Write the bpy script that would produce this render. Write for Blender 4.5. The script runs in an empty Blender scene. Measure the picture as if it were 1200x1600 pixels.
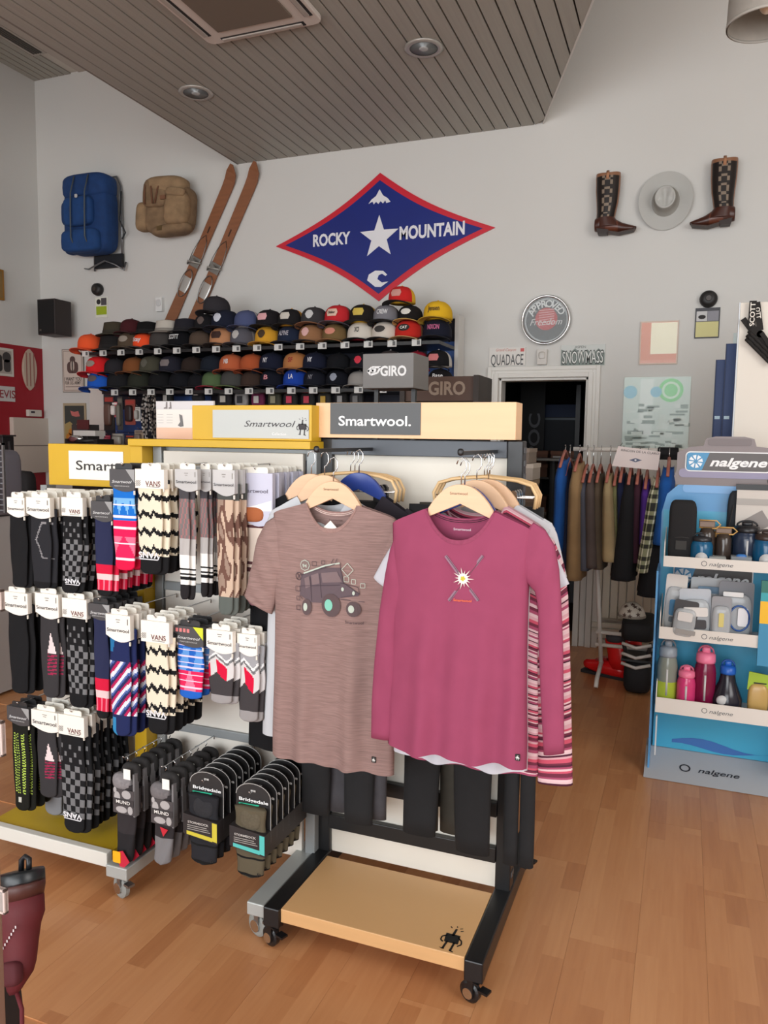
import bpy, bmesh, math, random
from math import sin, cos, pi, sqrt, radians
from mathutils import Matrix, Vector
random.seed(7)
C = bpy.context.scene.collection
SC = bpy.context.scene

# ---------------------------------------------------------------- camera
FP, EYE = 1207.3, 1.5
def cam_rows():
    p, r, a = radians(5.47), radians(.78), radians(21.16)
    P = Matrix(((1, 0, 0), (0, -sin(p), -cos(p)), (0, cos(p), -sin(p))))
    Q = Matrix(((cos(r), -sin(r), 0), (sin(r), cos(r), 0), (0, 0, 1)))
    A = Matrix(((cos(a), sin(a), 0), (-sin(a), cos(a), 0), (0, 0, 1)))
    return Q @ P @ A
RW = cam_rows()
cd = bpy.data.cameras.new('camera'); cam = bpy.data.objects.new('camera', cd); C.objects.link(cam)
cd.sensor_fit = 'HORIZONTAL'; cd.sensor_width = 36; cd.lens = FP / 1200 * 36; cd.clip_start = .05
cam.matrix_world = Matrix.Translation((0, 0, EYE)) @ Matrix((RW[0], -RW[1], -RW[2])).transposed().to_4x4()
SC.camera = cam

# ---------------------------------------------------------------- world, lights, exposure
SC.view_settings.view_transform = 'Standard'; SC.view_settings.look = 'None'
SC.view_settings.gamma = 1; SC.view_settings.use_curve_mapping = False
SC.view_settings.exposure = 0.0
SC.cycles.use_denoising = True
SC.cycles.max_bounces = 8; SC.cycles.diffuse_bounces = 5
W = bpy.data.worlds.new('sky'); SC.world = W; W.use_nodes = True
W.node_tree.nodes['Background'].inputs[0].default_value = (.80, .90, 1, 1)
W.node_tree.nodes['Background'].inputs[1].default_value = 3.0
def area(name, loc, size, aim, power, col):
    l = bpy.data.lights.new(name, 'AREA'); l.shape = 'RECTANGLE'; l.size, l.size_y = size
    l.energy = power; l.color = col
    o = bpy.data.objects.new(name, l); C.objects.link(o); o.location = loc
    o.rotation_euler = (Vector(aim) - Vector(loc)).to_track_quat('-Z', 'Y').to_euler(); return o
area('shop_window_light', (-1.6, -3.3, 1.75), (6.6, 2.5), (-1.9, 6, 1.5), 215, (1, .985, .965))
area('side_fill_light', (3.2, .8, 2.6), (3.2, 2.2), (-1.6, 6.0, 2.6), 130, (1, .985, .965))  # fill lamp added inside the room to brighten the far wall
area('overhead_fill_behind', (-1.2, -.8, 3.5), (2.6, 1.2), (-1.2, 1.6, 0), 14, (1, .96, .91))  # fill added overhead; the ceiling lamps themselves are off

# ---------------------------------------------------------------- geometry helpers
def ray(px, py):
    v = Vector(((px - 600) / FP, (py - 800) / FP, 1)); return RW.transposed() @ v
def at(px, py, Y):                       # a point of the plane y = Y, read off the photograph
    d = ray(px, py); return Vector((0, 0, EYE)) + d * (Y / d.y)
def onz(px, py, z=0.):
    d = ray(px, py); return Vector((0, 0, EYE)) + d * ((z - EYE) / d.z)
def lin(c): return tuple(((x / 255) / 12.92 if x <= 10 else (((x / 255) + .055) / 1.055) ** 2.4) for x in c[:3])
_M = {}
def mat(rgb, rough=.6, metal=0., kind='plain', scale=1., alpha=1., emit=0., amt=.12, spec=.5):
    k = (tuple(rgb), rough, metal, kind, scale, alpha, emit, amt, spec)
    if k in _M: return _M[k]
    m = bpy.data.materials.new(kind); m.use_nodes = True; N = m.node_tree.nodes; L = m.node_tree.links
    b = N['Principled BSDF']; c = (*lin(rgb), 1)
    b.inputs['Base Color'].default_value = c; b.inputs['Roughness'].default_value = rough
    b.inputs['Metallic'].default_value = metal; b.inputs['Specular IOR Level'].default_value = spec
    if alpha < 1:
        b.inputs['Alpha'].default_value = alpha
    if emit: b.inputs['Emission Color'].default_value = c; b.inputs['Emission Strength'].default_value = emit
    if kind in ('wood', 'fabric', 'wall', 'heather', 'slat', 'plastic', 'card', 'floor'):
        tc = N.new('ShaderNodeTexCoord'); mp = N.new('ShaderNodeMapping'); L.new(tc.outputs['Object'], mp.inputs[0])
        nz = N.new('ShaderNodeTexNoise'); L.new(mp.outputs[0], nz.inputs[0])
        mx = N.new('ShaderNodeMix'); mx.data_type = 'RGBA'; mx.blend_type = 'MULTIPLY'; mx.inputs[0].default_value = 1
        rp = N.new('ShaderNodeMapRange'); L.new(nz.outputs[0], rp.inputs[0])
        rp.inputs[1].default_value = .3; rp.inputs[2].default_value = .7
        rp.inputs[3].default_value = 1 - amt; rp.inputs[4].default_value = 1 + amt
        mx.inputs[6].default_value = c; L.new(rp.outputs[0], mx.inputs[7]); L.new(mx.outputs[2], b.inputs['Base Color'])
        if kind == 'wood': mp.inputs['Scale'].default_value = (3 * scale, 3 * scale, 45 * scale); nz.inputs['Scale'].default_value = 1.2; nz.inputs['Detail'].default_value = 4
        elif kind == 'heather': mp.inputs['Scale'].default_value = (14, 14, 260); nz.inputs['Scale'].default_value = 1.6; nz.inputs['Detail'].default_value = 3
        elif kind == 'slat': mp.inputs['Scale'].default_value = (30, 1, 1); nz.inputs['Scale'].default_value = 2
        elif kind == 'wall': nz.inputs['Scale'].default_value = .9
        elif kind == 'fabric': nz.inputs['Scale'].default_value = 120 * scale
        else: nz.inputs['Scale'].default_value = 6 * scale
    _M[k] = m; return m
def paint(rough=.9, spec=.3, name='paint'):                       # colour pattern carried by the mesh itself
    k = ('paint', rough, spec)
    if k in _M: return _M[k]
    m = bpy.data.materials.new(name); m.use_nodes = True; N = m.node_tree.nodes; b = N['Principled BSDF']
    a = N.new('ShaderNodeVertexColor'); a.layer_name = 'Col'
    m.node_tree.links.new(a.outputs[0], b.inputs['Base Color'])
    b.inputs['Roughness'].default_value = rough; b.inputs['Specular IOR Level'].default_value = spec
    _M[k] = m; return m
def glass(tint=(235, 245, 245), rough=.03, alpha=.25):
    return mat(tint, rough, 0, 'clear', alpha=alpha)

class B:
    def __init__(s): s.v = []; s.f = []; s.c = []
    def add(s, vs, fs, col=None):
        n = len(s.v); s.v += [tuple(v) for v in vs]; s.f += [tuple(i + n for i in f) for f in fs]
        s.c += [col] * len(fs) if not isinstance(col, list) else col; return s
    def box(s, x0, x1, y0, y1, z0, z1, col=None):
        return s.add([(x, y, z) for x in (x0, x1) for y in (y0, y1) for z in (z0, z1)],
                     [(0, 1, 3, 2), (4, 6, 7, 5), (0, 4, 5, 1), (2, 3, 7, 6), (0, 2, 6, 4), (1, 5, 7, 3)], col)
    def bar(s, p, q, w, h, up=(0, 0, 1), col=None):     # box beam from p to q
        p, q = Vector(p), Vector(q); d = (q - p).normalized(); u = Vector(up)
        a = d.cross(u)
        if a.length < 1e-3: a = d.cross(Vector((1, 0, 0)))
        a.normalize(); b = a.cross(d)
        vs = [e + a * i * w / 2 + b * j * h / 2 for e in (p, q) for i, j in ((-1, -1), (1, -1), (1, 1), (-1, 1))]
        return s.add(vs, [(0, 3, 2, 1), (4, 5, 6, 7), (0, 1, 5, 4), (1, 2, 6, 5), (2, 3, 7, 6), (3, 0, 4, 7)], col)
    def prism(s, pts, lo, hi, plane='xz', col=None):
        n = len(pts)
        def mk(p, t): return (p[0], t, p[1]) if plane == 'xz' else ((p[0], p[1], t) if plane == 'xy' else (t, p[0], p[1]))
        vs = [mk(p, lo) for p in pts] + [mk(p, hi) for p in pts]
        fs = [tuple(range(n)), tuple(range(2 * n - 1, n - 1, -1))] + [(i, i + n, (i + 1) % n + n, (i + 1) % n) for i in range(n)]
        return s.add(vs, fs, col)
    def loops(s, rings, cap=True, closed=True, col=None):
        n = len(rings[0]); vs = [p for r in rings for p in r]; fs = []
        cl = []
        for i in range(len(rings) - 1):
            for j in range(n if closed else n - 1):
                k = (j + 1) % n; fs.append((i * n + j, i * n + k, (i + 1) * n + k, (i + 1) * n + j))
                cl.append(col(i, j) if callable(col) else col)
        if cap and closed:
            m = (len(rings) - 1) * n
            fs += [tuple(range(n - 1, -1, -1)), tuple(range(m, m + n))]
            cl += [col(0, 0), col(len(rings) - 2, 0)] if callable(col) else [col, col]
        return s.add(vs, fs, cl)
    def tube(s, path, r, n=8, flat=1., cap=True, col=None):
        path = [Vector(p) for p in path]; rs = r if isinstance(r, (list, tuple)) else [r] * len(path)
        rings = []; ref = None
        for i, p in enumerate(path):
            d = (path[min(i + 1, len(path) - 1)] - path[max(i - 1, 0)]).normalized()
            if ref is None: ref = Vector((0, 1, 0)) if abs(d.y) < .9 else Vector((1, 0, 0))
            a = (ref - d * ref.dot(d)).normalized(); ref = a; b = d.cross(a)
            rings.append([p + a * cos(2 * pi * k / n) * rs[i] * flat + b * sin(2 * pi * k / n) * rs[i] for k in range(n)])
        return s.loops(rings, cap, col=col)
    def lathe(s, prof, n=20, c=(0, 0, 0), ax='z', sx=1., sy=1., cap=True, col=None):
        rings = []
        for r, z in prof:
            ring = []
            for k in range(n):
                x, y = r * sx * cos(2 * pi * k / n), r * sy * sin(2 * pi * k / n)
                ring.append({'z': (c[0] + x, c[1] + y, c[2] + z), 'y': (c[0] + x, c[1] + z, c[2] + y), 'x': (c[0] + z, c[1] + x, c[2] + y)}[ax])
            rings.append(ring)
        return s.loops(rings, cap, col=col)
    def blob(s, c, r, e=.5, nu=16, nv=10, rot=None, col=None):      # rounded box / ellipsoid
        f = lambda w, k: (1 if w >= 0 else -1) * abs(w) ** k
        rings = []
        for i in range(nv + 1):
            t = -pi / 2 + pi * (i + .02) / (nv + .04); ring = []
            for j in range(nu):
                a = 2 * pi * j / nu
                q = Vector((r[0] * f(cos(t), e) * f(cos(a), e), r[1] * f(cos(t), e) * f(sin(a), e), r[2] * f(sin(t), e)))
                if rot: q = rot @ q
                ring.append(Vector(c) + q)
            rings.append(ring)
        return s.loops(rings, True, col=col)
    def grid(s, nu, nv, fn, col=None, flip=False):
        vs = [fn(i / nu, j / nv) for j in range(nv + 1) for i in range(nu + 1)]; fs = []; cl = []
        for j in range(nv):
            for i in range(nu):
                a = j * (nu + 1) + i; q = (a, a + 1, a + nu + 2, a + nu + 1)
                fs.append(q[::-1] if not flip else q); cl.append(col((i + .5) / nu, (j + .5) / nv) if callable(col) else col)
        return s.add(vs, fs, cl)
    def xf(s, M):
        s.v = [tuple(M @ Vector(v)) for v in s.v]; return s

ORG = {}
def obj(name, b, m, parent=None, world=False, smooth=False, bevel=0., weld=False):
    me = bpy.data.meshes.new(name); me.from_pydata(b.v, [], b.f)
    if any(c is not None for c in b.c):
        at_ = me.color_attributes.new('Col', 'FLOAT_COLOR', 'CORNER'); i = 0; buf = []
        for f, c in zip(b.f, b.c):
            c4 = (*lin(c or (128, 128, 128)), 1.); buf += list(c4) * len(f)
        at_.data.foreach_set('color', buf)
    me.validate(); 
    bm = bmesh.new(); bm.from_mesh(me)
    if weld: bmesh.ops.remove_doubles(bm, verts=bm.verts, dist=1e-5)
    bmesh.ops.recalc_face_normals(bm, faces=bm.faces)
    bm.to_mesh(me); bm.free()
    for x in (m if isinstance(m, list) else [m]): me.materials.append(x)
    if smooth: me.shade_smooth()
    o = bpy.data.objects.new(name, me); C.objects.link(o)
    base = Vector((0, 0, 0))
    if parent:
        o.parent = parent; base = ORG.get(parent.name, Vector((0, 0, 0)))
        if world: o.location = -base; ORG[o.name] = Vector((0, 0, 0))
        else: ORG[o.name] = base.copy()
    else: ORG[o.name] = Vector((0, 0, 0))
    if bevel:
        md = o.modifiers.new('bevel', 'BEVEL'); md.width = bevel; md.segments = 2; md.limit_method = 'ANGLE'
    if smooth and bevel == 0:
        pass
    return o
def smooth_by(o, deg=40):
    o.data.shade_smooth()
    try: o.data.set_sharp_from_angle(angle=radians(deg))
    except Exception: pass
    return o
def tag(o, label=None, cat=None, group=None, kind=None):
    if label: o['label'] = label
    if cat: o['category'] = cat
    if group: o['group'] = group
    if kind: o['kind'] = kind
    return o
def thing(name, label, cat, loc=(0, 0, 0), rz=0, group=None):
    o = bpy.data.objects.new(name, None); C.objects.link(o); o.location = loc; o.rotation_euler = (0, 0, rz)
    o.empty_display_size = .05
    ORG[o.name] = Vector(loc); return tag(o, label, cat, group)
def copy_tree(o, parent=None):
    c = o.copy(); C.objects.link(c); c.parent = parent
    for ch in list(o.children): copy_tree(ch, c)
    return c
_T = {}
def txt(s, h, m, parent, loc, rot=(90, 0, 0), shear=0., bold=0., align='CENTER', width=None, world=False, drape=None, name='lettering', ext=.0006, sx=1.):
    """flat lettering, facing -Y by default; h = cap height; width fits the line to a width"""
    k = (s, shear, bold)
    if k not in _T:
        cu = bpy.data.curves.new('lettering', 'FONT'); cu.body = s; cu.size = 1; cu.shear = shear; cu.offset = bold; cu.resolution_u = 3
        t = bpy.data.objects.new('t', cu); C.objects.link(t); bpy.context.view_layer.update()
        me = bpy.data.meshes.new_from_object(t.evaluated_get(bpy.context.evaluated_depsgraph_get()))
        bpy.data.objects.remove(t); _T[k] = ([tuple(v.co) for v in me.vertices], [tuple(p.vertices) for p in me.polygons])
        bpy.data.meshes.remove(me)
    vs, fs = _T[k]
    if not vs: return None
    x0, x1 = min(v[0] for v in vs), max(v[0] for v in vs)
    k1 = h / .72; kx = k1 * sx if width is None else width / (x1 - x0)
    off = (x0 + x1) / 2 if align == 'CENTER' else x0
    R = Matrix.Rotation(radians(rot[2]), 3, 'Z') @ Matrix.Rotation(radians(rot[1]), 3, 'Y') @ Matrix.Rotation(radians(rot[0]), 3, 'X')
    b = B()
    if drape:
        vs2 = [drape((v[0] - off) * kx, (v[1] - .36) * k1) for v in vs]
    else:
        vs2 = [R @ Vector(((v[0] - off) * kx, (v[1] - .36) * k1, ext)) + Vector(loc) for v in vs]
    b.add(vs2, fs)
    me = bpy.data.meshes.new(name); me.from_pydata(b.v, [], b.f); me.materials.append(m)
    o = bpy.data.objects.new(name, me); C.objects.link(o)
    if parent:
        o.parent = parent
        if world: o.location = -ORG.get(parent.name, Vector((0, 0, 0)))
    ORG[o.name] = Vector((0, 0, 0)); return o
def decal(polys, m, parent, place, name='print', world=False):
    """flat print made of 2-D polygons, laid on a surface by place(x, z)"""
    b = B()
    for p in polys: b.add([place(*q) for q in p], [tuple(range(len(p)))])
    bm = bmesh.new(); me = bpy.data.meshes.new(name); me.from_pydata(b.v, [], b.f); bm.from_mesh(me)
    bmesh.ops.triangulate(bm, faces=bm.faces); bm.to_mesh(me); bm.free()
    me.materials.append(m); o = bpy.data.objects.new(name, me); C.objects.link(o); o.parent = parent
    if world: o.location = -ORG.get(parent.name, Vector((0, 0, 0)))
    ORG[o.name] = Vector((0, 0, 0)); return o
def circ(cx, cz, r, n=20, ry=None): return [(cx + r * cos(2 * pi * i / n), cz + (ry or r) * sin(2 * pi * i / n)) for i in range(n)]
def ring(cx, cz, r, w, n=24):
    o = []
    for i in range(n):
        a, b_ = 2 * pi * i / n, 2 * pi * (i + 1) / n
        o.append([(cx + r * cos(a), cz + r * sin(a)), (cx + r * cos(b_), cz + r * sin(b_)), (cx + (r - w) * cos(b_), cz + (r - w) * sin(b_)), (cx + (r - w) * cos(a), cz + (r - w) * sin(a))])
    return o
def stroke(pts, w):
    o = []
    for (x0, z0), (x1, z1) in zip(pts, pts[1:]):
        dx, dz = x1 - x0, z1 - z0; l = math.hypot(dx, dz) or 1; nx, nz = -dz / l * w / 2, dx / l * w / 2
        o.append([(x0 + nx, z0 + nz), (x1 + nx, z1 + nz), (x1 - nx, z1 - nz), (x0 - nx, z0 - nz)])
    return o
def rrect(x0, x1, z0, z1, r, n=4):
    pts = []
    for cx, cz, a0 in ((x1 - r, z1 - r, 0), (x0 + r, z1 - r, 90), (x0 + r, z0 + r, 180), (x1 - r, z0 + r, 270)):
        for i in range(n + 1):
            a = radians(a0 + 90 * i / n); pts.append((cx + r * cos(a), cz + r * sin(a)))
    return pts

# common materials
WHITE = mat((236, 234, 228), .5); BLACK = mat((22, 22, 24), .5); BLKM = mat((20, 20, 22), .38)
CHROME = mat((205, 205, 205), .18, 1.); STEEL = mat((150, 150, 152), .35, .9); GREYM = mat((150, 154, 155), .42, .3)
YEL = mat((206, 164, 32), .45, kind='card', amt=.03); PAPER = mat((240, 236, 226), .7); INK = mat((40, 38, 38), .7)
OAK = mat((224, 184, 140), .5, kind='wood', amt=.05, scale=.7); DKG = mat((70, 72, 74), .6); RUB = mat((30, 30, 30), .7)
FAB = paint(.95, .2, 'knit'); GLOSSP = paint(.35, .5, 'printed')
HANG = mat((226, 186, 150), .5, kind='wood', amt=.05)

# ---------------------------------------------------------------- the setting
XL, YB, XR, YF = -5.97, 6.0, 3.6, -3.6
HL, HD = 4.865, 3.84                      # high ceiling, dropped ceiling
DX0, DX1, DZ = -1.376, -.696, 1.975       # doorway
wallm = mat((210, 209, 205), .75, kind='wall', amt=.015)
def struct(name, b, m, parent=None, **k):
    o = obj(name, b, m, parent, **k)
    if not parent: o['kind'] = 'structure'
    return o
b = B().box(XL - .15, DX0, YB, YB + .15, 0, HL).box(DX1, XR, YB, YB + .15, 0, HL).box(DX0, DX1, YB, YB + .15, DZ, HL)
wall_back = struct('wall_back', b, wallm)
wl = struct('wall_left', B().box(XL - .15, XL, YF, YB, 0, HL), wallm)
struct('maroon_paint', B().box(XL, XL + .004, 1.5, YB - .001, 0, 2.33), mat((150, 14, 32), .6, kind='wall', amt=.04), wl)
struct('wall_right', B().box(XR, XR + .15, YF, YB, 0, HL), wallm)
b = B().box(XL, -5.1, YF - .15, YF, 0, HL).box(1.9, XR, YF - .15, YF, 0, HL).box(-5.1, 1.9, YF - .15, YF, 3.1, HL).box(-5.1, 1.9, YF - .15, YF, 0, .3)
struct('wall_front', b, wallm)
b = B()
for x in (-5.1, -2.8, -.5, 1.83): b.box(x, x + .07, YF - .1, YF - .03, .3, 3.1)
b.box(-5.03, 1.9, YF - .1, YF - .03, 3.03, 3.1)
struct('window_1', b, mat((60, 60, 62), .4))
b = B()
for y in (-.8, .8, 2.33): b.box(XR - .04, XR - .001, y, y + .07, 1.4, 3.8)
b.box(XR - .04, XR - .001, -.8, 2.4, 1.4, 1.47).box(XR - .04, XR - .001, -.8, 2.4, 3.73, 3.8)
struct('added_window_frame', b, mat((60, 60, 62), .4))  # unseen frame added on the right wall to go with the side fill
# floor of three-strip boards
sub = struct('floor', B().box(XL, XR, YF, YB + .15, -.03, -.004), mat((120, 78, 48), .6))
fm = bpy.data.materials.new('strip_parquet'); fm.use_nodes = True; N = fm.node_tree.nodes; L = fm.node_tree.links
bs = N['Principled BSDF']; tc = N.new('ShaderNodeTexCoord'); sp = N.new('ShaderNodeSeparateXYZ'); oi = N.new('ShaderNodeObjectInfo')
L.new(tc.outputs['Object'], sp.inputs[0])
def mth(op, a, b_=None):
    n = N.new('ShaderNodeMath'); n.operation = op
    for i, q in enumerate((a, b_)):
        if q is None: continue
        if isinstance(q, (int, float)): n.inputs[i].default_value = q
        else: L.new(q, n.inputs[i])
    return n.outputs[0]
strip = mth('FLOOR', mth('DIVIDE', mth('ADD', sp.outputs[0], .0965), .0643))
yy = mth('FLOOR', mth('DIVIDE', mth('ADD', sp.outputs[1], mth('ADD', mth('MULTIPLY', strip, .137), mth('MULTIPLY', oi.outputs['Random'], 3.))), .36))
cmb = N.new('ShaderNodeCombineXYZ'); L.new(strip, cmb.inputs[0]); L.new(yy, cmb.inputs[1]); L.new(mth('MULTIPLY', oi.outputs['Random'], 57.), cmb.inputs[2])
wn = N.new('ShaderNodeTexWhiteNoise'); wn.noise_dimensions = '3D'; L.new(cmb.outputs[0], wn.inputs[0])
mp = N.new('ShaderNodeMapping'); mp.inputs['Scale'].default_value = (60, 4, 1); L.new(tc.outputs['Object'], mp.inputs[0])
ad = N.new('ShaderNodeVectorMath'); ad.operation = 'ADD'; L.new(mp.outputs[0], ad.inputs[0]); L.new(cmb.outputs[0], ad.inputs[1])
nz = N.new('ShaderNodeTexNoise'); nz.inputs['Scale'].default_value = 1.; nz.inputs['Detail'].default_value = 5; L.new(ad.outputs[0], nz.inputs[0])
tone = mth('ADD', mth('ADD', mth('MULTIPLY', wn.outputs[0], .46), .1), mth('MULTIPLY', nz.outputs[0], .5))
cr = N.new('ShaderNodeValToRGB'); L.new(tone, cr.inputs[0])
cr.color_ramp.elements[0].position = .05; cr.color_ramp.elements[0].color = (*lin((158, 101, 64)), 1)
cr.color_ramp.elements[1].position = .95; cr.color_ramp.elements[1].color = (*lin((203, 148, 102)), 1)
e = cr.color_ramp.elements.new(.5); e.color = (*lin((186, 128, 84)), 1)
L.new(cr.outputs[0], bs.inputs['Base Color']); bs.inputs['Roughness'].default_value = .33
pw, pl = .193, 1.29
pb = B().box(-pw / 2 + .00025, pw / 2 - .00025, .0003, pl - .0003, -.012, 0)
first = None; i = 0
x = -4.6
while x < 1.7:
    y = .55 - (i * .43) % 1.29
    while y < 6.0:
        if x > -.4 - y * 1.15 - .9 and x < .35 + y * .12 + .7 and y > .3 - 1.0:
            if first is None: o = obj('plank', pb, fm, sub); first = o
            else: o = first.copy(); C.objects.link(o)
            o.location = (x, y, 0); 
            if y + pl > 6.15: o.scale = (1, (6.14 - y) / pl, 1)
        y += pl
    x += pw; i += 1
struct('far_planks', B().box(XL, XR, YF, YB, -.0039, -.0035), fm, sub)['kind'] = 'stuff'
# high ceiling on the left with its slats and vent; plain elsewhere
slm = mat((158, 154, 145), .5, kind='slat', amt=.05)
ceil = struct('ceiling', B().box(XL - .15, XR, YF, YB + .15, HL, HL + .1), mat((196, 190, 180), .7))
s0 = None
for k in range(6):
    bb = B().box(XL + .004 + k * .075, XL + .068 + k * .075, 2.2, YB - .002, HL - .012, HL - .001)
    obj('slat', bb, slm, ceil)
for k in range(2):
    obj('slat', B().box(-5.43 + .1 * k, -5.34 + .1 * k, 2.2, YB - .002, HL - .012, HL - .001), mat((178, 168, 158), .5), ceil)
# dropped slatted ceiling
def edge(y): return -1.097 + (6 - y) * .342
XD = -3.716
dc = struct('trim_1', B().prism([(XD, YF + .02), (XD, YB - .001), (edge(6) - .002, YB - .001), (edge(YF), YF + .02)], HD + .022, HD + .12, 'xy'), mat((36, 32, 30), .9))
k = 0; x = XD
while x < 2.2:
    x1 = x + .0885
    def ylo(xx): return YF + .03
    def yhi(xx): return min(YB - .002, 6 - (xx + 1.097) / .342)
    if yhi(x) > .4:
        pts = [(x, 1.2), (x, yhi(x)), (x1, yhi(x1)), (x1, 1.2)] if yhi(x) < 5.99 or yhi(x1) < 5.99 else [(x, 1.2), (x, YB - .002), (x1, YB - .002), (x1, 1.2)]
        if yhi(x1) > 1.3: obj('slat', B().prism(pts, HD, HD + .015, 'xy'), slm, dc)
    x += .0985
obj('slat_field', B().prism([(XD, YF + .03), (XD, 1.19), (edge(1.19), 1.19), (edge(YF), YF + .03)], HD, HD + .015, 'xy'), slm, dc)
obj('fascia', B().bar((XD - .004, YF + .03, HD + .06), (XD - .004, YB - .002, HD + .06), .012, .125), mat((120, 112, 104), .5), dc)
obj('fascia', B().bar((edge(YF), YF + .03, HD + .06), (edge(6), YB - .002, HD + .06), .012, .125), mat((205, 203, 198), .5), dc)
# door frame with stepped moulding and storeroom
dm = mat((222, 220, 214), .45)
b = B()
for o_, w, d in ((0, .035, .035), (.03, .03, .022), (.055, .03, .03)):
    b.box(DX0 - o_ - w, DX0 - o_, YB - d, YB + .001, 0, DZ + o_ + w); b.box(DX1 + o_, DX1 + o_ + w, YB - d, YB + .001, 0, DZ + o_ + w)
    b.box(DX0 - o_, DX1 + o_, YB - d, YB + .001, DZ + o_, DZ + o_ + w)
b.box(DX0 - .001, DX0 + .02, YB, YB + .15, 0, DZ).box(DX1 - .02, DX1 + .001, YB, YB + .15, 0, DZ).box(DX0, DX1, YB, YB + .15, DZ - .02, DZ)
struct('door_1', b, dm, bevel=.003)
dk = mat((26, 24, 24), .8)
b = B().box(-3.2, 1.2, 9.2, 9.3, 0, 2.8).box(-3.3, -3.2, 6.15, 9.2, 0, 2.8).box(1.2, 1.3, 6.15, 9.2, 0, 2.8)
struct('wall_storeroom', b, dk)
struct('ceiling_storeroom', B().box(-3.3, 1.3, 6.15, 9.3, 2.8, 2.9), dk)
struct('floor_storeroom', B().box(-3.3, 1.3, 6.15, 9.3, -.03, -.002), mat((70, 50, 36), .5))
for nm, x0, x1 in (('baseboard_back_left', XL, DX0 - .09), ('baseboard_back_right', DX1 + .09, XR)):
    struct(nm, B().box(x0, x1, YB - .014, YB - .0005, 0, .08), mat((190, 184, 172), .5))
struct('baseboard_left', B().box(XL + .0045, XL + .018, 1.5, YB - .02, 0, .08), mat((120, 20, 34), .5))

# ================================================================ centre display stand (pale wood and black)
def caster(parent, x, y, mhub, mwheel, R=.026, brk=True, name='caster', yaw=72):
    """wheel with fork; z from the floor up to 2.6 R"""
    T = Matrix.Translation((x, y, 0)) @ Matrix.Rotation(radians(yaw), 4, 'Z') @ Matrix.Translation((-x, -y, 0)) if True else None
    c = obj(name, B().box(x - .018, x + .018, y - .02, y + .02, 2.22 * R, 2.35 * R)
            .box(x - .0165, x - .013, y - .004, y + .014, R * .7, 2.25 * R).box(x + .013, x + .0165, y - .004, y + .014, R * .8, 2.25 * R).xf(T), mhub, parent, world=True)
    obj('wheel', B().lathe([(R * .8, -.0105), (R, -.007), (R, .007), (R * .8, .0105)], 24, (x, y + .012, R), 'x').xf(T), mwheel, c, world=True)
    obj('hub', B().lathe([(R * .5, -.0175), (R * .5, .0175)], 16, (x, y + .012, R), 'x').xf(T), CHROME, c, world=True)
    if brk: obj('brake_pedal', B().box(x - .012, x + .012, y - .045, y - .018, 1.5 * R, 1.7 * R).xf(T), mhub, c, world=True)
    return c
YS = 2.22
def emblem(k):                                   # the little figure mark, 1 unit tall
    P = [[(-.27, .68), (.27, .68), (.30, .32), (-.22, .32)], [(-.06, .62), (.05, .62), (.07, .92), (-.01, .92)],
         [(-.15, .36), (-.07, .36), (-.12, .02), (-.2, .02)], [(.12, .36), (.2, .36), (.17, .0), (.09, .0)],
         [(-.20, .02), (-.1, .02), (-.1, .06), (-.3, .06)], [(.09, .0), (.25, -.03), (.25, .01), (.1, .05)]]
    P += stroke([(-.2, .6), (-.36, .5), (-.36, .36), (-.25, .3)], .05) + stroke([(.2, .6), (.38, .48), (.42, .34), (.3, .24)], .05)
    P += stroke([(-.22, .98), (-.14, .92)], .03) + stroke([(0, 1.05), (.04, .98)], .03) + stroke([(.14, .96), (.24, 1.0)], .03) + stroke([(.2, .86), (.3, .9)], .03)
    return [[(x * k, z * k) for x, z in p] for p in P]

st = thing('display_stand', 'black metal display stand with pale wood header and base board', 'display stand', (-.76, 2.1, 0))
AX0, AX1 = -1.09, -.43
b = B()
for x in (AX0 + .004, AX1 - .051): b.box(x, x + .047, YS + .005, YS + .055, .12, 1.497)
posts = obj('frame', b, BLKM, st, world=True, bevel=.003)
bs_ = B()
z = .17
while z < 1.47:                                   # slots down both uprights
    for x in (AX0 + .010, AX1 - .018):
        for yy in (YS + .012, YS + .036): pass
    bs_.box(AX1 - .0042, AX1 - .001, YS + .014, YS + .044, z, z + .016)
    z += .038
obj('slot_strip', bs_, mat((74, 74, 76), .5), st, world=True)['kind'] = 'stuff'
for z0, z1 in ((.36, .405), (.215, .262), (1.446, 1.495)):
    obj('crossbar', B().box(AX0 + .05, AX1 - .05, YS - .002 if z0 > 1 else YS - .004, YS + .018, z0, z1), mat((74, 78, 84), .45, .3) if z0 > 1 else BLKM, st, world=True, bevel=.002)
obj('back_panel', B().box(AX0 + .05, AX1 - .05, YS + .022, YS + .036, .125, 1.47), mat((226, 220, 208), .6), st, world=True)
for x0, x1 in ((-1.089, -1.037), (-.482, -.43)):
    leg = obj('leg', B().box(x0, x1, 1.875, 2.62, .07, .13), BLKM, st, world=True, bevel=.004)
    for y in (1.895, 2.58): caster(leg, (x0 + x1) / 2, y, BLKM, mat((24, 24, 26), .3), .0298)
base = obj('base_board', B().box(-1.036, -.483, 1.885, 2.20, .088, .129), mat((214, 168, 116), .42, kind='wood', amt=.05, scale=.6), st, world=True, bevel=.002)
decal(emblem(.105), mat((18, 18, 18), .5), base, lambda x, z: (-.536 + x * .72, 1.893 + z * 1.0, .1300), world=True)
hd = obj('header', B().box(at(503, 650, YS)[0] - .012, at(809, 650, YS)[0] - .001, YS - .018, YS + .07, 1.499, 1.607), mat((232, 192, 150), .5, kind='wood', amt=.04, scale=.5), st, world=True, bevel=.0015)
yf = YS - .018
p0, p1 = at(517, 629, yf), at(657, 679, yf)
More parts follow.
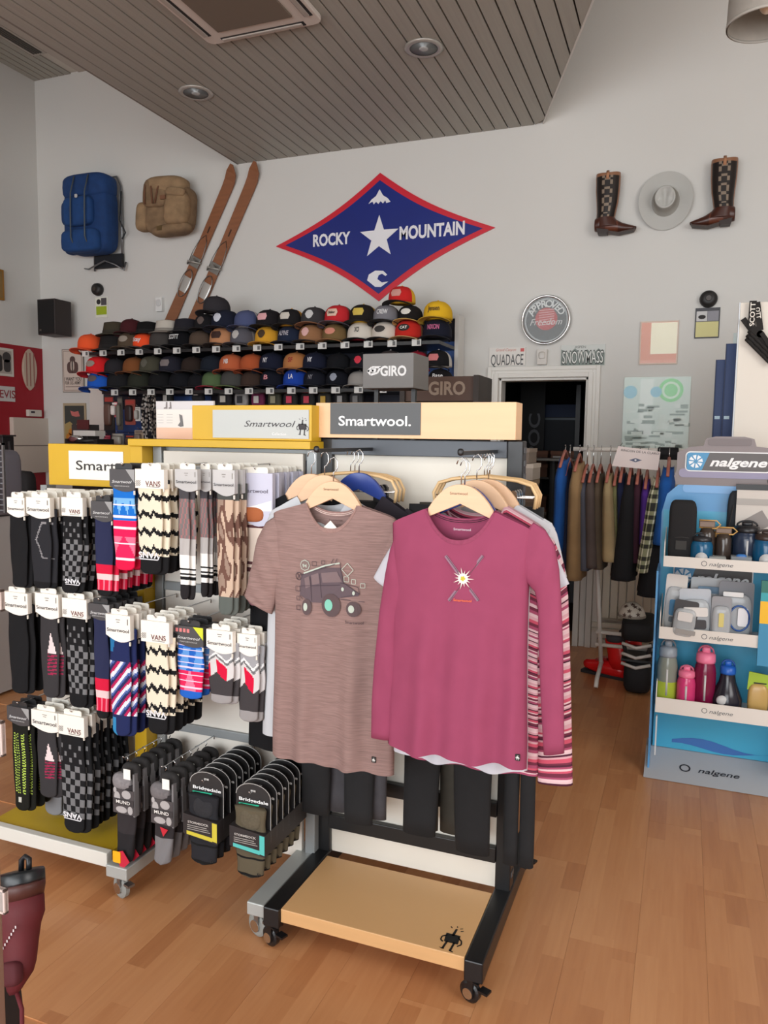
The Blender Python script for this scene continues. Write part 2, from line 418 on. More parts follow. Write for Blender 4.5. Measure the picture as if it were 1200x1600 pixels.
pl_ = obj('sign_plate', B().box(p0[0], p1[0], yf - .004, yf, 1.51, 1.606), mat((84, 86, 88), .55), hd, world=True)
txt('Smartwool.', .030, mat((245, 245, 245), .5), hd, ((p0[0] + p1[0]) / 2, yf - .0045, 1.552), bold=.016, width=at(643, 650, yf)[0] - at(530, 650, yf)[0], world=True)

# ================================================================ yellow sock stands
YP = 2.2
s1 = thing('sock_stand', 'grey framed sock stand with yellow shelf and white back panel left of the T-shirts', 'display stand', (-1.4, 2.05, 0))
obj('back_panel', B().box(-1.665, -1.13, YP, YP + .02, .10, 1.447), mat((228, 222, 212), .55), s1, world=True, bevel=.002)
b = B()
for x in (-1.705, -1.115): b.box(x, x + .035, YP - .005, YP + .045, .1, 1.46)
b.box(-1.70, -1.09, YP + .022, YP + .04, 1.425, 1.46)
obj('frame', b, GREYM, s1, world=True, bevel=.002)
obj('side_board', B().box(-1.757, -1.707, YP - .06, YP + .10, .14, 1.462), YEL, s1, world=True, bevel=.002)
sh = obj('shelf_board', B().box(-1.757, -1.07, YP - .07, YP + .18, 1.462, 1.486), YEL, s1, world=True, bevel=.002)
h1 = obj('header', B().box(at(300, 650, YP - .05)[0], -1.075, YP - .05, YP + .02, 1.487, 1.598), YEL, s1, world=True, bevel=.002)
yh = YP - .05; q0, q1 = at(333, 642, yh), at(483, 683, yh)
pt = obj('sign_plate', B().box(q0[0], q1[0], yh - .003, yh, 1.494, 1.583), mat((188, 191, 188), .5), h1, world=True)
c_ = at(422, 664, yh)
txt('Smartwool', .020, mat((60, 56, 60), .6), h1, (c_[0], yh - .0035, c_[2] + .004), shear=.35, world=True, width=at(462, 660, yh)[0] - at(382, 660, yh)[0], bold=-.004)
txt('Collection', .008, mat((250, 250, 250), .6), h1, (at(437, 678, yh)[0], yh - .0035, at(437, 678, yh)[2]), world=True, sx=1.1)
e0 = at(473, 680, yh); decal(emblem(.052), mat((50, 46, 50), .6), h1, lambda x, z: (e0[0] + x, yh - .0035, e0[2] + z), world=True)
# grey rails the hooks plug into
for zc in (1.385, .985, .487):
    obj('rail', B().box(-1.66, -1.135, YP - .012, YP, zc - .018, zc + .012), GREYM, s1, world=True, bevel=.002)
for x0, x1 in ((-1.672, -1.59), (-1.150, -1.092)):
    leg = obj('leg', B().box(x0, x1, 1.885, 2.5, .085, .125), mat((176, 180, 178), .4, .25), s1, world=True, bevel=.003)
    for y in (1.92, 2.46): caster(leg, (x0 + x1) / 2, y, STEEL, mat((142, 144, 140), .5), .0361)

s2 = thing('sock_stand', 'yellow sock stand with white name plate and yellow base nearest the left edge', 'display stand', (-1.95, 2.05, 0))
obj('back_panel', B().box(-2.19, -1.77, YP, YP + .02, .16, 1.30), mat((225, 220, 210), .55), s2, world=True)
h2 = obj('header', B().box(at(75, 700, YP - .04)[0], -1.758, YP - .04, YP + .03, at(75, 757, YP - .04)[2], at(75, 693, YP - .04)[2]), YEL, s2, world=True, bevel=.002)
yh = YP - .04; q0, q1 = at(108, 704, yh), at(108, 748, yh)
obj('sign_plate', B().box(q0[0], -1.80, yh - .003, yh, q1[2], q0[2]), mat((238, 234, 226), .5), h2, world=True)
c_ = at(175, 728, yh)
txt('Smartwool', .034, mat((44, 42, 42), .6), h2, (at(120, 728, yh)[0], yh - .0035, c_[2]), align='LEFT', world=True, bold=.006, width=at(236, 728, yh)[0] - at(120, 728, yh)[0])
for x in (-2.215, -1.79): obj('post', B().box(x, x + .03, YP + .0, YP + .045, .14, 1.31), GREYM, s2, world=True)
bb_ = obj('base_board', B().box(-2.215, -1.69, 1.93, 2.3, .125, .14), mat((196, 164, 34), .5), s2, world=True)
obj('base_rail', B().box(-2.22, -1.685, 1.905, 1.932, .10, .148), mat((214, 212, 204), .5), s2, world=True, bevel=.003)
for x in (-2.17, -1.76): caster(s2, x, 2.10, mat((200, 200, 196), .5), mat((40, 42, 40), .5), .040)

# ================================================================ socks: knitted pieces with their pattern in the knit
K, CR, GR, RD, NV = (26, 26, 28), (226, 214, 192), (112, 112, 114), (206, 28, 62), (34, 38, 68)
ORD = ['first', 'second', 'third', 'fourth', 'fifth', 'sixth', 'seventh', 'eighth']
def fr(x): return x - math.floor(x)
def zig(u, n, ph=0): return abs(fr(u * n + ph) - .5) * 2
def p_black(u, v): return K
def p_char(u, v): return (52, 50, 52)
def p_hex(u, v):
    d = abs(u - (.30 + 1.5 * abs(v - .40))); q = min(abs(v - .18), abs(v - .62))
    return (132, 130, 132) if (d < .035 and .18 < v < .62) or (q < .009 and .6 < u < .85) else ((40, 40, 44) if v < .92 else K)
def p_check(u, v, c=GR, k=K):
    if v < .16: return k
    if v < .38: return c if (int(u * 5) + int(v * 16)) % 2 and fr(u * 5) < .55 and fr(v * 16) < .6 else k
    if v > .86: return k
    return c if (int(u * 5) + int(v * 16)) % 2 else k
def p_navyred(u, v):
    if v < .62: return (42, 46, 76)
    if v < .74: return RD
    if v < .80: return (222, 196, 196)
    if v < .93: return RD if zig(u, 3) > .3 else (230, 120, 140)
    return K
def p_kids(u, v):
    w = (240, 220, 235)
    for a in (.27, .40, .53, .70, .87):
        if abs(v - a) < .012: return w
    if v < .45:
        if .2 < v < .45 and zig(u, 3) * .16 + .22 > v: return (120, 176, 222)
        return (28, 108, 196)
    if v < .62: return (230, 30, 84)
    if v < .86: return (240, 110, 140) if zig(u, 1) * .24 + .6 > v else (226, 36, 88)
    return (222, 24, 70)
def p_wave(u, v):
    if v > .80: return K
    w = .05 * (abs(fr(u * 2.6 + .2) - .5) * 2) + .012 * sin(u * 31)
    t = fr((v + w) / .185)
    if v < .07 and u < .6: return K
    return CR if t > .28 else K
def p_stripe(u, v):
    if v < .15: return (72, 70, 74)
    if v < .48: return (120 + 40 * ((int(u * 9) * 7 + int(v * 22)) % 3 == 0), 112, 112)
    if v < .62: return (178, 174, 172)
    if v < .87: return (236, 234, 230) if not any(abs(v - a) < .009 for a in (.74, .78, .82)) else K
    return (38, 36, 38)
def p_camo(u, v):
    if v < .12: return (76, 78, 76)
    if v > .86: return (92, 98, 94)
    n = sin(u * 5 + 4 * sin(v * 7)) + sin(v * 21 + 2.5 * sin(u * 6)) + .5 * sin(u * 9 - v * 11)
    return (196, 172, 152) if n > .2 else ((108, 78, 68) if n > -.9 else (150, 128, 114))
def p_rust(u, v):
    if v < .07: return (230, 220, 205) if (int(u * 7) + int(v * 60)) % 2 else (90, 62, 58)
    for a in (.13, .19, .25, .60, .66): 
        if abs(v - a) < .018: return (92, 58, 62)
    return (226, 210, 196) if v < .8 else (150, 112, 120)
def p_tri(u, v, rot=0):
    if .28 < v < .52 and abs(u - .62) < (v - .28) * 1.0: return (224, 206, 206)
    if .52 <= v < .76 and abs(u - .64) < .24 and (v - .52) * 1.1 < .3 - abs(u - .62) * .2: return (150, 40, 74) if fr(v * 26 + u) > .5 else (60, 52, 56)
    return (54, 52, 54)
def p_nstripe(u, v):
    w = (.40 - v) + .16 * (u if u < .5 else u - .3)
    if v < .22 and u < .4 - v: return (40, 110, 160)
    if .30 < v < .80:
        t = fr((v + .26 * u) / .14)
        return (176, 32, 82) if t < .25 else ((214, 218, 232) if t < .55 else ((74, 96, 160) if t < .75 else (40, 44, 88)))
    if v > .84 and u < .25: return (50, 130, 180)
    return (34, 42, 84)
def p_blueset(u, v):
    for a in (.14, .22, .32, .42, .50, .62, .72, .82):
        if abs(v - a) < .008: return (226, 206, 226)
    if v < .55: return (96, 150, 214) if zig(u, 2, v) > .45 and v > .18 else (34, 96, 186)
    if v < .88: return (240, 120, 150) if abs(u - .5) < .2 * (v - .5) / .3 else (218, 40, 88)
    return (36, 96, 190)
def p_mount(u, v):
    z = zig(u, 1.2, .1) * .14
    if v < .16 + z: return (158, 158, 162)
    if v < .24 + z: return (226, 226, 226) if v < .20 + z else (112, 112, 114)
    if v < .50 + z: return (206, 22, 60) if (abs(u - .55) < .2 or u < .12) and v > .28 + z else (208, 204, 204)
    if v < .86: return (64, 60, 62)
    return (150, 146, 146)
def p_green(u, v):
    if .18 < v < .82 and (abs(u - .32) < .17 or abs(u - .74) < .12): return (170, 196, 84) if fr(v * 34 + abs(u - .35) * 3) > .5 and fr(u * 11) > .3 else (30, 32, 26)
    if .86 < v < .92 and abs(u - .4) < .1: return (190, 190, 180)
    return (26, 26, 22)
def p_grey(u, v): return (130, 130, 134)

def sock_mesh(w, h, painter, nu=20, nv=72, depth=.013, sway=0., toe=.18):
    b = B(); rings = []; n = nu
    def wid(v):
        a = 1 - .06 * sin(v * 9) * .5 - (.10 if v > .55 else 0) * min(1, (v - .55) / .2 if v > .55 else 0)
        if v > 1 - .06: a *= sqrt(max(.02, 1 - ((v - .94) / .06) ** 2 * .75))
        return a
    R_ = []
    nb_ = 6; xs = [-1 + 2 * i / n for i in range(n + 1)] + [1 - 2 * i / nb_ for i in range(1, nb_)]
    for j in range(nv + 1):
        v = j / nv; r = []
        for i, x in enumerate(xs):
            e = depth / 2 * (.25 + .75 * sqrt(max(0, 1 - abs(x) ** 2.6))) * (1 + .2 * sin(v * 7 + 1) + .12 * sin(x * 5 + v * 13))
            r.append((w / 2 * wid(v) * x + sway * v * v + .0012 * sin(v * 17 + x), -e if i <= n else e, -h * v))
        R_.append(r)
    def col(i, j):
        u = (j + .5) / n if j < n else 1 - (j - n + .5) / nb_
        return painter(min(.999, max(0, u)), (i + .5) / nv)
    b.loops(R_, True, col=col); return b

CARDW = mat((238, 232, 222), .6); CARDK = mat((66, 64, 66), .5); CLR = mat((205, 205, 205), .25, alpha=.5)
def hooktab(b, w, top, t=.0015):
    """plastic hanging tab: an arched plate with a slot, above z=0"""
    o = rrect(-w * .36, w * .36, -.002, top, top * .45); b.prism(o, -t, t); return b
def arm(parent, x, z, y0=1.925, y1=YP - .01):
    b = B().tube([(x, y1, z - .012), (x, y1, z), (x, y0, z), (x, y0 - .008, z + .008)], .0022, 6)
    return obj('hook', b, CHROME, parent, world=True, smooth=True)
def pack(label, grp, p0, p1, ytop, ycard, ybot, painter, nback, stand, kind='white', brand='Smartwool', pair=True, Yf=1.93, step=.034, sway=0., backlabel=None, tabh=.017, sockw=None, sockoff=0., bpaint=None):
    xa, xb = at(p0, ytop, Yf)[0], at(p1, ytop, Yf)[0]; w = xb - xa; xc = (xa + xb) / 2
    zt = at((p0 + p1) / 2, ytop, Yf)[2]; zc = at((p0 + p1) / 2, ycard, Yf)[2]; zb = at((p0 + p1) / 2, ybot, Yf)[2]
    hook_z = zt + tabh * .75
    r = thing('sock_pack', label, 'socks', (xc, Yf, hook_z)); base = -(hook_z - zt)
    hc = zt - zc
    if kind == 'clear':
        cm = mat((205, 203, 202), .3, alpha=.75)
    else: cm = {'white': CARDW, 'black': CARDK}.get(kind, CARDW)
    n = 8; pts = [(-w / 2, base), (w / 2, base)] + [(w / 2 - w * i / n, base - hc * (.80 + .2 * sin(pi * .9 * i / n + (0 if brand == 'VANS' else .5)) - (.0 if brand != 'VANS' else 0))) for i in range(n + 1)]
    if brand == 'VANS' : pts = [(-w / 2, base), (w / 2, base), (w / 2, base - hc), (-w / 2, base - hc)]
    cd_ = obj('card', B().prism(pts, -.009, .009), cm, r)
    tb = B(); tb.prism([(x, base + z) for x, z in rrect(-w * .34, w * .34, -.004, tabh, tabh * .4)], -.0012, .0012)
    obj('hanging_tab', tb, mat((232, 228, 218), .4) if kind != 'black' else mat((40, 40, 42), .4), r)
    sw = sockw or w * .92; hs = (zt - zb) - hc * .55
    sk = obj('sock', sock_mesh(sw, hs, painter, sway=sway), FAB, r, smooth=True); sk.location = (sockoff, .001, base - hc * .5)
    if pair:
        s2_ = sk.copy(); C.objects.link(s2_); s2_.location = (sockoff + w * .16, .0145, base - hc * .5 - .003)
    # clip at the card's corner
    obj('clip', B().prism([(w / 2 - .003, base - hc - .008), (w / 2 + .001, base - hc - .008), (w / 2 + .001, base - hc + .004), (w / 2 - .003, base - hc + .004)], -.011, -.007), mat((228, 222, 210), .4), r)
    g = grp
    for k in range(1, nback + 1):
        c = copy_tree(r); c.location = (xc + .004 * sin(k * 2.1), Yf + step * k, hook_z); c.rotation_euler = (0, 0, .05 * sin(k * 1.7)); c['label'] = backlabel or (ORD[k] + ' pack from the front of the ' + g); c['group'] = g
        if bpaint is not None:
            for ch in c.children:
                if ch.name.startswith('sock'): pass
    f = -.0095
    if brand == 'VANS':
        txt('VANS', .013 * w / .085, mat((104, 48, 50), .6), r, (w * .12, f, base - hc * .74), width=w * .52, bold=.01)
        P = []
        q = w * .028
        for i in range(6):
            for j in range(6):
                if (i + j) % 2 and i < 6: P.append([(-w * .48 + i * q, base - hc * .58 - j * q), (-w * .48 + (i + 1) * q, base - hc * .58 - j * q), (-w * .48 + (i + 1) * q, base - hc * .58 - (j + 1) * q), (-w * .48 + i * q, base - hc * .58 - (j + 1) * q)])
        decal(P, mat((110, 106, 104), .6), r, lambda x, z: (x, f, z))
        obj('banner', B().box(-w * .1, w * .34, f - .0005, f, base - hc * .93, base - hc * .9), mat((130, 126, 120), .6), r)
    elif kind == 'black':
        txt('Smartwool', .009, mat((225, 225, 225), .6), r, (0, f, base - hc * .55), width=w * .8, shear=.35)
        txt('PERFORMANCE', .004, mat((190, 190, 190), .6), r, (0, f, base - hc * .75), width=w * .6)
        decal([[(w * .15, base), (w * .5, base), (w * .5, base - hc * .6)]], mat((150, 150, 150), .5) if painter is not p_blueset else mat((206, 214, 40), .5), r, lambda x, z: (x, f, z))
        if painter is p_blueset: decal([[(-w * .45 + i * w * .13, base - hc * .12), (-w * .36 + i * w * .13, base - hc * .12), (-w * .36 + i * w * .13, base - hc * .3), (-w * .45 + i * w * .13, base - hc * .3)] for i in range(4)], mat((210, 120, 120), .5), r, lambda x, z: (x, f, z))
    elif brand:
        txt('Smartwool', .0095 * w / .08, mat((74, 72, 74), .6), r, (0, f, base - hc * .56), width=w * .90, bold=.012)
        decal([[(x, z) for x, z in ((-w * .08, base - hc * .16), (w * .1, base - hc * .16), (w * .1, base - hc * .19), (-w * .08, base - hc * .19))], [(-w * .05, base - hc * .25), (w * .07, base - hc * .25), (w * .07, base - hc * .28), (-w * .05, base - hc * .28)], [(w * .38, base - hc * .12), (w * .42, base - hc * .12), (w * .42, base - hc * .34), (w * .38, base - hc * .34)]], mat((130, 126, 120), .6), r, lambda x, z: (x, f, z))
    arm(stand, xc, hook_z - .002, Yf - .004)
    return r, w, base, hc, hs, sockoff
def vans_toe(t, col=(220, 220, 224), frac=.80):       # name across the toe, upside down as the sock hangs
    r, w, base, hc, hs, off = t; z = base - hc * .5 - hs * frac
    txt('VANS', w * .17, mat(col, .8), r, (off, -.0085, z), rot=(90, 180, 0), width=w * .72, bold=.03, name='knitted_name')
    decal(stroke([(off - w * .34, z - w * .12), (off + w * .3, z - w * .12), (off + w * .36, z - w * .02)], w * .03), mat(col, .8), r, lambda x, zz: (x, -.0085, zz), name='knitted_line')

# left stand, top row
pack('long black ski sock on a white card hanging top left corner', 'black ski socks top left', 14, 41, 777, 808, 918, p_black, 4, s2, sockw=.075)
pack('black sock with thin grey outline on a white card, second from left, top row', 'black outline socks', 44, 81, 777, 810, 920, p_hex, 5, s2, sockw=.085)
t = pack('black and grey chequered sock under a white card hanging top row of the left stand', 'chequered socks top row', 99, 132, 777, 806, 928, p_check, 5, s2, brand='VANS', sway=-.02, sockoff=-.006); vans_toe(t, frac=.86)
pack('navy sock with red and pale toe bands under a grey card, top row', 'navy and red socks', 145, 178, 783, 815, 932, p_navyred, 5, s2, 'black', sockw=.07)
pack('bright blue and pink children\'s sock under a silver grey card hanging highest on the left', 'blue and pink socks', 174, 213, 733, 768, 892, p_kids, 2, s2, 'black', pair=False, Yf=1.90)
# right-hand stand, top row
t = pack('cream and black jagged sock under a white card at the top beside the yellow board', 'cream jagged socks top row', 214, 259, 733, 763, 898, p_wave, 4, s1, brand='VANS', sockw=.09, sockoff=-.006, Yf=1.90); vans_toe(t)
pack('grey sock fading to white with three black lines in a clear sleeve', 'grey fading socks', 276, 311, 733, 768, 938, p_stripe, 0, s1, 'clear', sockw=.038, sockoff=-.014)
pack('grey sock fading to white in a clear sleeve, right of its twin', 'grey fading socks', 310, 332, 733, 768, 934, p_stripe, 3, s1, 'clear', sockw=.03, Yf=1.965, sockoff=-.006)
pack('tan and brown camouflage sock in a clear sleeve hanging in the top row', 'camouflage socks', 335, 369, 734, 775, 962, p_camo, 4, s1, 'clear', sockw=.058)
t = pack('brown banded cream sock under a lilac card with a rust foot beside the brown T-shirt', 'banded socks on lilac cards', 372, 428, 739, 822, 950, p_rust, 6, s1, 'clear', brand='', sockw=.07, step=.03, Yf=2.0)
r, w, base, hc = t[:4]
for o_ in [o for o in bpy.data.objects if o.parent and o.parent.get('group') == 'banded socks on lilac cards' and o.name.startswith('card')]: pass
lil = mat((196, 196, 214), .5)
rl = [o for o in C.objects if o.type == 'EMPTY' and ('lilac cards' in str(o.get('group')) or o == r)]
for q in rl:
    for ch in q.children:
        if ch.name.startswith('card'):
            ch.data.materials[0] = lil
obj('foot', B().blob((-.012, -.008, base - hc * .78), (w * .36, .008, hc * .14), .7), mat((166, 92, 50), .8), r, smooth=True)
decal([[(-w * .3, base - hc * .66), (w * .05, base - hc * .6), (w * .48, base - hc * .5), (w * .48, base - hc * .7), (-w * .1, base - hc * .72)]], mat((236, 232, 230), .6), r, lambda x, z: (x, -.0097, z))
txt('Smartwool', .012, mat((74, 66, 84), .6), r, (-.002, -.0099, base - hc * .33), width=w * .78)
# middle row
pack('long black sock on a white card at the left end of the middle row', 'black socks middle row', 8, 46, 925, 960, 1083, p_black, 3, s2, sockw=.085)
pack('charcoal sock with white and wine triangles on a white card in the middle row', 'triangle socks middle row', 58, 94, 927, 966, 1090, p_tri, 3, s2, sockw=.078)
t = pack('black and grey chequered sock under a white card in the middle row', 'chequered socks middle row', 100, 138, 935, 965, 1105, p_check, 5, s2, brand='VANS', sockw=.085, sockoff=.0)
pack('plain navy sock with red toe bands under a grey card in the middle row', 'navy socks middle row', 141, 174, 943, 968, 1122, p_navyred, 4, s2, 'black', sockw=.06)
pack('navy sock with slanting white blue and wine stripes on a white card', 'slant striped socks', 168, 206, 960, 1002, 1150, p_nstripe, 3, s2, sockw=.08, Yf=1.90)
t = pack('cream and black jagged sock under a white card hanging in the middle row', 'cream jagged socks middle row', 223, 267, 970, 1003, 1147, p_wave, 4, s1, brand='VANS', sockw=.085, Yf=1.90); vans_toe(t)
pack('bright blue and red striped sock under a black and lime card', 'blue and red striped socks', 275, 320, 978, 1010, 1092, p_blueset, 2, s1, 'black', pair=False, sockw=.095)
pack('grey mountain patterned sock on a white card next to the lime-cornered card', 'mountain pattern socks', 325, 366, 984, 1020, 1100, p_mount, 3, s1, sockw=.088)
pack('grey mountain patterned sock on a white card next to the black shirt', 'mountain socks next to the black shirt', 373, 404, 990, 1024, 1128, p_mount, 1, s1, sockw=.075, Yf=1.95)
# bottom row
pack('black sock with rows of green flecks under a black card at the lower left', 'green flecked socks', 14, 48, 1104, 1132, 1265, p_green, 2, s2, 'black', sockw=.075)
pack('charcoal sock with white and wine triangles on a white card in the bottom row', 'triangle socks bottom row', 52, 93, 1110, 1142, 1245, p_tri, 2, s2, sockw=.085)
pack('plain light grey sock hanging behind the triangle sock in the bottom row', 'grey socks', 62, 98, 1118, 1142, 1272, p_grey, 1, s2, sockw=.09, Yf=2.03)
t = pack('black and grey chequered sock under a white card in the bottom row', 'chequered socks bottom row', 94, 134, 1117, 1148, 1300, p_check, 6, s2, brand='VANS', sockw=.10, sockoff=-.004, step=.03); vans_toe(t, frac=.84)

# folded walking socks on wire hooks, bottom of the right-hand stand
def p_mund(u, v):
    n = sin(u * 8 + 3 * sin(v * 8)) + sin(v * 13 + 1)
    return (172, 168, 168) if n > .25 else (52, 48, 50)
def mund(px, py0, py1, label, grp, cuff, toe, tags):
    Yf = 1.92; c = at(px, py0, Yf); zb = at(px, py1, Yf)[2]
    r = thing('folded_socks', label, 'socks', c); w = .082; h = c[2] - zb
    obj('wire_hook', B().tube([(0, 0, .0), (.006, 0, .01), (.0, 0, .018), (-.008, 0, .012)], .0016, 6), CHROME, r, smooth=True)
    obj('cuff', B().blob((-.012, 0, -.065), (w * .48, .022, .028), .75), mat(cuff, .95, kind='fabric'), r, smooth=True)
    obj('cuff', B().blob((.012, .008, -.04), (w * .42, .016, .036), .7), mat((44, 42, 42), .95, kind='fabric'), r, smooth=True)
    s = sock_mesh(w * .9, h - .075, lambda u, v: (toe if v > .62 else (52, 48, 50)), depth=.03, sway=-.012); o = obj('sock', s, FAB, r, smooth=True); o.location = (0, .002, -.07)
    if toe != (38, 36, 38): pass
    wr = obj('paper_sleeve', B().loops([[(w / 2 * x, y, z) for x, y in ((-1, -.019), (1, -.019), (1, .016), (-1, .016))] for z in [-.085 - .008 * k for k in range(11)]], False), mat((70, 66, 68), .5), r)
    P = []
    for cx, cz, rx, rz in ((.012, -.1, .018, .014), (-.024, -.112, .012, .018), (-.008, -.152, .022, .011), (.026, -.15, .01, .014), (-.032, -.09, .006, .01)): P.append(circ(cx, cz, rx, 12, rz))
    decal(P, mat((172, 168, 168), .6), wr, lambda x, z: (x, -.0196, z))
    obj('name_band', B().box(-w / 2 + .001, w / 2 - .001, -.0204, -.0197, -.136, -.116), mat((52, 48, 50), .6), wr)
    txt('MUND', .011, mat((236, 234, 230), .6), wr, (0, -.0207, -.1255), width=w * .66, bold=.01)
    obj('price_label', B().box(.008, .034, -.026, -.0245, -.045, -.012), mat((240, 238, 232), .6), r)
    obj('backing_card', B().box(.036, .0425, -.017, .004, -.17, -.03), mat((120, 118, 120), .5), r)
    for k in range(tags):
        y = .03 * k
        if k: continue
        obj('swing_tag', B().prism([(-.034, -h + .045), (.0, -h + .055), (.026, -h + .022), (-.006, -h - .01)], -.027, -.0255), mat((196, 30, 58), .5), r)
        obj('round_sticker', B().prism(rrect(-.038, -.008, -h + .012, -h + .05, .004), -.029, -.0275), mat((244, 176, 20), .5), r)
    if not tags:
        decal([[(.0, -.175), (.03, -.18), (.012, -.205)]], mat((196, 30, 50), .6), r, lambda x, z: (x - .01, -.0165, z))
    for k in range(1, 6):
        q = copy_tree(r); q.location = c + Vector((.003 * sin(k * 3), .043 * k, 0)); q.rotation_euler = (0, 0, .06 * sin(k * 2)); q['label'] = ORD[k] + ' folded sleeved socks from the front on the ' + grp + ' of two wire hooks'; q['group'] = 'sleeved socks on the ' + grp + ' hook'
    arm(s1, c[0], c[2] + .016, Yf - .01)
mund(198, 1190, 1348, 'folded grey and pink walking socks in a black printed sleeve with a yellow sticker', 'left', (132, 128, 130), (40, 38, 40), 1)
mund(258, 1205, 1350, 'folded grey walking socks with a red triangle in a black printed sleeve', 'right', (112, 108, 110), (122, 120, 122), 0)
def bridge(px0, px1, py0, py1, label, grp, body, acc, nb):
    Yf = 1.915; xa, xb = at(px0, py0, Yf)[0], at(px1, py0, Yf)[0]; xc = (xa + xb) / 2; w = (xb - xa); zt = at((px0 + px1) / 2, py0, Yf)[2]; h = zt - at((px0 + px1) / 2, py1, Yf)[2]
    r = thing('boxed_socks', label, 'socks', (xc, Yf, zt))
    pts = [(-w / 2, -h * .62), (w / 2, -h * .62), (w / 2, -h * .14)] + [(w / 2 * cos(radians(a)), -h * .14 + h * .14 * sin(radians(a))) for a in range(15, 180, 15)] + [(-w / 2, -h * .14)]
    obj('card', B().prism(pts, -.004, .0), mat((34, 33, 34), .45), r)
    ed = [(x, z) for x, z in pts]
    decal(sum([stroke([ed[i], ed[i + 1]], .0022) for i in range(1, len(ed) - 1)], []), mat((170, 168, 165), .5), r, lambda x, z: (x, -.0046, z), name='card_edge')
    obj('hook_hole', B().box(-.008, .008, -.0048, -.0042, -h * .09, -h * .07), mat((200, 200, 198), .5), r)
    s = sock_mesh(w * .9, h * .76, lambda u, v: (24, 24, 24) if abs(v - .72) < .012 or abs(v - .97) < .02 else body, depth=.028); o = obj('sock', s, FAB, r, smooth=True); o.location = (0, -.016, -h * .24)
    obj('sock_fold', B().blob((.004, -.026, -h * .36), (w * .3, .01, h * .12), .8), mat(body, .95, kind='fabric'), r, smooth=True)
    wb = obj('paper_band', B().prism([(-w / 2 - .001, -h * .44), (w / 2 + .001, -h * .48), (w / 2 + .001, -h * .72), (-w / 2 - .001, -h * .67)], -.040, .004), mat((38, 34, 36), .5), r)
    obj('colour_stripe', B().prism([(w * .36, -h * .485), (w * .5, -h * .49), (w * .5, -h * .70), (w * .36, -h * .69)], -.0408, -.0402), mat(acc, .5), wb)
    obj('colour_stripe', B().prism([(-w * .4, -h * .63), (w * .36, -h * .655), (w * .36, -h * .70), (-w * .4, -h * .67)], -.0408, -.0402), mat(acc, .5), wb)
    txt('Bridgedale', .010, mat((240, 240, 240), .6), r, (.002, -.0052, -h * .185), width=w * .84, bold=.02)
    txt('STORMSOCK', .007, mat((210, 205, 200), .6), wb, (-w * .05, -.0408, -h * .525), width=w * .62, bold=.01)
    for k in range(3): obj('text_line', B().box(-w * .38, w * (.2 + .05 * k), -.0407, -.0402, -h * (.56 + .022 * k) - .0018, -h * (.56 + .022 * k)), mat((170, 165, 160), .6), wb)
    obj('size_flash', B().prism([(-w * .42, -h * .235), (w * .18, -h * .225), (w * .08, -h * .28), (-w * .4, -h * .285)], -.0056, -.0048), mat((40, 178, 140), .5), r)
    txt('dale', .009, mat((24, 24, 24), .6), r, (w * .16, -.0305, -h * .95), rot=(90, 180, 0), width=w * .36, bold=.01)
    for k in range(1, nb + 1):
        q = copy_tree(r); q.location = (xc, Yf + .037 * k, zt); q['label'] = ORD[k] + ' boxed walking socks from the front of the ' + grp + ' row'; q['group'] = 'boxed socks, ' + grp
    arm(s1, xc, zt - h * .08, Yf - .02)
bridge(298, 350, 1206, 1342, 'black walking socks on a rounded black card with yellow flashes', 'yellow flashed', (40, 40, 44), (204, 190, 60), 6)
bridge(370, 424, 1224, 1362, 'olive walking socks on a rounded black card with turquoise flashes', 'turquoise flashed', (92, 84, 68), (84, 190, 184), 6)

# ================================================================ shirts on wooden hangers
def hanger(parent, cx, w=.21, top=0., wood=HANG, sign=True, t=.007, yo=0.):
    """flat arched hanger; z=top is the neck of the hook, arms reach down 62 mm"""
    out = []; inn = []
    n = 14
    for i in range(n + 1):
        u = -1 + 2 * i / n; x = u * w / 2
        zt_ = top - .062 * abs(u) ** 2.2
        zb_ = top - .048 - .036 * abs(u)
        out.append((x, zt_)); inn.append((x, zb_ if abs(u) < .999 else zb_))
    o = obj('hanger', B().prism([(cx + x, z) for x, z in out + inn[::-1]], yo - t, yo + t), wood, parent, bevel=.0015)
    hk = [(cx, yo, top - .004), (cx, yo, top + .025)] + [(cx + .013 * cos(a) , yo + .0, top + .046 + .021 * sin(a)) for a in [radians(q) for q in (-60, -20, 30, 80, 130, 170)]]
    obj('hanger_hook', B().tube(hk, .0016, 6), CHROME, o, smooth=True)
    if sign: txt('Smartwool', .007, mat((120, 96, 70), .7), o, (cx - .004, yo - t - .0004, top - .022), width=.045)
    return o
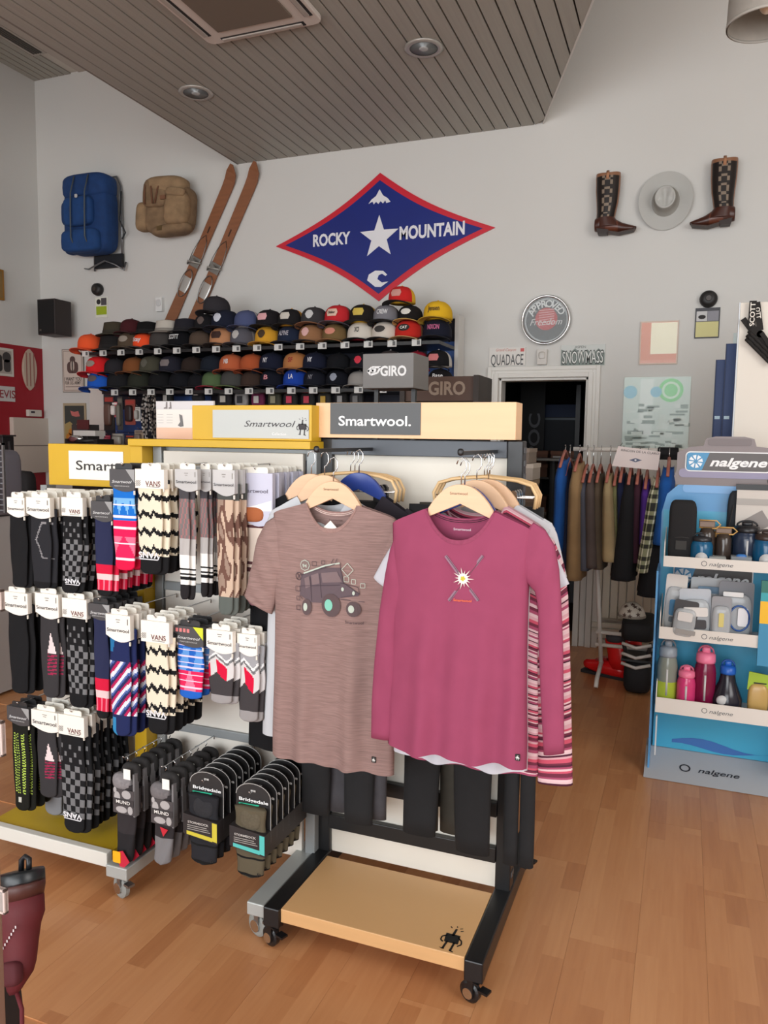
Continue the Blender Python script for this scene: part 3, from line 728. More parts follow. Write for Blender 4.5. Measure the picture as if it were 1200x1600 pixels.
def shirt(label, grp, cx, Y, ztop, hw, ln, sleeves, col, trim, slv=None, group=None, neck=.080, neckdrop=.07, hem_tilt=0., foldamp=.006, seed=0, cat='shirt', name='shirt', fabricmat=None, hang=True, wood=HANG, slope=.055, taper=1., fancy=True):
    """origin = hanger neck. The body is one closed surface (front, back, sides) open at neck and hem."""
    r = thing(name, label, cat, (cx, Y, ztop), 0, grp)
    rnd = random.Random(seed); ph = [rnd.uniform(0, 6.28) for _ in range(6)]
    dpt = .034
    zsh = -.062                                            # height of the neck point below the origin
    def topz(x, front):
        ax = abs(x)
        if ax < neck:
            q = ax / neck; return zsh - (neckdrop if front else .026) * (1 - q ** 2.4)
        q = (ax - neck) / (hw - neck); return zsh - slope * q - .016 * max(0, q - .75) * 4 * (q - .75)
    def body_hw(z):
        t = min(1, max(0, -z / ln)); return hw * (1 - .045 * sin(pi * min(1, t * 1.1))) * (1 + (taper - 1) * t)
    def fold(x, t):
        return foldamp * t * (sin(x * 46 + ph[0]) + .6 * sin(x * 83 + ph[1] + 2 * t) + .3 * sin(x * 25 + ph[2])) * min(1, t * 1.6) + .0015 * sin(x * 60 + t * 22 + ph[3]) * (1 if t > .1 else t * 10)
    def surf(x, z, front=True, lift=0.):
        t = min(1, max(0, (zsh - z) / (ln + zsh)))
        q = max(-1, min(1, x / body_hw(z)))
        e = dpt * sqrt(max(0, 1 - abs(q) ** 3.2)) * (.35 + .65 * min(1, t * 5))
        s = -1 if front else 1
        return (x, s * e + fold(x, t) * (1 if front else .8) * min(1, (1 - abs(q)) * 6) - (lift if front else 0), z)
    nu, nv = 48, (240 if callable(col) else 40)
    def P(front):
        def fn(u, v):
            x0 = (2 * u - 1) * hw; zt = topz(x0, front)
            zb = -ln + hem_tilt * (2 * u - 1) + .004 * sin(x0 * 40 + ph[4])
            z = zt + (zb - zt) * v
            x = (2 * u - 1) * body_hw(z)
            return surf(x, z, front)
        return fn
    b = B()
    cf = col if callable(col) else (lambda u, v: col)
    b.grid(nu, nv, P(True), cf); b.grid(nu, nv, P(False), (lambda u, v: cf(u, v)), flip=True)
    m = fabricmat or FAB
    bo = obj('body', b, m, r, smooth=True, weld=True)
    def sleeve(edges, s):
        """edges: (outer, inner) pairs from the shoulder to the cuff"""
        R_ = []; n = 16; step = 34 if callable(col) else 5
        E_ = [(Vector((s * o_[0], 0, o_[1])), Vector((s * i_[0], 0, i_[1]))) for o_, i_ in edges]; fine = []
        for k in range(len(E_) - 1):
            for q in range(step): a = q / step; fine.append((E_[k][0].lerp(E_[k + 1][0], a), E_[k][1].lerp(E_[k + 1][1], a)))
        fine.append(E_[-1])
        for i, (o_, i_) in enumerate(fine):
            c_ = (o_ + i_) / 2; h_ = (o_ - i_) / 2; t = i / len(fine); d_ = (h_.length * .36 * (1 - .25 * t) + .004) * (.22 + .78 * min(1, t / .35))
            R_.append([c_ + h_ * cos(2 * pi * k / n) + Vector((0, 1, 0)) * sin(2 * pi * k / n) * d_ * (1 + .16 * sin(t * 26 + ph[5] + 2 * cos(2 * pi * k / n)) * (1 if t > .15 else 0)) for k in range(n)])
        bb = B().loops(R_, False, col=(lambda i, j: (slv or cf)(((j / n) * 2) % 1, -(R_[i][0][2] + R_[i][8][2]) / 2 / ln)))
        o = obj('sleeve', bb, m, r, smooth=True); o.modifiers.new('thickness', 'SOLIDIFY').thickness = .0015
        return o
    for s in (-1, 1):
        if sleeves[0 if s < 0 else 1]: sleeve(sleeves[0 if s < 0 else 1], s)
    # neck rib
    pts = [(x, 0, 0) for x in ()]
    n = 22; path = []
    for i in range(n + 1):
        x = -neck + 2 * neck * i / n; path.append(Vector(surf(x, topz(x, True), True, .0008)))
    back = []
    for i in range(n + 1):
        x = neck - 2 * neck * i / n; back.append(Vector(surf(x, topz(x, False), False)))
    if fancy:
        rb = B()
        rings = [[p + Vector((0, -.002, .0)), p + Vector((0, .001, 0)), p + Vector((0, .001, -.011)), p + Vector((0, -.002, -.011))] for p in path]
        rb.loops(rings, True)
        obj('neck_rib', rb, mat(trim, .95, kind='fabric'), r)
        rb = B(); rings = [[p + Vector((0, -.0005, .002)), p + Vector((0, .002, .002)), p + Vector((0, .002, -.012)), p + Vector((0, -.0005, -.012))] for p in back]
        rb.loops(rings, True); o = obj('neck_rib', rb, mat(trim, .95, kind='fabric'), r)
        rb = B()
        for dz in (-.004, -.0085): rb.tube([p + Vector((0, -.0016, dz)) for p in back[2:-2]], .0009, 4)
        obj('neck_piping', rb, mat((236, 214, 206), .8) if trim[0] < 165 and trim[1] > 90 else mat((60, 26, 44), .8), r)
    if hang: hanger(r, 0, w=.166, wood=wood, sign=fancy)
    return r, surf, topz
def place_on(surf, cx, cz, k=1., lift=.0028):
    return lambda x, z: surf(cx + x * k, cz + z * k, True, lift)
def arm_rail(x, z=1.472):
    b = B().box(x - .006, x + .006, 1.84, YS - .002, z - .012, z - .002)
    obj('face_out_arm', b, BLKM, st, world=True); 
    o = obj('arm_cap', B().blob((x, 1.838, z - .004), (.008, .006, .009), .8), BLKM, st, world=True, smooth=True)
# ---- brown T-shirt
YT = 1.945; ct = at(522, 752, YT); zn = ct[2]
ZR = 1.472
TEE = (144, 118, 113)
mt_tee = mat(TEE, .95, kind='heather', amt=.17, spec=.15)
hw_t = .192; cxt = at(520, 900, 1.945)[0]
tl = zn - at(520, 1192, YT)[2]
def tpl(px, py): p = at(px, py, YT - .02); return (p[0] - cxt, p[2] - zn)
sl_ = [((-tpl(*o_)[0], tpl(*o_)[1]), (-tpl(*i_)[0], tpl(*i_)[1])) for o_, i_ in (((428, 805), (474, 850)), ((410, 817), (455, 880)), ((397, 842), (442, 905)), ((389, 880), (430, 930)), ((381, 915), (424, 950)), ((377, 932), (420, 962)))]
sl_r = [((o_[0] - .01, o_[1]), (i_[0] - .01, i_[1])) for o_, i_ in sl_]
tee, sf, tz = shirt('heathered brown T-shirt printed with an off-road car hanging front left', None, cxt, YT, zn, hw_t, tl, (sl_, sl_r), TEE, (150, 120, 114), seed=3, fabricmat=mt_tee, neck=.077, neckdrop=.068, foldamp=.009, slope=.032)
def tpl(px, py):
    p = at(px, py, YT - .03); return (p[0] - cxt, p[2] - zn)
o0 = tpl(515, 925)
pm = lambda x, z: sf(x, z, True, .0032)
def pp(pts): return [tpl(370 + x / 4.286, 700 + y / 4.286) for x, y in pts]
dkp = mat((74, 62, 70), .9); dk2 = mat((96, 82, 88), .9); mint = mat((126, 196, 176), .8); palm = mat((186, 196, 184), .8)
car = [pp([(440, 850), (560, 800), (700, 800), (720, 900), (830, 975), (820, 990), (700, 1000), (600, 1035), (500, 1030), (430, 980)])]
decal(car, dk2, tee, pm, name='car_body_print')
decal([pp([(462, 870), (492, 855), (500, 925), (470, 935)]), pp([(505, 850), (550, 835), (560, 905), (512, 915)]), pp([(570, 835), (680, 825), (712, 895), (580, 900)])], mat((122, 104, 106), .9), tee, lambda x, z: sf(x, z, True, .0040), name='car_windows_print')
ln_ = []
for l in ([(440, 850), (560, 795), (700, 770), (720, 900), (830, 975)], [(700, 900), (820, 930), (830, 975), (700, 1000)], [(500, 860), (510, 1020)], [(560, 840), (575, 1000)], [(430, 920), (700, 915)], [(430, 980), (450, 1010)], [(700, 1010), (860, 1030)], [(640, 770), (655, 740)], [(668, 768), (680, 738)], [(440, 845), (700, 765)]):
    ln_ += stroke(pp(l), .0016)
decal(ln_, dkp, tee, lambda x, z: sf(x, z, True, .0046), name='car_outline_print')
for cx_, cy_, rx, ry in ((478, 1060, 34, 52), (638, 1050, 64, 75), (790, 1075, 50, 48)):
    c0 = tpl(370 + cx_ / 4.286, 700 + cy_ / 4.286); s_ = .0019 / 4.286
    decal([circ(c0[0], c0[1], rx * s_, 18, ry * s_)], mat((90, 74, 76), .9), tee, lambda x, z: sf(x, z, True, .0050), name='tyre_print')
    decal([circ(c0[0] - rx * s_ * .25, c0[1], rx * s_ * .42, 14, ry * s_ * .5)], mint if rx > 60 else palm, tee, lambda x, z: sf(x, z, True, .0056), name='wheel_print')
for cx_, cy_ in ((716, 943), (792, 968)):
    c0 = tpl(370 + cx_ / 4.286, 700 + cy_ / 4.286); decal([circ(c0[0], c0[1], .0042, 12, .0058)], palm, tee, lambda x, z: sf(x, z, True, .0056), name='lamp_print')
decal(stroke(pp([(460, 835), (600, 785), (700, 768)]), .004), palm, tee, lambda x, z: sf(x, z, True, .0056), name='roof_board_print')
c0 = tpl(370 + 465 / 4.286, 700 + 782 / 4.286)
decal([circ(c0[0], c0[1], .0155, 8)], palm, tee, pm, name='route_badge_print'); decal([circ(c0[0], c0[1], .0135, 8)], mat((128, 108, 104), .9), tee, lambda x, z: sf(x, z, True, .0038), name='route_badge_print')
txt('94', .010, palm, tee, (0, 0, 0), drape=lambda x, y: sf(c0[0] + x, c0[1] + y - .001, True, .0046), bold=.02)
c0b = tpl(370 + 424 / 4.286, 700 + 855 / 4.286)
decal(ring(c0b[0], c0b[1], .0115, .0018, 16) + stroke([(c0b[0] - .006, c0b[1] - .008), (c0b[0] + .006, c0b[1] + .008)], .0016) + stroke([(c0b[0] + .006, c0b[1] - .008), (c0b[0] - .006, c0b[1] + .008)], .0016), dkp, tee, pm, name='crossing_badge_print')
c1 = tpl(370 + 750 / 4.286, 700 + 812 / 4.286)
decal(stroke([(c1[0], c1[1] + .018), (c1[0] + .017, c1[1]), (c1[0], c1[1] - .018), (c1[0] - .017, c1[1]), (c1[0], c1[1] + .018)], .0016), palm, tee, lambda x, z: sf(x, z, True, .0052), name='diamond_badge_print')
for bx, by, w_ in ((528, 772, .006), (585, 765, .005), (418, 938, .007), (742, 876, .007), (790, 893, .006), (420, 1002, .005), (850, 920, .006), (420, 1065, .006)):
    c2 = tpl(370 + bx / 4.286, 700 + by / 4.286); q = w_
    decal(stroke([(c2[0] - q, c2[1] - q), (c2[0] + q, c2[1] - q), (c2[0] + q, c2[1] + q), (c2[0] - q, c2[1] + q), (c2[0] - q, c2[1] - q)], .0014), dkp if bx < 700 else palm, tee, lambda x, z: sf(x, z, True, .0052), name='small_badge_print')
c3 = tpl(370 + 792 / 4.286, 700 + 1165 / 4.286)
txt('Smartwool', .008, dkp, tee, (0, 0, 0), width=.052, drape=lambda x, y: sf(c3[0] + x, c3[1] + y, True, .0032))
c4 = (-.0, tz(0, False) - .022)
txt('Smartwool', .005, mat((80, 56, 56), .9), tee, (0, 0, 0), width=.04, drape=lambda x, y: sf(c4[0] + x, c4[1] + y, False, 0)[0:1] + (sf(c4[0] + x, c4[1] + y, False, 0)[1] - .003, c4[1] + y))
obj('paper_tag', B().prism([(-.028, tz(0, True) - .004), (.026, tz(0, True) - .004), (.0, tz(0, True) + .022)], -.018, -.0172), PAPER, tee)
def hemtag(t, sfn, x, z):
    p = sfn(x, z, True, .001); o = obj('hem_label', B().box(p[0] - .006, p[0] + .006, p[1] - .003, p[1], p[2] - .008, p[2] + .008), mat((22, 20, 22), .6), t)
    decal(emblem(.012), mat((230, 230, 225), .6), o, lambda a, c: (p[0] + a, p[1] - .0034, p[2] - .006 + c))
q = tpl(583, 1188); hemtag(tee, sf, q[0], q[1])

# ---- purple long sleeved shirt
YPp = 1.85; cp = at(725, 757, YPp); znp = cp[2]; cxp = -.512
PUR = (148, 68, 96)
mt_pur = mat(PUR, .88, kind='fabric', amt=.03, spec=.2, scale=.2)
def ppl(px, py): p = at(px, py, YPp - .03); return (p[0] - cxp, p[2] - znp)
def pth(pts, s):
    out = []
    for xo, xi, y in pts:
        a, c_ = ppl(xo, y), ppl(xi, y); out.append((s * (a[0] + c_[0]) / 2, (a[1] + c_[1]) / 2, abs(a[0] - c_[0]) / 2))
    return out
lp = sum(at(x, 1180, YPp)[2] for x in (610, 815)) / 2
Lp = znp - lp
def prs(L, s): return [((s * ppl(*o_)[0], ppl(*o_)[1]), (s * ppl(*i_)[0], ppl(*i_)[1])) for o_, i_ in L]
slL = prs([((632, 818), (668, 868)), ((614, 832), (655, 895)), ((603, 860), (640, 915)), ((595, 900), (630, 935)), ((586, 960), (622, 980)), ((578, 1040), (614, 1060)), ((574, 1100), (610, 1110)), ((573, 1158), (606, 1162))], -1)
slR = prs([((830, 818), (790, 868)), ((849, 830), (803, 895)), ((864, 855), (820, 915)), ((871, 893), (832, 928)), ((874, 940), (837, 950)), ((877, 1010), (838, 1010)), ((878, 1090), (841, 1090)), ((879, 1184), (846, 1186))], 1)
pur, pf, pz = shirt('plum purple long-sleeved shirt printed with crossed skis and a white flower hanging front right', None, cxp, YPp, znp, .184, Lp, (slL, slR), PUR, (143, 64, 92), seed=11, fabricmat=mt_pur, neck=.087, neckdrop=.074, foldamp=.010, slope=.040, taper=1.0)
F0 = ppl(725, 903)
skm = mat((142, 110, 128), .8)
for a, b_ in (((697, 868), (748, 938)), ((755, 868), (702, 938))):
    decal(stroke([ppl(*a), ppl(*b_)], .0075), skm, pur, lambda x, z: pf(x, z, True, .003), name='ski_print')
    decal(stroke([(ppl(*a)[0] + .002, ppl(*a)[1]), (ppl(*b_)[0] + .002, ppl(*b_)[1])], .0015), mat((90, 60, 70), .8), pur, lambda x, z: pf(x, z, True, .0036), name='ski_print')
pet = []
for k in range(14):
    a = 2 * pi * k / 14; R1 = .028 if k % 2 == 0 else .021
    pet.append([(F0[0] + .008 * cos(a - .25), F0[1] + .008 * sin(a - .25)), (F0[0] + R1 * cos(a), F0[1] + R1 * sin(a)), (F0[0] + .008 * cos(a + .25), F0[1] + .008 * sin(a + .25))])
decal(pet + [circ(F0[0], F0[1], .0125)], mat((240, 232, 220), .8), pur, lambda x, z: pf(x, z, True, .0046), name='flower_print')
decal([circ(F0[0] + .004 * cos(a), F0[1] + .004 * sin(a), .0026, 8) for a in (0, 1.2, 2.4, 3.6, 4.8)] + [circ(F0[0], F0[1], .003, 8)], mat((196, 186, 60), .8), pur, lambda x, z: pf(x, z, True, .0056), name='flower_centre_print')
c5 = ppl(724, 937); txt('Smartwool', .006, mat((232, 110, 70), .8), pur, (0, 0, 0), width=.045, bold=.02, drape=lambda x, y: pf(c5[0] + x, c5[1] + y, True, .0046))
c6 = (-.0, pz(0, False) - .026)
txt('Smartwool', .006, mat((236, 214, 224), .8), pur, (0, 0, 0), width=.045, bold=.01, drape=lambda x, y: (c6[0] + x, pf(c6[0] + x, c6[1] + y, False)[1] - .003, c6[1] + y))
q = ppl(808, 1187); hemtag(pur, pf, q[0], q[1] + .004)

# ---- the shirts behind them, each facing out on the same arm
WHT = (206, 206, 210)
def stripes(u, v):
    v = v * 3.1; k = int(v * 26) % 5
    return ((206, 160, 168), (110, 50, 68), (214, 184, 188), (196, 84, 106), (160, 76, 104))[(k * 3 + int(v * 3)) % 5] if fr(v * 26) < .75 else ((80, 40, 56) if k % 2 else (222, 190, 194))
tz2 = -.012
def bshirt(label, cx, Y, dz, hw, ln, sl, col, seed, wood=HANG, cat='shirt', slv=None, trim=None, name='shirt', taper=1.):
    return shirt(label, None, cx, Y, ZR - .073 + dz, hw, ln, sl, col, trim or (col if not callable(col) else (220, 180, 190)), seed=seed, slv=slv, hang=True, wood=wood, fancy=False, cat=cat, name=name, taper=taper)
def pe(cx, Y, L, s=1, z0=None):
    z0 = z0 or ZR - .073
    def f(p): q = at(*p, Y); return (s * (q[0] - cx), q[2] - z0)
    return [(f(a_), f(c_)) for a_, c_ in L]
def hem(px, py, Y, dz=0.): return ZR - .073 + dz - at(px, py, Y)[2]
BLU = mat((34, 62, 140), .25)
sL = [((.150, -.097), (.11, -.14)), ((.170, -.108), (.12, -.175)), ((.184, -.135), (.135, -.20)), ((.196, -.18), (.145, -.225)), ((.206, -.22), (.155, -.25)), ((.213, -.245), (.165, -.262))]
LL = [((.150, -.097), (.11, -.14)), ((.172, -.11), (.12, -.175)), ((.188, -.14), (.135, -.20)), ((.197, -.2), (.142, -.24)), ((.203, -.3), (.15, -.32)), ((.207, -.45), (.158, -.46)), ((.21, -.66), (.172, -.665))]
LS = [((o_[0] + .012 + .02 * min(1, -o_[1]), o_[1] * 1.11), (i_[0] + .006 + .02 * min(1, -i_[1]), i_[1] * 1.11)) for o_, i_ in LL]
bshirt('light grey T-shirt hanging directly behind the brown T-shirt', -0.953, 1.99, -.006, .18, hem(415, 1142, 1.99), (sL, sL), (196, 198, 202), 21, taper=1.13)
bshirt('long black long-sleeved shirt hanging behind the brown and grey T-shirts', -1.015, 2.03, -.006, .19, hem(400, 1160, 2.03), (LL, LL), (24, 24, 26), 22, taper=1.13)
bshirt('charcoal shirt on a wooden hanger hanging fourth on the left arm', -.88, 2.068, 0, .17, .60, (sL, sL), (46, 42, 48), 23, wood=BLU)
bshirt('grey and white T-shirt with short sleeves hanging second on the right arm', cxp - .006, 1.905, -.016, .182, hem(700, 1176, 1.905), (pe(cxp - .006, 1.905, [((624, 832), (668, 880)), ((612, 842), (650, 900)), ((600, 862), (630, 915)), ((584, 892), (612, 915))], -1), pe(cxp - .006, 1.905, [((838, 828), (800, 875)), ((860, 846), (825, 900)), ((876, 870), (848, 912)), ((890, 902), (866, 914))])), (198, 198, 206), 31, wood=BLU)
bshirt('long-sleeved shirt with pink white and maroon stripes behind the plum shirt', cxp + .012, 1.955, -.004, .186, hem(750, 1192, 1.955), (LL, pe(cxp + .012, 1.955, [((842, 822), (800, 870)), ((866, 842), (825, 905)), ((882, 880), (835, 930)), ((888, 930), (838, 960)), ((891, 1020), (838, 1030)), ((893, 1110), (840, 1120)), ((895, 1224), (840, 1220))])), stripes, 32, slv=stripes)
bshirt('black shirt with pale grey shoulders hanging fourth on the right arm', cxp + .03, 2.01, -.004, .184, .58, (sL, sL), lambda u, v: (30, 28, 30) if v > .05 else (196, 196, 200), 33, slv=lambda u, v: (196, 196, 200), trim=(190, 190, 196))
arm_rail(cxt); arm_rail(cxp)
# spare wire hooks gathered behind on both arms
for cx in (cxt - .01, cxp):
    for k in range(3):
        o = thing('wire_hanger', ORD[k] + ' bent pale wood trouser hanger behind the shirts on the ' + ('left' if cx < -.7 else 'right') + ' arm', 'hanger', (cx, 2.085 + .032 * k, ZR - .073), 0, ('left' if cx < -.7 else 'right') + ' arm trouser hangers')
        hk = [(0, 0, -.004), (0, 0, .025)] + [(.013 * cos(a), 0, .046 + .021 * sin(a)) for a in [radians(q_) for q_ in (-60, -20, 30, 80, 130, 170)]]
        obj('hook', B().tube(hk, .0016, 6), CHROME, o, smooth=True)
        wpath = [(-.14, 0, -.085), (-.145, 0, -.05), (-.13, 0, -.022), (-.09, 0, -.010), (0, 0, -.002), (.09, 0, -.010), (.13, 0, -.022), (.145, 0, -.05), (.14, 0, -.085)]
        obj('bent_wood_bow', B().tube(wpath, .0048, 8), mat((222, 186, 136), .5), o, smooth=True)
        obj('bar', B().tube([(-.138, 0, -.056), (.138, 0, -.056)], .0022, 6), CHROME, o, smooth=True)
        for s in (-1, 1):
            obj('clip', B().box(s * .085 - .009, s * .085 + .009, -.008, .008, -.085, -.045).lathe([(.009, -.006), (.009, .006)], 10, (s * .085, -.006, -.045), 'y'), BLKM if cx < -.7 or s < 0 else CHROME, o)
# trousers clipped to those hangers
def trousers(label, cx, Y, ztop, w, ln, col, wood=None, seed=0, flare=1., leg_gap=.02, grp=None, name='trousers', lens=None):
    r = thing(name, label, 'trousers', (cx, Y, ztop), 0, grp)
    rnd = random.Random(seed)
    m = mat(col, .9, kind='fabric', amt=.1, scale=.3)
    b = B(); n = 20
    R_ = []
    for j in range(9):
        v = j / 8; z = -v * ln * .34
        R_.append([(w / 2 * (1 + .08 * v) * (1 if cos(t) > 0 else -1) * abs(cos(t)) ** .6, .016 * sin(t) * (1 + .2 * sin(3 * cos(t) * 3 + v)), z) for t in [2 * pi * k / n for k in range(n)]])
    b.loops(R_, True); obj('waist', b, m, r, smooth=True)
    for s in (-1, 1):
        R_ = []
        L = ln if lens is None else lens[0 if s < 0 else 1]
        for j in range(15):
            v = j / 14; z = -ln * .30 - v * (L - ln * .30); wl_ = w * .26 * (1 - .25 * v * (2 - flare))
            R_.append([(s * (w * .27 + leg_gap * v * .5) + wl_ * (1 if cos(t) > 0 else -1) * abs(cos(t)) ** .7, .016 * sin(t) + .005 * sin(v * 9 + s + seed), z) for t in [2 * pi * k / 12 for k in range(12)]])
        obj('leg', B().loops(R_, True), m, r, smooth=True)
    return r
zT = ZR - .073 - .085
trousers('black trousers clipped on a hanger behind the brown T-shirt', -.95, 2.085, zT, .24, zT - at(495, 1270, 2.085)[2], (26, 26, 28), seed=1)
trousers('grey and black tights clipped on a hanger behind the brown T-shirt', -.90, 2.117, zT, .20, zT - at(515, 1262, 2.117)[2], (66, 64, 68), seed=2)
trousers('black trousers clipped on a hanger behind the plum shirt', -.60, 2.085, zT, .26, zT - at(620, 1296, 2.085)[2], (20, 20, 22), seed=3, lens=(zT - at(622, 1294, 2.085)[2], zT - at(690, 1322, 2.085)[2]))
trousers('dark olive leggings hanging between the two shirts behind black trousers', -.64, 2.149, zT, .16, zT - at(650, 1290, 2.149)[2], (58, 54, 46), seed=4, flare=2, leg_gap=0)
trousers('long black trousers hanging at the right side of the display stand', at(812, 1250, 2.149)[0], 2.149, zT, .085, zT - at(812, 1352, 2.149)[2], (24, 24, 26), seed=5, flare=2, leg_gap=0)

# ================================================================ things fixed to the back wall
def W_(px, py, d=0.): return at(px, py, YB - d)
# diamond sign: four curved sides, red rim, blue field
dl, dr, dt_, db = W_(432, 388), W_(774, 356), W_(593, 271), W_(592, 471)
dc_ = Vector(((dl[0] + dr[0]) / 2, YB, (dt_[2] + db[2]) / 2)); hwD, hhD = (dr[0] - dl[0]) / 2, (dt_[2] - db[2]) / 2
sg = thing('shop_sign', 'large red and blue diamond sign with a white star reading ROCKY MOUNTAIN', 'sign', dc_)
def diamond(a, h, bow, n=12):
    pts = []
    for (x0, z0), (x1, z1) in (((-a, 0), (0, h)), ((0, h), (a, 0)), ((a, 0), (0, -h)), ((0, -h), (-a, 0))):
        for i in range(n):
            t = i / n; k = bow * 4 * t * (1 - t)
            x, z = x0 + (x1 - x0) * t, z0 + (z1 - z0) * t; pts.append((x * (1 - k), z * (1 - k)))
    return pts
obj('rim', B().prism(diamond(hwD, hhD, .10), -.014, -.001), mat((205, 32, 52), .35), sg)
obj('field', B().prism(diamond(hwD * .90, hhD * .885, .105), -.018, -.0135), mat((22, 40, 122), .3, kind='card', amt=.06, scale=.4), sg)
star = [((.175 if i % 2 == 0 else .07) * sin(pi * i / 5), (.175 if i % 2 == 0 else .07) * cos(pi * i / 5)) for i in range(10)]
wt = mat((232, 232, 236), .4)
obj('star', B().prism(star, -.022, -.0175), wt, sg)
txt('ROCKY', .095, wt, sg, (-.385 - .04, -.0186, 0.02), width=.34, bold=.035, rot=(90, 0, 0))
txt('MOUNTAIN', .10, wt, sg, (.405 + .04, -.0186, 0.02), width=.54, bold=.035)
obj('mountain', B().prism([(-.095, .27), (-.07, .30), (-.03, .325), (0, .375), (.03, .325), (.07, .30), (.095, .27), (.06, .262), (.05, .285), (.03, .262), (.01, .282), (-.01, .262), (-.03, .28), (-.05, .262), (-.06, .285)], -.022, -.0175), wt, sg)
wv = [(-.10, -.335), (-.085, -.29), (-.03, -.262), (.04, -.268), (.075, -.30), (.06, -.31), (.03, -.29), (.0, -.30), (-.01, -.33), (.03, -.36), (.085, -.355), (.02, -.395), (-.03, -.39)]
obj('wave', B().prism(wv, -.022, -.0175), wt, sg)

# wooden skis with their bindings
def ski(p_tip, p_tail, w, label):
    a, c = W_(*p_tip), W_(*p_tail); d = (a - c); Ls = d.length; dn = d.normalized(); nn = Vector((dn.z, 0, -dn.x))
    r = thing('wooden_ski', label, 'ski', (c[0], YB, c[2]))
    o = Vector((0, 0, 0)); rings = []
    for k in range(25):
        t = k / 24; wd = w * (1 - .12 * sin(pi * t)); lift = .012
        if t > .93: wd *= sqrt(max(.01, 1 - ((t - .93) / .072) ** 2)); 
        if t > .88: lift += (t - .88) ** 2 * 5
        q = dn * (Ls * t); y = -lift
        rings.append([q + nn * wd / 2 + Vector((0, y, 0)), q - nn * wd / 2 + Vector((0, y, 0)), q - nn * wd / 2 + Vector((0, y - .014, 0)), q + nn * wd / 2 + Vector((0, y - .014, 0))])
    obj('ski_body', B().loops(rings, True), mat((138, 88, 58), .5, kind='wood', amt=.12, scale=.6), r)
    for t0, t1 in ((.60, .64),): obj('stamp', B().bar(dn * Ls * t0 + Vector((0, -.0275, 0)), dn * Ls * t1 + Vector((0, -.0275, 0)), .012, .002, (0, 1, 0)), mat((60, 36, 26), .6), r)
    t = .39; base = dn * Ls * t
    obj('toe_plate', B().bar(base + dn * .0 + Vector((0, -.03, 0)), base + dn * .09 + Vector((0, -.03, 0)), w * .95, .008, (0, 1, 0)), mat((150, 148, 144), .35, .8), r, bevel=.002)
    hp = [base + dn * (-.16 + .12 * (1 - cos(a_)) * .0 + .13 * cos(a_)) * 1 + nn * w * .48 * sin(a_) + Vector((0, -.042, 0)) for a_ in [2 * pi * k / 18 for k in range(19)]]
    obj('heel_plate', B().tube([base - dn * .24 + Vector((0, -.032, 0)), base - dn * .10 + Vector((0, -.032, 0))], [w * .35, w * .42], 14, flat=.15), mat((190, 188, 184), .3, .6), r)
    obj('cable', B().tube(hp, .004, 6, cap=False), mat((130, 130, 128), .3, .9), r, smooth=True)
    cb = [base + nn * w * .5 + Vector((0, -.035, 0)), base + dn * .12 + nn * w * .55 + Vector((0, -.04, 0)), base + dn * .24 + nn * w * .35 + Vector((0, -.035, 0)), base + dn * .30 + Vector((0, -.033, 0)), base + dn * .24 - nn * w * .35 + Vector((0, -.035, 0)), base + dn * .12 - nn * w * .5 + Vector((0, -.04, 0)), base - nn * w * .5 + Vector((0, -.035, 0))]
    obj('front_cable', B().tube(cb, .003, 6), mat((130, 130, 128), .3, .9), r, smooth=True)
    obj('toe_strap', B().tube([base - nn * w * .6 + Vector((0, -.03, 0)), base - nn * w * .4 + Vector((0, -.07, 0)) + dn * .03, base + nn * w * .4 + Vector((0, -.07, 0)) + dn * .05, base + nn * w * .6 + Vector((0, -.03, 0)) + dn * .06], .008, 6, flat=.6), mat((170, 166, 158), .5), r, smooth=True)
    obj('buckle', B().box(-.018, .018, -.085, -.06, -.014, .014).xf(Matrix.Translation(base + dn * .055)), mat((150, 150, 146), .3, .9), r, bevel=.002)
    return r
ski((371, 262), (264, 512), .112, 'left one of two tilted wooden skis on the wall')
ski((407, 258), (292, 530), .112, 'right one of two tilted wooden skis on the wall')

# blue frame rucksack
def P2(px, py, o): q = W_(px, py); return (q[0] - o[0], q[2] - o[2])
o = W_(140, 340, .17); bp = thing('frame_rucksack', 'tall blue rucksack on a grey tubular frame hanging high on the left', 'rucksack', (o[0], YB, o[2]))
bl = mat((18, 56, 108), .85, kind='fabric', amt=.12, scale=.12); bl2 = mat((20, 64, 120), .85, kind='fabric', amt=.12, scale=.12); stp = mat((74, 84, 92), .7)
k_ = (W_(175, 340)[0] - W_(105, 340)[0]) / 70
def u(px): return (px - 140) * k_
def w_(py): return -(py - 340) * k_
obj('main_bag', B().blob((u(140), -.15, w_(345)), (k_ * 33, .11, k_ * 50), .38, 22, 14), bl, bp, smooth=True)
obj('top_flap', B().blob((u(140), -.16, w_(296)), (k_ * 34, .12, k_ * 19), .5, 22, 12), bl, bp, smooth=True)
obj('front_pocket', B().blob((u(136), -.27, w_(335)), (k_ * 22, .05, k_ * 22), .45, 18, 10), bl2, bp, smooth=True)
obj('lower_pocket', B().blob((u(138), -.26, w_(378)), (k_ * 28, .06, k_ * 17), .45, 18, 10), bl2, bp, smooth=True)
obj('side_pocket', B().blob((u(104), -.14, w_(330)), (k_ * 6, .06, k_ * 18), .5), bl, bp, smooth=True)
obj('side_pocket', B().blob((u(108), -.14, w_(378)), (k_ * 6, .06, k_ * 14), .5), bl, bp, smooth=True)
for px in (131, 152):
    obj('strap', B().tube([(u(px), -.28, w_(283)), (u(px + .5), -.335, w_(310)), (u(px + 1), -.345, w_(335)), (u(px), -.34, w_(375)), (u(px), -.28, w_(394))], .008, 6, flat=.5), stp, bp, smooth=True)
obj('buckle', B().blob((u(139), -.328, w_(315)), (.015, .008, .02), .5), mat((190, 190, 190), .4), bp, smooth=True)
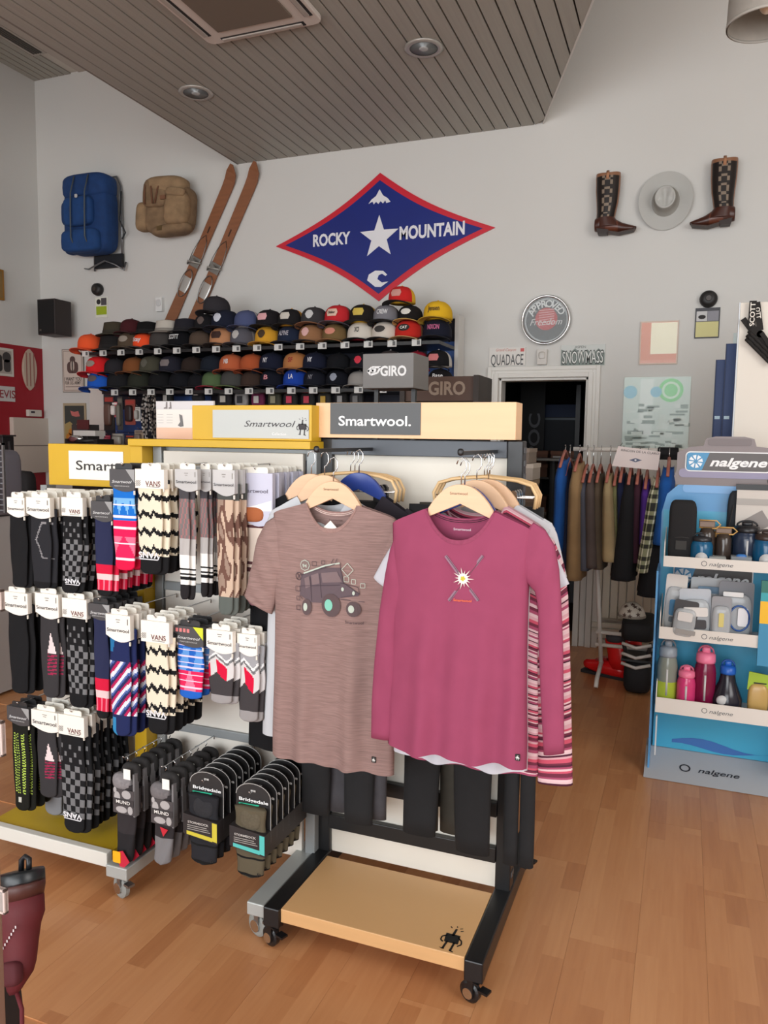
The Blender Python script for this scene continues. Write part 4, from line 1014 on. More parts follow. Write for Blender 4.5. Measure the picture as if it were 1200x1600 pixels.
fr_ = B()
for px in (173, 167): pass
fr_.tube([(u(172), -.03, w_(415)), (u(173), -.03, w_(340)), (u(172), -.03, w_(290)), (u(166), -.03, w_(275)), (u(156), -.05, w_(277)), (u(146), -.03, w_(272)), (u(143), -.03, w_(282))], .009, 8)
fr_.tube([(u(130), -.03, w_(415)), (u(130), -.03, w_(300))], .009, 8)
fr_.tube([(u(118), -.06, w_(411)), (u(128), -.09, w_(414)), (u(142), -.12, w_(410)), (u(156), -.12, w_(404)), (u(168), -.09, w_(410)), (u(177), -.05, w_(418)), (u(178), -.03, w_(405))], .009, 8)
obj('frame', fr_, mat((136, 138, 140), .35, .8), bp, smooth=True)
obj('back_belt', B().box(u(132), u(174), -.05, -.02, w_(412), w_(392)), mat((26, 28, 34), .8), bp)
obj('side_strap', B().tube([(u(176), -.06, w_(300)), (u(177), -.1, w_(345)), (u(181), -.06, w_(362)), (u(174), -.04, w_(370))], .007, 6), mat((40, 42, 46), .8), bp, smooth=True)
kv_ = (W_(140, 300)[2] - W_(140, 380)[2]) / 80; bp.scale = (1, 1, kv_ / k_ * 1.02)
# tan canvas rucksack
o = W_(260, 322, .17); tp = thing('canvas_rucksack', 'small worn tan canvas rucksack hanging between blue rucksack and skis', 'rucksack', (o[0], YB, o[2]))
tn = mat((128, 104, 78), .92, kind='fabric', amt=.2, scale=.1); tn2 = mat((146, 120, 90), .92, kind='fabric', amt=.2, scale=.1)
def u(px): return (px - 260) * k_
def w_(py): return -(py - 322) * k_
tl_ = Matrix.Rotation(radians(4), 3, 'Y')
obj('main_bag', B().blob((u(262), -.13, w_(328)), (k_ * 32, .10, k_ * 37), .5, 22, 14, tl_), tn, tp, smooth=True)
obj('top_flap', B().blob((u(262), -.17, w_(293)), (k_ * 27, .10, k_ * 14), .6, 22, 12, tl_), tn2, tp, smooth=True)
obj('front_flap', B().blob((u(252), -.215, w_(304)), (k_ * 18, .05, k_ * 22), .5, 18, 10, tl_), tn, tp, smooth=True)
obj('side_pocket', B().blob((u(228), -.16, w_(335)), (k_ * 8, .07, k_ * 22), .5, 16, 10, tl_), tn2, tp, smooth=True)
obj('front_pocket', B().blob((u(279), -.21, w_(330)), (k_ * 15, .07, k_ * 25), .5, 18, 10, tl_), tn2, tp, smooth=True)
obj('bottom_roll', B().blob((u(268), -.17, w_(359)), (k_ * 26, .08, k_ * 8), .6, 16, 10, Matrix.Rotation(radians(-6), 3, 'Y')), tn, tp, smooth=True)
for px, x2 in ((247, 251), (240, 240), (262, 254)):
    obj('strap', B().tube([(u(px), -.24, w_(284)), (u((px + x2) / 2), -.272, w_(300)), (u(x2), -.275, w_(322))], .009, 6, flat=.5), mat((110, 74, 52), .8), tp, smooth=True)
obj('buckle', B().box(u(254), u(261), -.25, -.235, w_(362), w_(355)), mat((110, 90, 60), .4, .6), tp)
obj('pouch_flap', B().blob((u(282), -.27, w_(308)), (k_ * 13, .02, k_ * 6), .5, 12, 8, Matrix.Rotation(radians(14), 3, 'Y')), tn2, tp, smooth=True)
obj('buckle', B().box(u(263), u(270), -.29, -.28, w_(318), w_(312)), mat((120, 80, 56), .5), tp)

tp.scale = (1, 1, (W_(260, 300)[2] - W_(260, 380)[2]) / 80 / k_)
# cowboy boots and hat
def boot(cx, cy, s, k, label):
    o = W_(cx, cy, .08); r = thing('cowboy_boot', label, 'boot', (o[0], YB, o[2]))
    kk = (W_(cx + 40, cy)[0] - W_(cx - 40, cy)[0]) / 80 * k
    r.scale = (1, 1, ((W_(cx, cy - 40)[2] - W_(cx, cy + 40)[2]) / 80 * k) / kk)
    br, dk_, tn_ = (66, 32, 22), (28, 20, 18), (140, 98, 72)
    prof = [(-.0, 46, 16, tn_), (0, 42, 16.5, dk_), (0, 20, 16, dk_), (0, 0, 14.5, dk_), (-1, -14, 13, dk_), (-2, -24, 12.5, br), (1, -32, 15, br), (3, -39, 17, br)]
    fine = []
    for i in range(len(prof) - 1):
        for q in range(6):
            a = q / 6; fine.append([prof[i][j] * (1 - a) + prof[i + 1][j] * a for j in range(3)] + [prof[i][3]])
    fine.append(list(prof[-1]))
    n = 28
    R_ = [[(s * (f[0] * kk + f[2] * 1.22 * kk * cos(t)), -.075 + .060 * sin(t), (f[1] + (2.2 * abs(cos(t)) if i < 3 else 0)) * kk) for t in [2 * pi * j / n for j in range(n)]] for i, f in enumerate(fine)]
    def col(i, j):
        c = fine[i][3]; t = 2 * pi * (j + .5) / n
        if c == dk_ and t > pi:
            uu = cos(t); z = fine[i][1]
            if abs(abs(uu) - .28 - .12 * sin(z * .45)) < .07: return (132, 116, 100)
            if abs(uu) > .86: return tn_
        if c == tn_: return tn_
        return c
    obj('shaft', B().loops(R_, True, col=col), GLOSSP, r, smooth=True)
    F = [(-19, -34, 10, 10), (-12, -32, 14, 12), (2, -33, 15.5, 12), (13, -37, 11.5, 11), (25, -41, 8, 10), (35, -42.5, 6, 8), (43, -43, 4, 5), (48, -42.5, 1.8, 2)]
    fine = []
    for i in range(len(F) - 1):
        for q in range(4):
            a = q / 4; fine.append([F[i][j] * (1 - a) + F[i + 1][j] * a for j in range(4)])
    fine.append(list(F[-1]))
    R_ = [[(s * f[0] * kk, -.075 + f[3] * kk * .9 * cos(t), (f[1] + f[2] * sin(t)) * kk) for t in [2 * pi * j / 20 for j in range(20)]] for f in fine]
    obj('foot', B().loops(R_, True, col=lambda i, j: br if fine[i][0] > 16 or fine[i][0] < -4 else (96, 52, 36)), GLOSSP, r, smooth=True)
    obj('heel', B().prism([(s * x * kk, z * kk) for x, z in ((-16, -40), (4, -44), (2, -50), (-13, -50))], -.11, -.04), mat((40, 26, 20), .5), r)
    obj('sole', B().prism([(s * x * kk, z * kk) for x, z in ((4, -46), (20, -49.5), (44, -46), (47, -43), (44, -48), (20, -51.5), (3, -47.5))], -.115, -.035), mat((50, 32, 24), .5), r)
    obj('pull_strap', B().tube([(0, -.134, 36 * kk), (0, -.137, 44 * kk), (0, -.12, 50 * kk), (0, -.11, 44 * kk)], .012, 6, flat=.25), mat((170, 120, 86), .6), r, smooth=True)
boot(949, 318, 1, .95, 'brown and black cowboy boot pointing right, left of the hat')
boot(1130, 300, -1, 1.04, 'brown and black cowboy boot pointing left, right of the hat')
o = W_(1040, 315); r = thing('cowboy_hat', 'pale grey felt cowboy hat hung flat on the wall between two boots', 'hat', (o[0], YB, o[2]))
kk = (W_(1080, 315)[0] - W_(1000, 315)[0]) / 80
n, m_ = 44, 26
R_ = []
for i in range(m_):
    q = 1 - i / (m_ - 1); ring_ = []
    for j in range(n):
        t = 2 * pi * j / n; rx, rz = 42 * q, 47 * q
        if q > .52: y = -.02 - .035 * abs(cos(t)) ** 2 * (q - .52) * 2
        else:
            y = -.02 - .12 * min(1, (.52 - q) / .09) ** .6
            x_, z_ = rx * cos(t), rz * sin(t)
            if q < .4: y += .04 * math.exp(-((x_ / 6.5) ** 2)) * math.exp(-(((z_ - 3) / 18) ** 2)) + .02 * math.exp(-(((abs(x_) - 12) / 5) ** 2) - ((z_ + 4) / 8) ** 2)
        sk_ = .86 if q < .52 else 1
        ring_.append(((rx * cos(t) * sk_ + 0) * kk, y, (rz * sin(t) * sk_ + (0 if q > .52 else -1)) * kk))
    R_.append(ring_)
obj('hat_body', B().loops(R_, False, col=lambda i, j: (150, 148, 142) if .46 < 1 - i / (m_ - 1) < .54 else (184, 184, 180)), paint(.9, .2), r, smooth=True)

# small things on the wall
def card(name, label, cat, x0, y0, x1, y1, m, d=.012, th=.01):
    a, c = W_(x0, y0), W_(x1, y1); o = Vector(((a[0] + c[0]) / 2, YB, (a[2] + c[2]) / 2)); hw, hh = abs(c[0] - a[0]) / 2, abs(a[2] - c[2]) / 2
    r = thing(name, label, cat, o); obj('plate', B().box(-hw, hw, -th, -.001, -hh, hh), m, r, bevel=.001); return r, hw, hh
r, hw, hh = card('number_plate', 'white number plate reading QUADACE above the left of the doorway', 'number plate', 765, 544, 821, 571, mat((216, 212, 206), .4))
txt('QUADACE', .085, mat((74, 74, 74), .5), r, (0, -.0106, -.022), width=hw * 1.78, bold=.006)
txt('Grand Canyon', .022, mat((196, 110, 96), .5), r, (-.01, -.0106, .052), shear=.3, width=hw * 1.1)
obj('sticker', B().box(hw * .72, hw * .92, -.0112, -.01, .035, .06), mat((196, 80, 80), .5), r)
r, hw, hh = card('number_plate', 'white and green number plate reading SNOWMASS above the right of the doorway', 'number plate', 877, 540, 945, 571, mat((196, 200, 196), .4))
decal([[(-hw * .98, -hh * .95), (hw * .98, -hh * .95), (hw * .98, hh * .2), (hw * .7, hh * .62), (hw * .45, hh * .1), (hw * .2, hh * .55), (-.02, hh * .15), (-hw * .35, hh * .7), (-hw * .6, hh * .25), (-hw * .98, hh * .6)]], mat((120, 132, 126), .5), r, lambda x, z: (x, -.0105, z))
txt('SNOWMASS', .096, mat((60, 66, 62), .5), r, (0, -.0112, -.012), width=hw * 1.9, bold=.05); txt('SNOWMASS', .09, mat((226, 228, 224), .5), r, (0, -.0120, -.012), width=hw * 1.84, bold=.0)
txt('ASPEN', .018, mat((80, 84, 80), .5), r, (-.02, -.0106, hh * .8), width=hw * .5)
o = W_(854, 501); r = thing('wall_clock', 'round chrome-rimmed glass sign reading APPROVED above the doorway', 'clock', (o[0], YB, o[2]))
R0 = (W_(893, 500)[0] - W_(816, 500)[0]) / 2
obj('rim', B().lathe([(R0 * .9, -.001), (R0, -.005), (R0, -.045), (R0 * .96, -.055), (R0 * .9, -.045), (R0 * .9, -.02)], 40, ax='y', cap=False), CHROME, r, smooth=True)
obj('dial', B().lathe([(R0 * .92, -.012), (R0 * .92, -.018)], 40, ax='y'), mat((66, 74, 78), .3), r)
fc = lambda y: (lambda x, z: (x, y, z))
decal([circ(0, .01, R0 * .45, 24)], mat((180, 70, 74), .4), r, fc(-.0185)); decal(ring(0, 0, R0 * .88, .012, 36), mat((170, 176, 178), .4), r, fc(-.0186))
decal(sum([stroke([(-R0 * .3, R0 * (.1 + .1 * i)), (R0 * .32, R0 * (.16 + .09 * i))], .008) for i in range(-3, 4)], []), mat((206, 150, 150), .4), r, fc(-.0189))
for i, ch in enumerate('APPROVED'):
    a = radians(152 - i * 17.7); txt(ch, .052, mat((216, 220, 220), .4), r, (R0 * .68 * cos(a), -.0192, R0 * .62 * sin(a) + .01), rot=(90, -(90 - math.degrees(a)) * -1 * -1, 0) if False else (90, 90 - math.degrees(a), 0), bold=.02)
txt('Freedom', .05, mat((206, 206, 206), .4), r, (0, -.0195, -.01), shear=.35, width=R0 * 1.3)
obj('glass', B().lathe([(R0 * .9, -.044), (R0 * .9, -.046)], 40, ax='y'), mat((235, 240, 240), .02, alpha=.08), r)
r, hw, hh = card('door_sensor', 'small white rounded sensor between the two number plates', 'sensor', 841, 547, 855, 570, mat((206, 202, 196), .5), th=.04)
obj('lens', B().blob((0, -.042, hh * .2), (hw * .7, .006, hh * .5), .6), mat((190, 186, 180), .3), r, smooth=True)
r, hw, hh = card('wall_sensor', 'small white sensor on the wall left of the skis', 'sensor', 247, 466, 257, 487, mat((226, 226, 224), .4), th=.04)
obj('lens', B().blob((0, -.042, hh * .2), (hw * .7, .008, hh * .5), .6), mat((206, 206, 206), .3), r, smooth=True)
# framed pictures with reflections of window and shelves painted on as flat colour
r, hw, hh = card('framed_picture', 'small pale framed picture mirroring the bright window on the right wall stretch', 'picture', 1001, 503, 1058, 569, mat((206, 186, 170), .4), th=.014)  # the mirrored window is a bright patch painted on below
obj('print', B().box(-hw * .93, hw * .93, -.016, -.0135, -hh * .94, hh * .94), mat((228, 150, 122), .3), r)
obj('window_reflection_paint', B().box(-hw * .42, hw * .93, -.0165, -.0155, -hh * .52, hh * .92), mat((255, 250, 222), .25), r)  # bright patch: the window's reflection put into the colour
obj('glass', B().box(-hw * .94, hw * .94, -.0215, -.0205, -hh * .95, hh * .95), mat((235, 240, 240), .02, alpha=.1), r)
r, hw, hh = card('wall_picture', 'large pale green tinted glass picture mirroring shelves beside the doorway', 'picture', 976, 590, 1074, 712, mat((206, 220, 213), .3), th=.012)  # the mirrored shelves are bars painted on below
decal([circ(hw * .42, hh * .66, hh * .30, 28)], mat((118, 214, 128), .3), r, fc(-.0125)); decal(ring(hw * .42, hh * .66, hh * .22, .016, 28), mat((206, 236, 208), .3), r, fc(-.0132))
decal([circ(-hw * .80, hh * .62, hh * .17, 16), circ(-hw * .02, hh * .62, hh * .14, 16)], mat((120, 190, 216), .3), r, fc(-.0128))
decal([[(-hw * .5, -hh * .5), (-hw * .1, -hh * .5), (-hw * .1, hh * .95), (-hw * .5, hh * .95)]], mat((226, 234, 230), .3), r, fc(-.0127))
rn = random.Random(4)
decal([[(x, z), (x + w1, z), (x + w1, z + h1), (x, z + h1)] for x, z, w1, h1 in [(rn.uniform(-hw * .95, hw * .7), rn.uniform(-hh * .95, hh * .25), rn.uniform(.03, .12), rn.uniform(.01, .03)) for _ in range(34)]], mat((146, 162, 156), .4), r, fc(-.0130), name='painted_shelf_reflections')  # random bars painted to look like shelves reflected in the glass
decal([[(x, z), (x + w1, z), (x + w1, z + h1), (x, z + h1)] for x, z, w1, h1 in [(rn.uniform(-hw * .95, hw * .7), rn.uniform(-hh * .95, hh * .3), rn.uniform(.02, .09), rn.uniform(.01, .04)) for _ in range(26)]], mat((222, 232, 226), .4), r, fc(-.0134), name='painted_shelf_reflections')
obj('glass', B().box(-hw, hw, -.022, -.021, -hh, hh), mat((225, 245, 238), .02, alpha=.1), r)
# posters
r, hw, hh = card('framed_poster', 'narrow cream framed poster reading I WANT YOU FOR U.S. ARMY', 'poster', 98, 546, 133, 613, mat((140, 132, 124), .5), th=.014)
obj('sheet', B().box(-hw * .93, hw * .93, -.0155, -.0135, -hh * .96, hh * .96), mat((214, 200, 188), .6), r)
decal([rrect(-hw * .52, hw * .52, -hh * .12, hh * .42, .04), circ(0, hh * .5, .035, 14)], mat((92, 70, 66), .6), r, fc(-.0159)); decal([rrect(-hw * .2, hw * .16, -hh * .02, hh * .46, .03)], mat((196, 180, 168), .6), r, fc(-.0162))
txt('I WANT YOU', .036, mat((64, 50, 50), .6), r, (0, -.016, -hh * .38), width=hw * 1.55, bold=.02); txt('FOR U.S. ARMY', .03, mat((64, 50, 50), .6), r, (0, -.016, -hh * .56), width=hw * 1.5, bold=.02)
decal(stroke([(-hw * .84, -hh * .9), (hw * .84, -hh * .9), (hw * .84, hh * .9), (-hw * .84, hh * .9), (-hw * .84, -hh * .9)], .005) + stroke([(-hw * .7, -hh * .74), (hw * .7, -hh * .74)], .008), mat((130, 110, 100), .6), r, fc(-.016))
r, hw, hh = card('framed_poster', 'dark framed poster with a waving flag above yellow figures', 'poster', 100, 630, 137, 712, mat((176, 160, 130), .5), th=.014)
obj('sheet', B().box(-hw * .86, hw * .86, -.0155, -.0135, -hh * .95, hh * .9), mat((62, 66, 62), .5), r)
decal([[(-.05, hh * .72), (.0, hh * .66), (.05, hh * .7), (.07, hh * .5), (.02, hh * .48), (-.03, hh * .52)]], mat((196, 110, 104), .5), r, fc(-.016))
decal([[(-hw * .85, -hh * .94), (hw * .85, -hh * .94), (hw * .85, hh * .2), (hw * .4, hh * .3), (.0, hh * .12), (-hw * .4, hh * .3), (-hw * .85, hh * .2)]], mat((168, 146, 92), .5), r, fc(-.0159))
decal([circ(-hw * .5, -hh * .3, .04, 10), circ(-hw * .3, -hh * .1, .035, 10), circ(-hw * .6, -hh * .6, .04, 10)], mat((190, 120, 40), .5), r, fc(-.0163))
for x, y, l in ((155, 453, 'left, above the lime card'), (1107, 468, 'right, above the yellow card')):
    o = W_(x, y); r = thing('pull_tester', 'round black wall-mounted knob on the ' + l, 'knob', (o[0], YB, o[2]))
    obj('disc', B().lathe([(.055, -.001), (.06, -.02), (.052, -.05), (.03, -.06)], 24, ax='y'), mat((30, 28, 28), .5), r, smooth=True); obj('boss', B().lathe([(.02, -.058), (.018, -.07)], 12, ax='y'), mat((62, 54, 50), .4), r)
r, hw, hh = card('info_card', 'small card with black picture and lime green lower half', 'card', 150, 465, 169, 496, mat((226, 226, 214), .5)); obj('lime_panel', B().box(-hw * .85, hw * .9, -.0125, -.0095, -hh * .72, hh * .1), mat((158, 178, 34), .5), r); obj('dark_panel', B().box(0, hw * .9, -.0125, -.0095, hh * .2, hh * .9), mat((80, 76, 80), .5), r); decal([circ(-hw * .45, hh * .55, .025, 12)], INK, r, fc(-.0105))
r, hw, hh = card('info_card', 'card with black border, grey photo and pale yellow lower half', 'card', 1087, 482, 1123, 528, mat((58, 58, 64), .5)); obj('yellow_panel', B().box(-hw * .92, hw * .92, -.0125, -.0095, -hh * .92, hh * .08), mat((206, 200, 138), .5), r); obj('picture_panel', B().box(-hw * .9, -.002, -.0125, -.0095, hh * .12, hh * .78), mat((196, 196, 196), .5), r); obj('picture_panel', B().box(.0, hw * .9, -.0125, -.0095, hh * .12, hh * .78), mat((134, 134, 142), .5), r); decal([circ(-hw * .45, hh * .4, .025, 12, .015)], INK, r, fc(-.0135))
# loudspeaker in the corner
a, c = at(74, 463, 5.6), at(74, 520, 5.6); r = thing('loudspeaker', 'black loudspeaker mounted high in the left corner', 'loudspeaker', (a[0] - .115, 5.80, c[2]), 0)
hS = a[2] - c[2]; wS = .24
obj('cabinet', B().box(-.105, .105, -.105, .105, 0, hS), mat((44, 34, 34), .5), r, bevel=.006)
obj('grille', B().box(-.097, .097, -.112, -.104, .012, hS - .012), mat((14, 13, 14), .85), r, bevel=.004)
obj('badge', B().box(-.075, -.055, -.114, -.111, .035, .05), mat((90, 80, 70), .4), r)
obj('bracket', B().box(-.06, .0, .10, .198, hS * .4, hS * .6), BLKM, r)
# left wall: frame, number plate, little surfboard, cabinet
def L_(px, py): d = ray(px, py); return Vector((0, 0, EYE)) + d * (XL / d.x)
def lcard(name, label, cat, x0, y0, x1, y1, m, th=.012):
    a, c = L_(x0, y0), L_(x1, y1); o = Vector((XL + .004, (a[1] + c[1]) / 2, (a[2] + c[2]) / 2)); hw, hh = abs(a[1] - c[1]) / 2, abs(a[2] - c[2]) / 2
    r = thing(name, label, cat, o, radians(90)); obj('plate', B().box(-hw, hw, -th, -.001, -hh, hh), m, r, bevel=.001); return r, hw, hh
r, hw, hh = lcard('framed_photo', 'black and white photo in a white frame on the maroon wall', 'picture', -22, 540, 20, 589, mat((206, 202, 194), .4))
obj('photo', B().box(-hw * .84, hw * .84, -.0135, -.0115, -hh * .82, hh * .82), mat((170, 162, 154), .4), r)
decal([circ(hw * .45, hh * .35, .05, 12), rrect(hw * .2, hw * .75, -hh * .7, hh * .2, .03)], mat((60, 56, 56), .5), r, fc(-.014)); decal([rrect(-hw * .6, hw * .1, -hh * .7, hh * .5, .03)], mat((44, 40, 40), .5), r, fc(-.014))
r, hw, hh = lcard('number_plate', 'white number plate reading LEVIS on the maroon wall at the left edge', 'number plate', -24, 601, 22, 628, mat((196, 194, 192), .4))
txt('LEVIS', .075, mat((140, 40, 50), .5), r, (.05, -.0126, -.0), width=hw * 1.4, bold=.01)
a, c = L_(43, 545), L_(43, 610); r = thing('toy_surfboard', 'small striped pale surfboard fixed upright on the maroon wall', 'surfboard', (XL + .004, a[1], (a[2] + c[2]) / 2), radians(90)); hh = (a[2] - c[2]) / 2
n = 24; pts = [(.085 * sin(pi * min(1, i / (n / 2))) ** .7 * (1 if i < n / 2 else -1), -hh + 2 * hh * (i / (n / 2) if i < n / 2 else 2 - i / (n / 2))) for i in range(n)]
pts = [(.085 * (abs(sin(pi * t)) ** .6), -hh + 2 * hh * t) for t in [i / 14 for i in range(15)]] + [(-.085 * (abs(sin(pi * t)) ** .6), -hh + 2 * hh * t) for t in [i / 14 for i in range(13, 0, -1)]]
obj('deck', B().prism(pts, -.024, -.001), mat((186, 168, 150), .4), r, bevel=.004)
for x in (-.045, 0, .045): obj('stringer', B().box(x - .006, x + .006, -.0255, -.0235, -hh * .8, hh * .8), mat((150, 96, 88), .4), r)
r, hw, hh = lcard('wall_heater', 'beige enamelled wall cabinet below the thermostat', 'heater', 14, 652, 76, 737, mat((204, 192, 180), .5), th=.05)
obj('seam', B().box(-hw, hw, -.0515, -.049, -.006, .004), mat((120, 108, 100), .6), r); obj('pipe', B().tube([(hw + .01, -.05, hh + .02), (hw + .03, -.05, 0), (hw + .01, -.05, -hh - .06)], .012, 8), mat((150, 140, 132), .4), r, smooth=True)
r, hw, hh = lcard('thermostat', 'white box thermostat on top of the beige cabinet', 'thermostat', 40, 640, 60, 651, mat((206, 198, 188), .5), th=.04); obj('screen', B().box(-hw * .7, -hw * .1, -.042, -.039, 0, hh * .6), mat((60, 50, 60), .3), r)
r, hw, hh = lcard('gilt_frame', 'gilt picture frame cut by the left edge above the maroon paint', 'picture', -40, 412, 3, 470, mat((170, 120, 50), .35, .6), th=.03); obj('canvas', B().box(-hw * .86, hw * .86, -.031, -.0295, -hh * .88, hh * .88), mat((140, 110, 60), .6), r)

# ================================================================ ceiling fittings
for x, y, l in ((306, 144, 'left'), (662, 74, 'right')):
    p = onz(x, y, HD); r = thing('downlight', 'unlit round recessed downlight in the slatted ceiling, the ' + l + ' one', 'light', (p[0], p[1], HD))
    obj('rim', B().lathe([(.085, 0), (.115, 0), (.118, -.008), (.10, -.014), (.085, -.010)], 30, cap=False), mat((170, 166, 160), .3, .3), r, smooth=True)
    obj('reflector', B().lathe([(.085, -.009), (.07, -.006), (.045, -.003), (.02, -.002)], 30, cap=True), mat((140, 142, 142), .3, .5), r, smooth=True)
    obj('bulb', B().blob((.0, 0, -.008), (.03, .03, .008), 1.), mat((170, 172, 172), .2), r, smooth=True)
r = thing('air_conditioner', 'square ceiling air conditioner panel at the top edge', 'air conditioner', (-2.37, 3.76, HD)); ax0, ax1, ay0, ay1 = -2.745 + 2.37, -2.0 + 2.37, -.37, .37
pk = mat((206, 196, 188), .45)
obj('fascia', B().prism(rrect(ax0, ax1, ay0, ay1, .05), -.030, .0, 'xy'), pk, r, bevel=.006)
obj('intake_grille', B().box(-.24, .24, -.24, .24, -.040, -.029), mat((112, 100, 88), .8), r, bevel=.003)
for (x0, x1, y0, y1) in ((ax0 + .02, ax0 + .07, -.27, .27), (ax1 - .07, ax1 - .02, -.27, .27), (-.27, .27, ay1 - .06, ay1 - .02), (-.27, .27, ay0 + .02, ay0 + .06)):
    s_ = obj('louvre_slot', B().box(x0, x1, y0, y1, -.033, -.029), mat((34, 30, 30), .6), r)
    obj('louvre', B().box(x0 + .008, x1 - .016, y0 + .01, y1 - .01, -.040, -.033), mat((170, 160, 152), .5), s_)
p = onz(30, 62, HL); r = thing('ceiling_vent', 'dark slotted vent in the high ceiling at top left', 'vent', (-5.50, 5.15, HL))
obj('frame', B().box(-.09, .07, -.46, .46, -.016, 0), mat((176, 168, 160), .5), r)
obj('slot', B().box(-.06, .045, -.43, .43, -.019, -.015), mat((66, 62, 58), .6), r)
for q in range(4): obj('blade', B().box(-.05 + q * .026, -.046 + q * .026, -.43, .43, -.024, -.018), mat((110, 104, 98), .5), r)
# pendant lamp at top right
o = at(1198, 20, 3.3); r = thing('pendant_lamp', 'grey fabric drum lamp shade cut by the top right corner', 'lamp', (o[0], 3.3, at(1180, 49, 3.3)[2] + .02))
obj('shade', B().lathe([(.135, 0), (.128, .2), (.126, .2), (.133, 0)], 36, cap=False), mat((150, 144, 136), .8, kind='fabric', amt=.05, scale=.2), r, smooth=True)
obj('hem', B().lathe([(.136, -.004), (.137, .006), (.132, .006), (.131, -.004)], 36, cap=False), mat((170, 164, 156), .6), r, smooth=True)
obj('bulb', B().blob((0, 0, .08), (.03, .03, .045), 1.), mat((240, 236, 226), .3), r, smooth=True)
obj('flex', B().tube([(0, 0, .12), (0, 0, HL - (at(1180, 49, 3.3)[2] + .02))], .004, 6), mat((60, 58, 56), .6), r)

# ================================================================ hat display along the back wall
YH = 5.55
hdp = thing('hat_display', 'long dark wall display with two shelves full of caps', 'display', (-2.9, 5.8, 0))
xl, xr = at(160, 600, 5.86)[0], at(712, 560, 5.86)[0]
zt1, zt2 = at(420, 544, YH)[2], at(420, 610, YH)[2]
obj('back_panel', B().box(xl, xr, 5.87, 5.985, .1, zt1 + .22), mat((28, 32, 48), .7), hdp, world=True)
obj('side_board', B().box(at(133, 600, 5.9)[0], xl, 5.955, 5.985, at(150, 672, 5.9)[2], at(150, 553, 5.9)[2]), mat((222, 214, 206), .5), hdp, world=True)
obj('edge_trim', B().box(xr, xr + .03, 5.82, 5.985, .1, zt1 + .24), mat((216, 214, 210), .4), hdp, world=True)
bpn = mat((50, 84, 148), .6)
for x0, x1, y0, y1 in ((272, 330, 610, 628), (180, 222, 640, 690), (668, 712, 535, 590)):
    a, c = at(x0, y0, 5.86), at(x1, y1, 5.86); obj('blue_panel', B().box(a[0], c[0], 5.858, 5.872, c[2], a[2]), bpn, hdp, world=True)
for z in (zt1, zt2):
    sh_ = obj('shelf', B().box(at(126 if z == zt1 else 158, 560, YH - .13)[0], xr, YH - .13, 5.87, z - .025, z), BLKM, hdp, world=True)
    x = at(128 if z == zt1 else 172, 560, YH - .13)[0] + .01
    while x < xr - .1:
        obj('price_holder', B().box(x, x + .07, YH - .138, YH - .129, z - .036, z + .012), mat((214, 214, 210), .5), sh_, world=True)
        obj('print_square', B().box(x + .04, x + .062, YH - .140, YH - .1375, z - .028, z + .002), mat((96, 96, 96), .5), sh_, world=True)
        x += .19
ncap = [0]
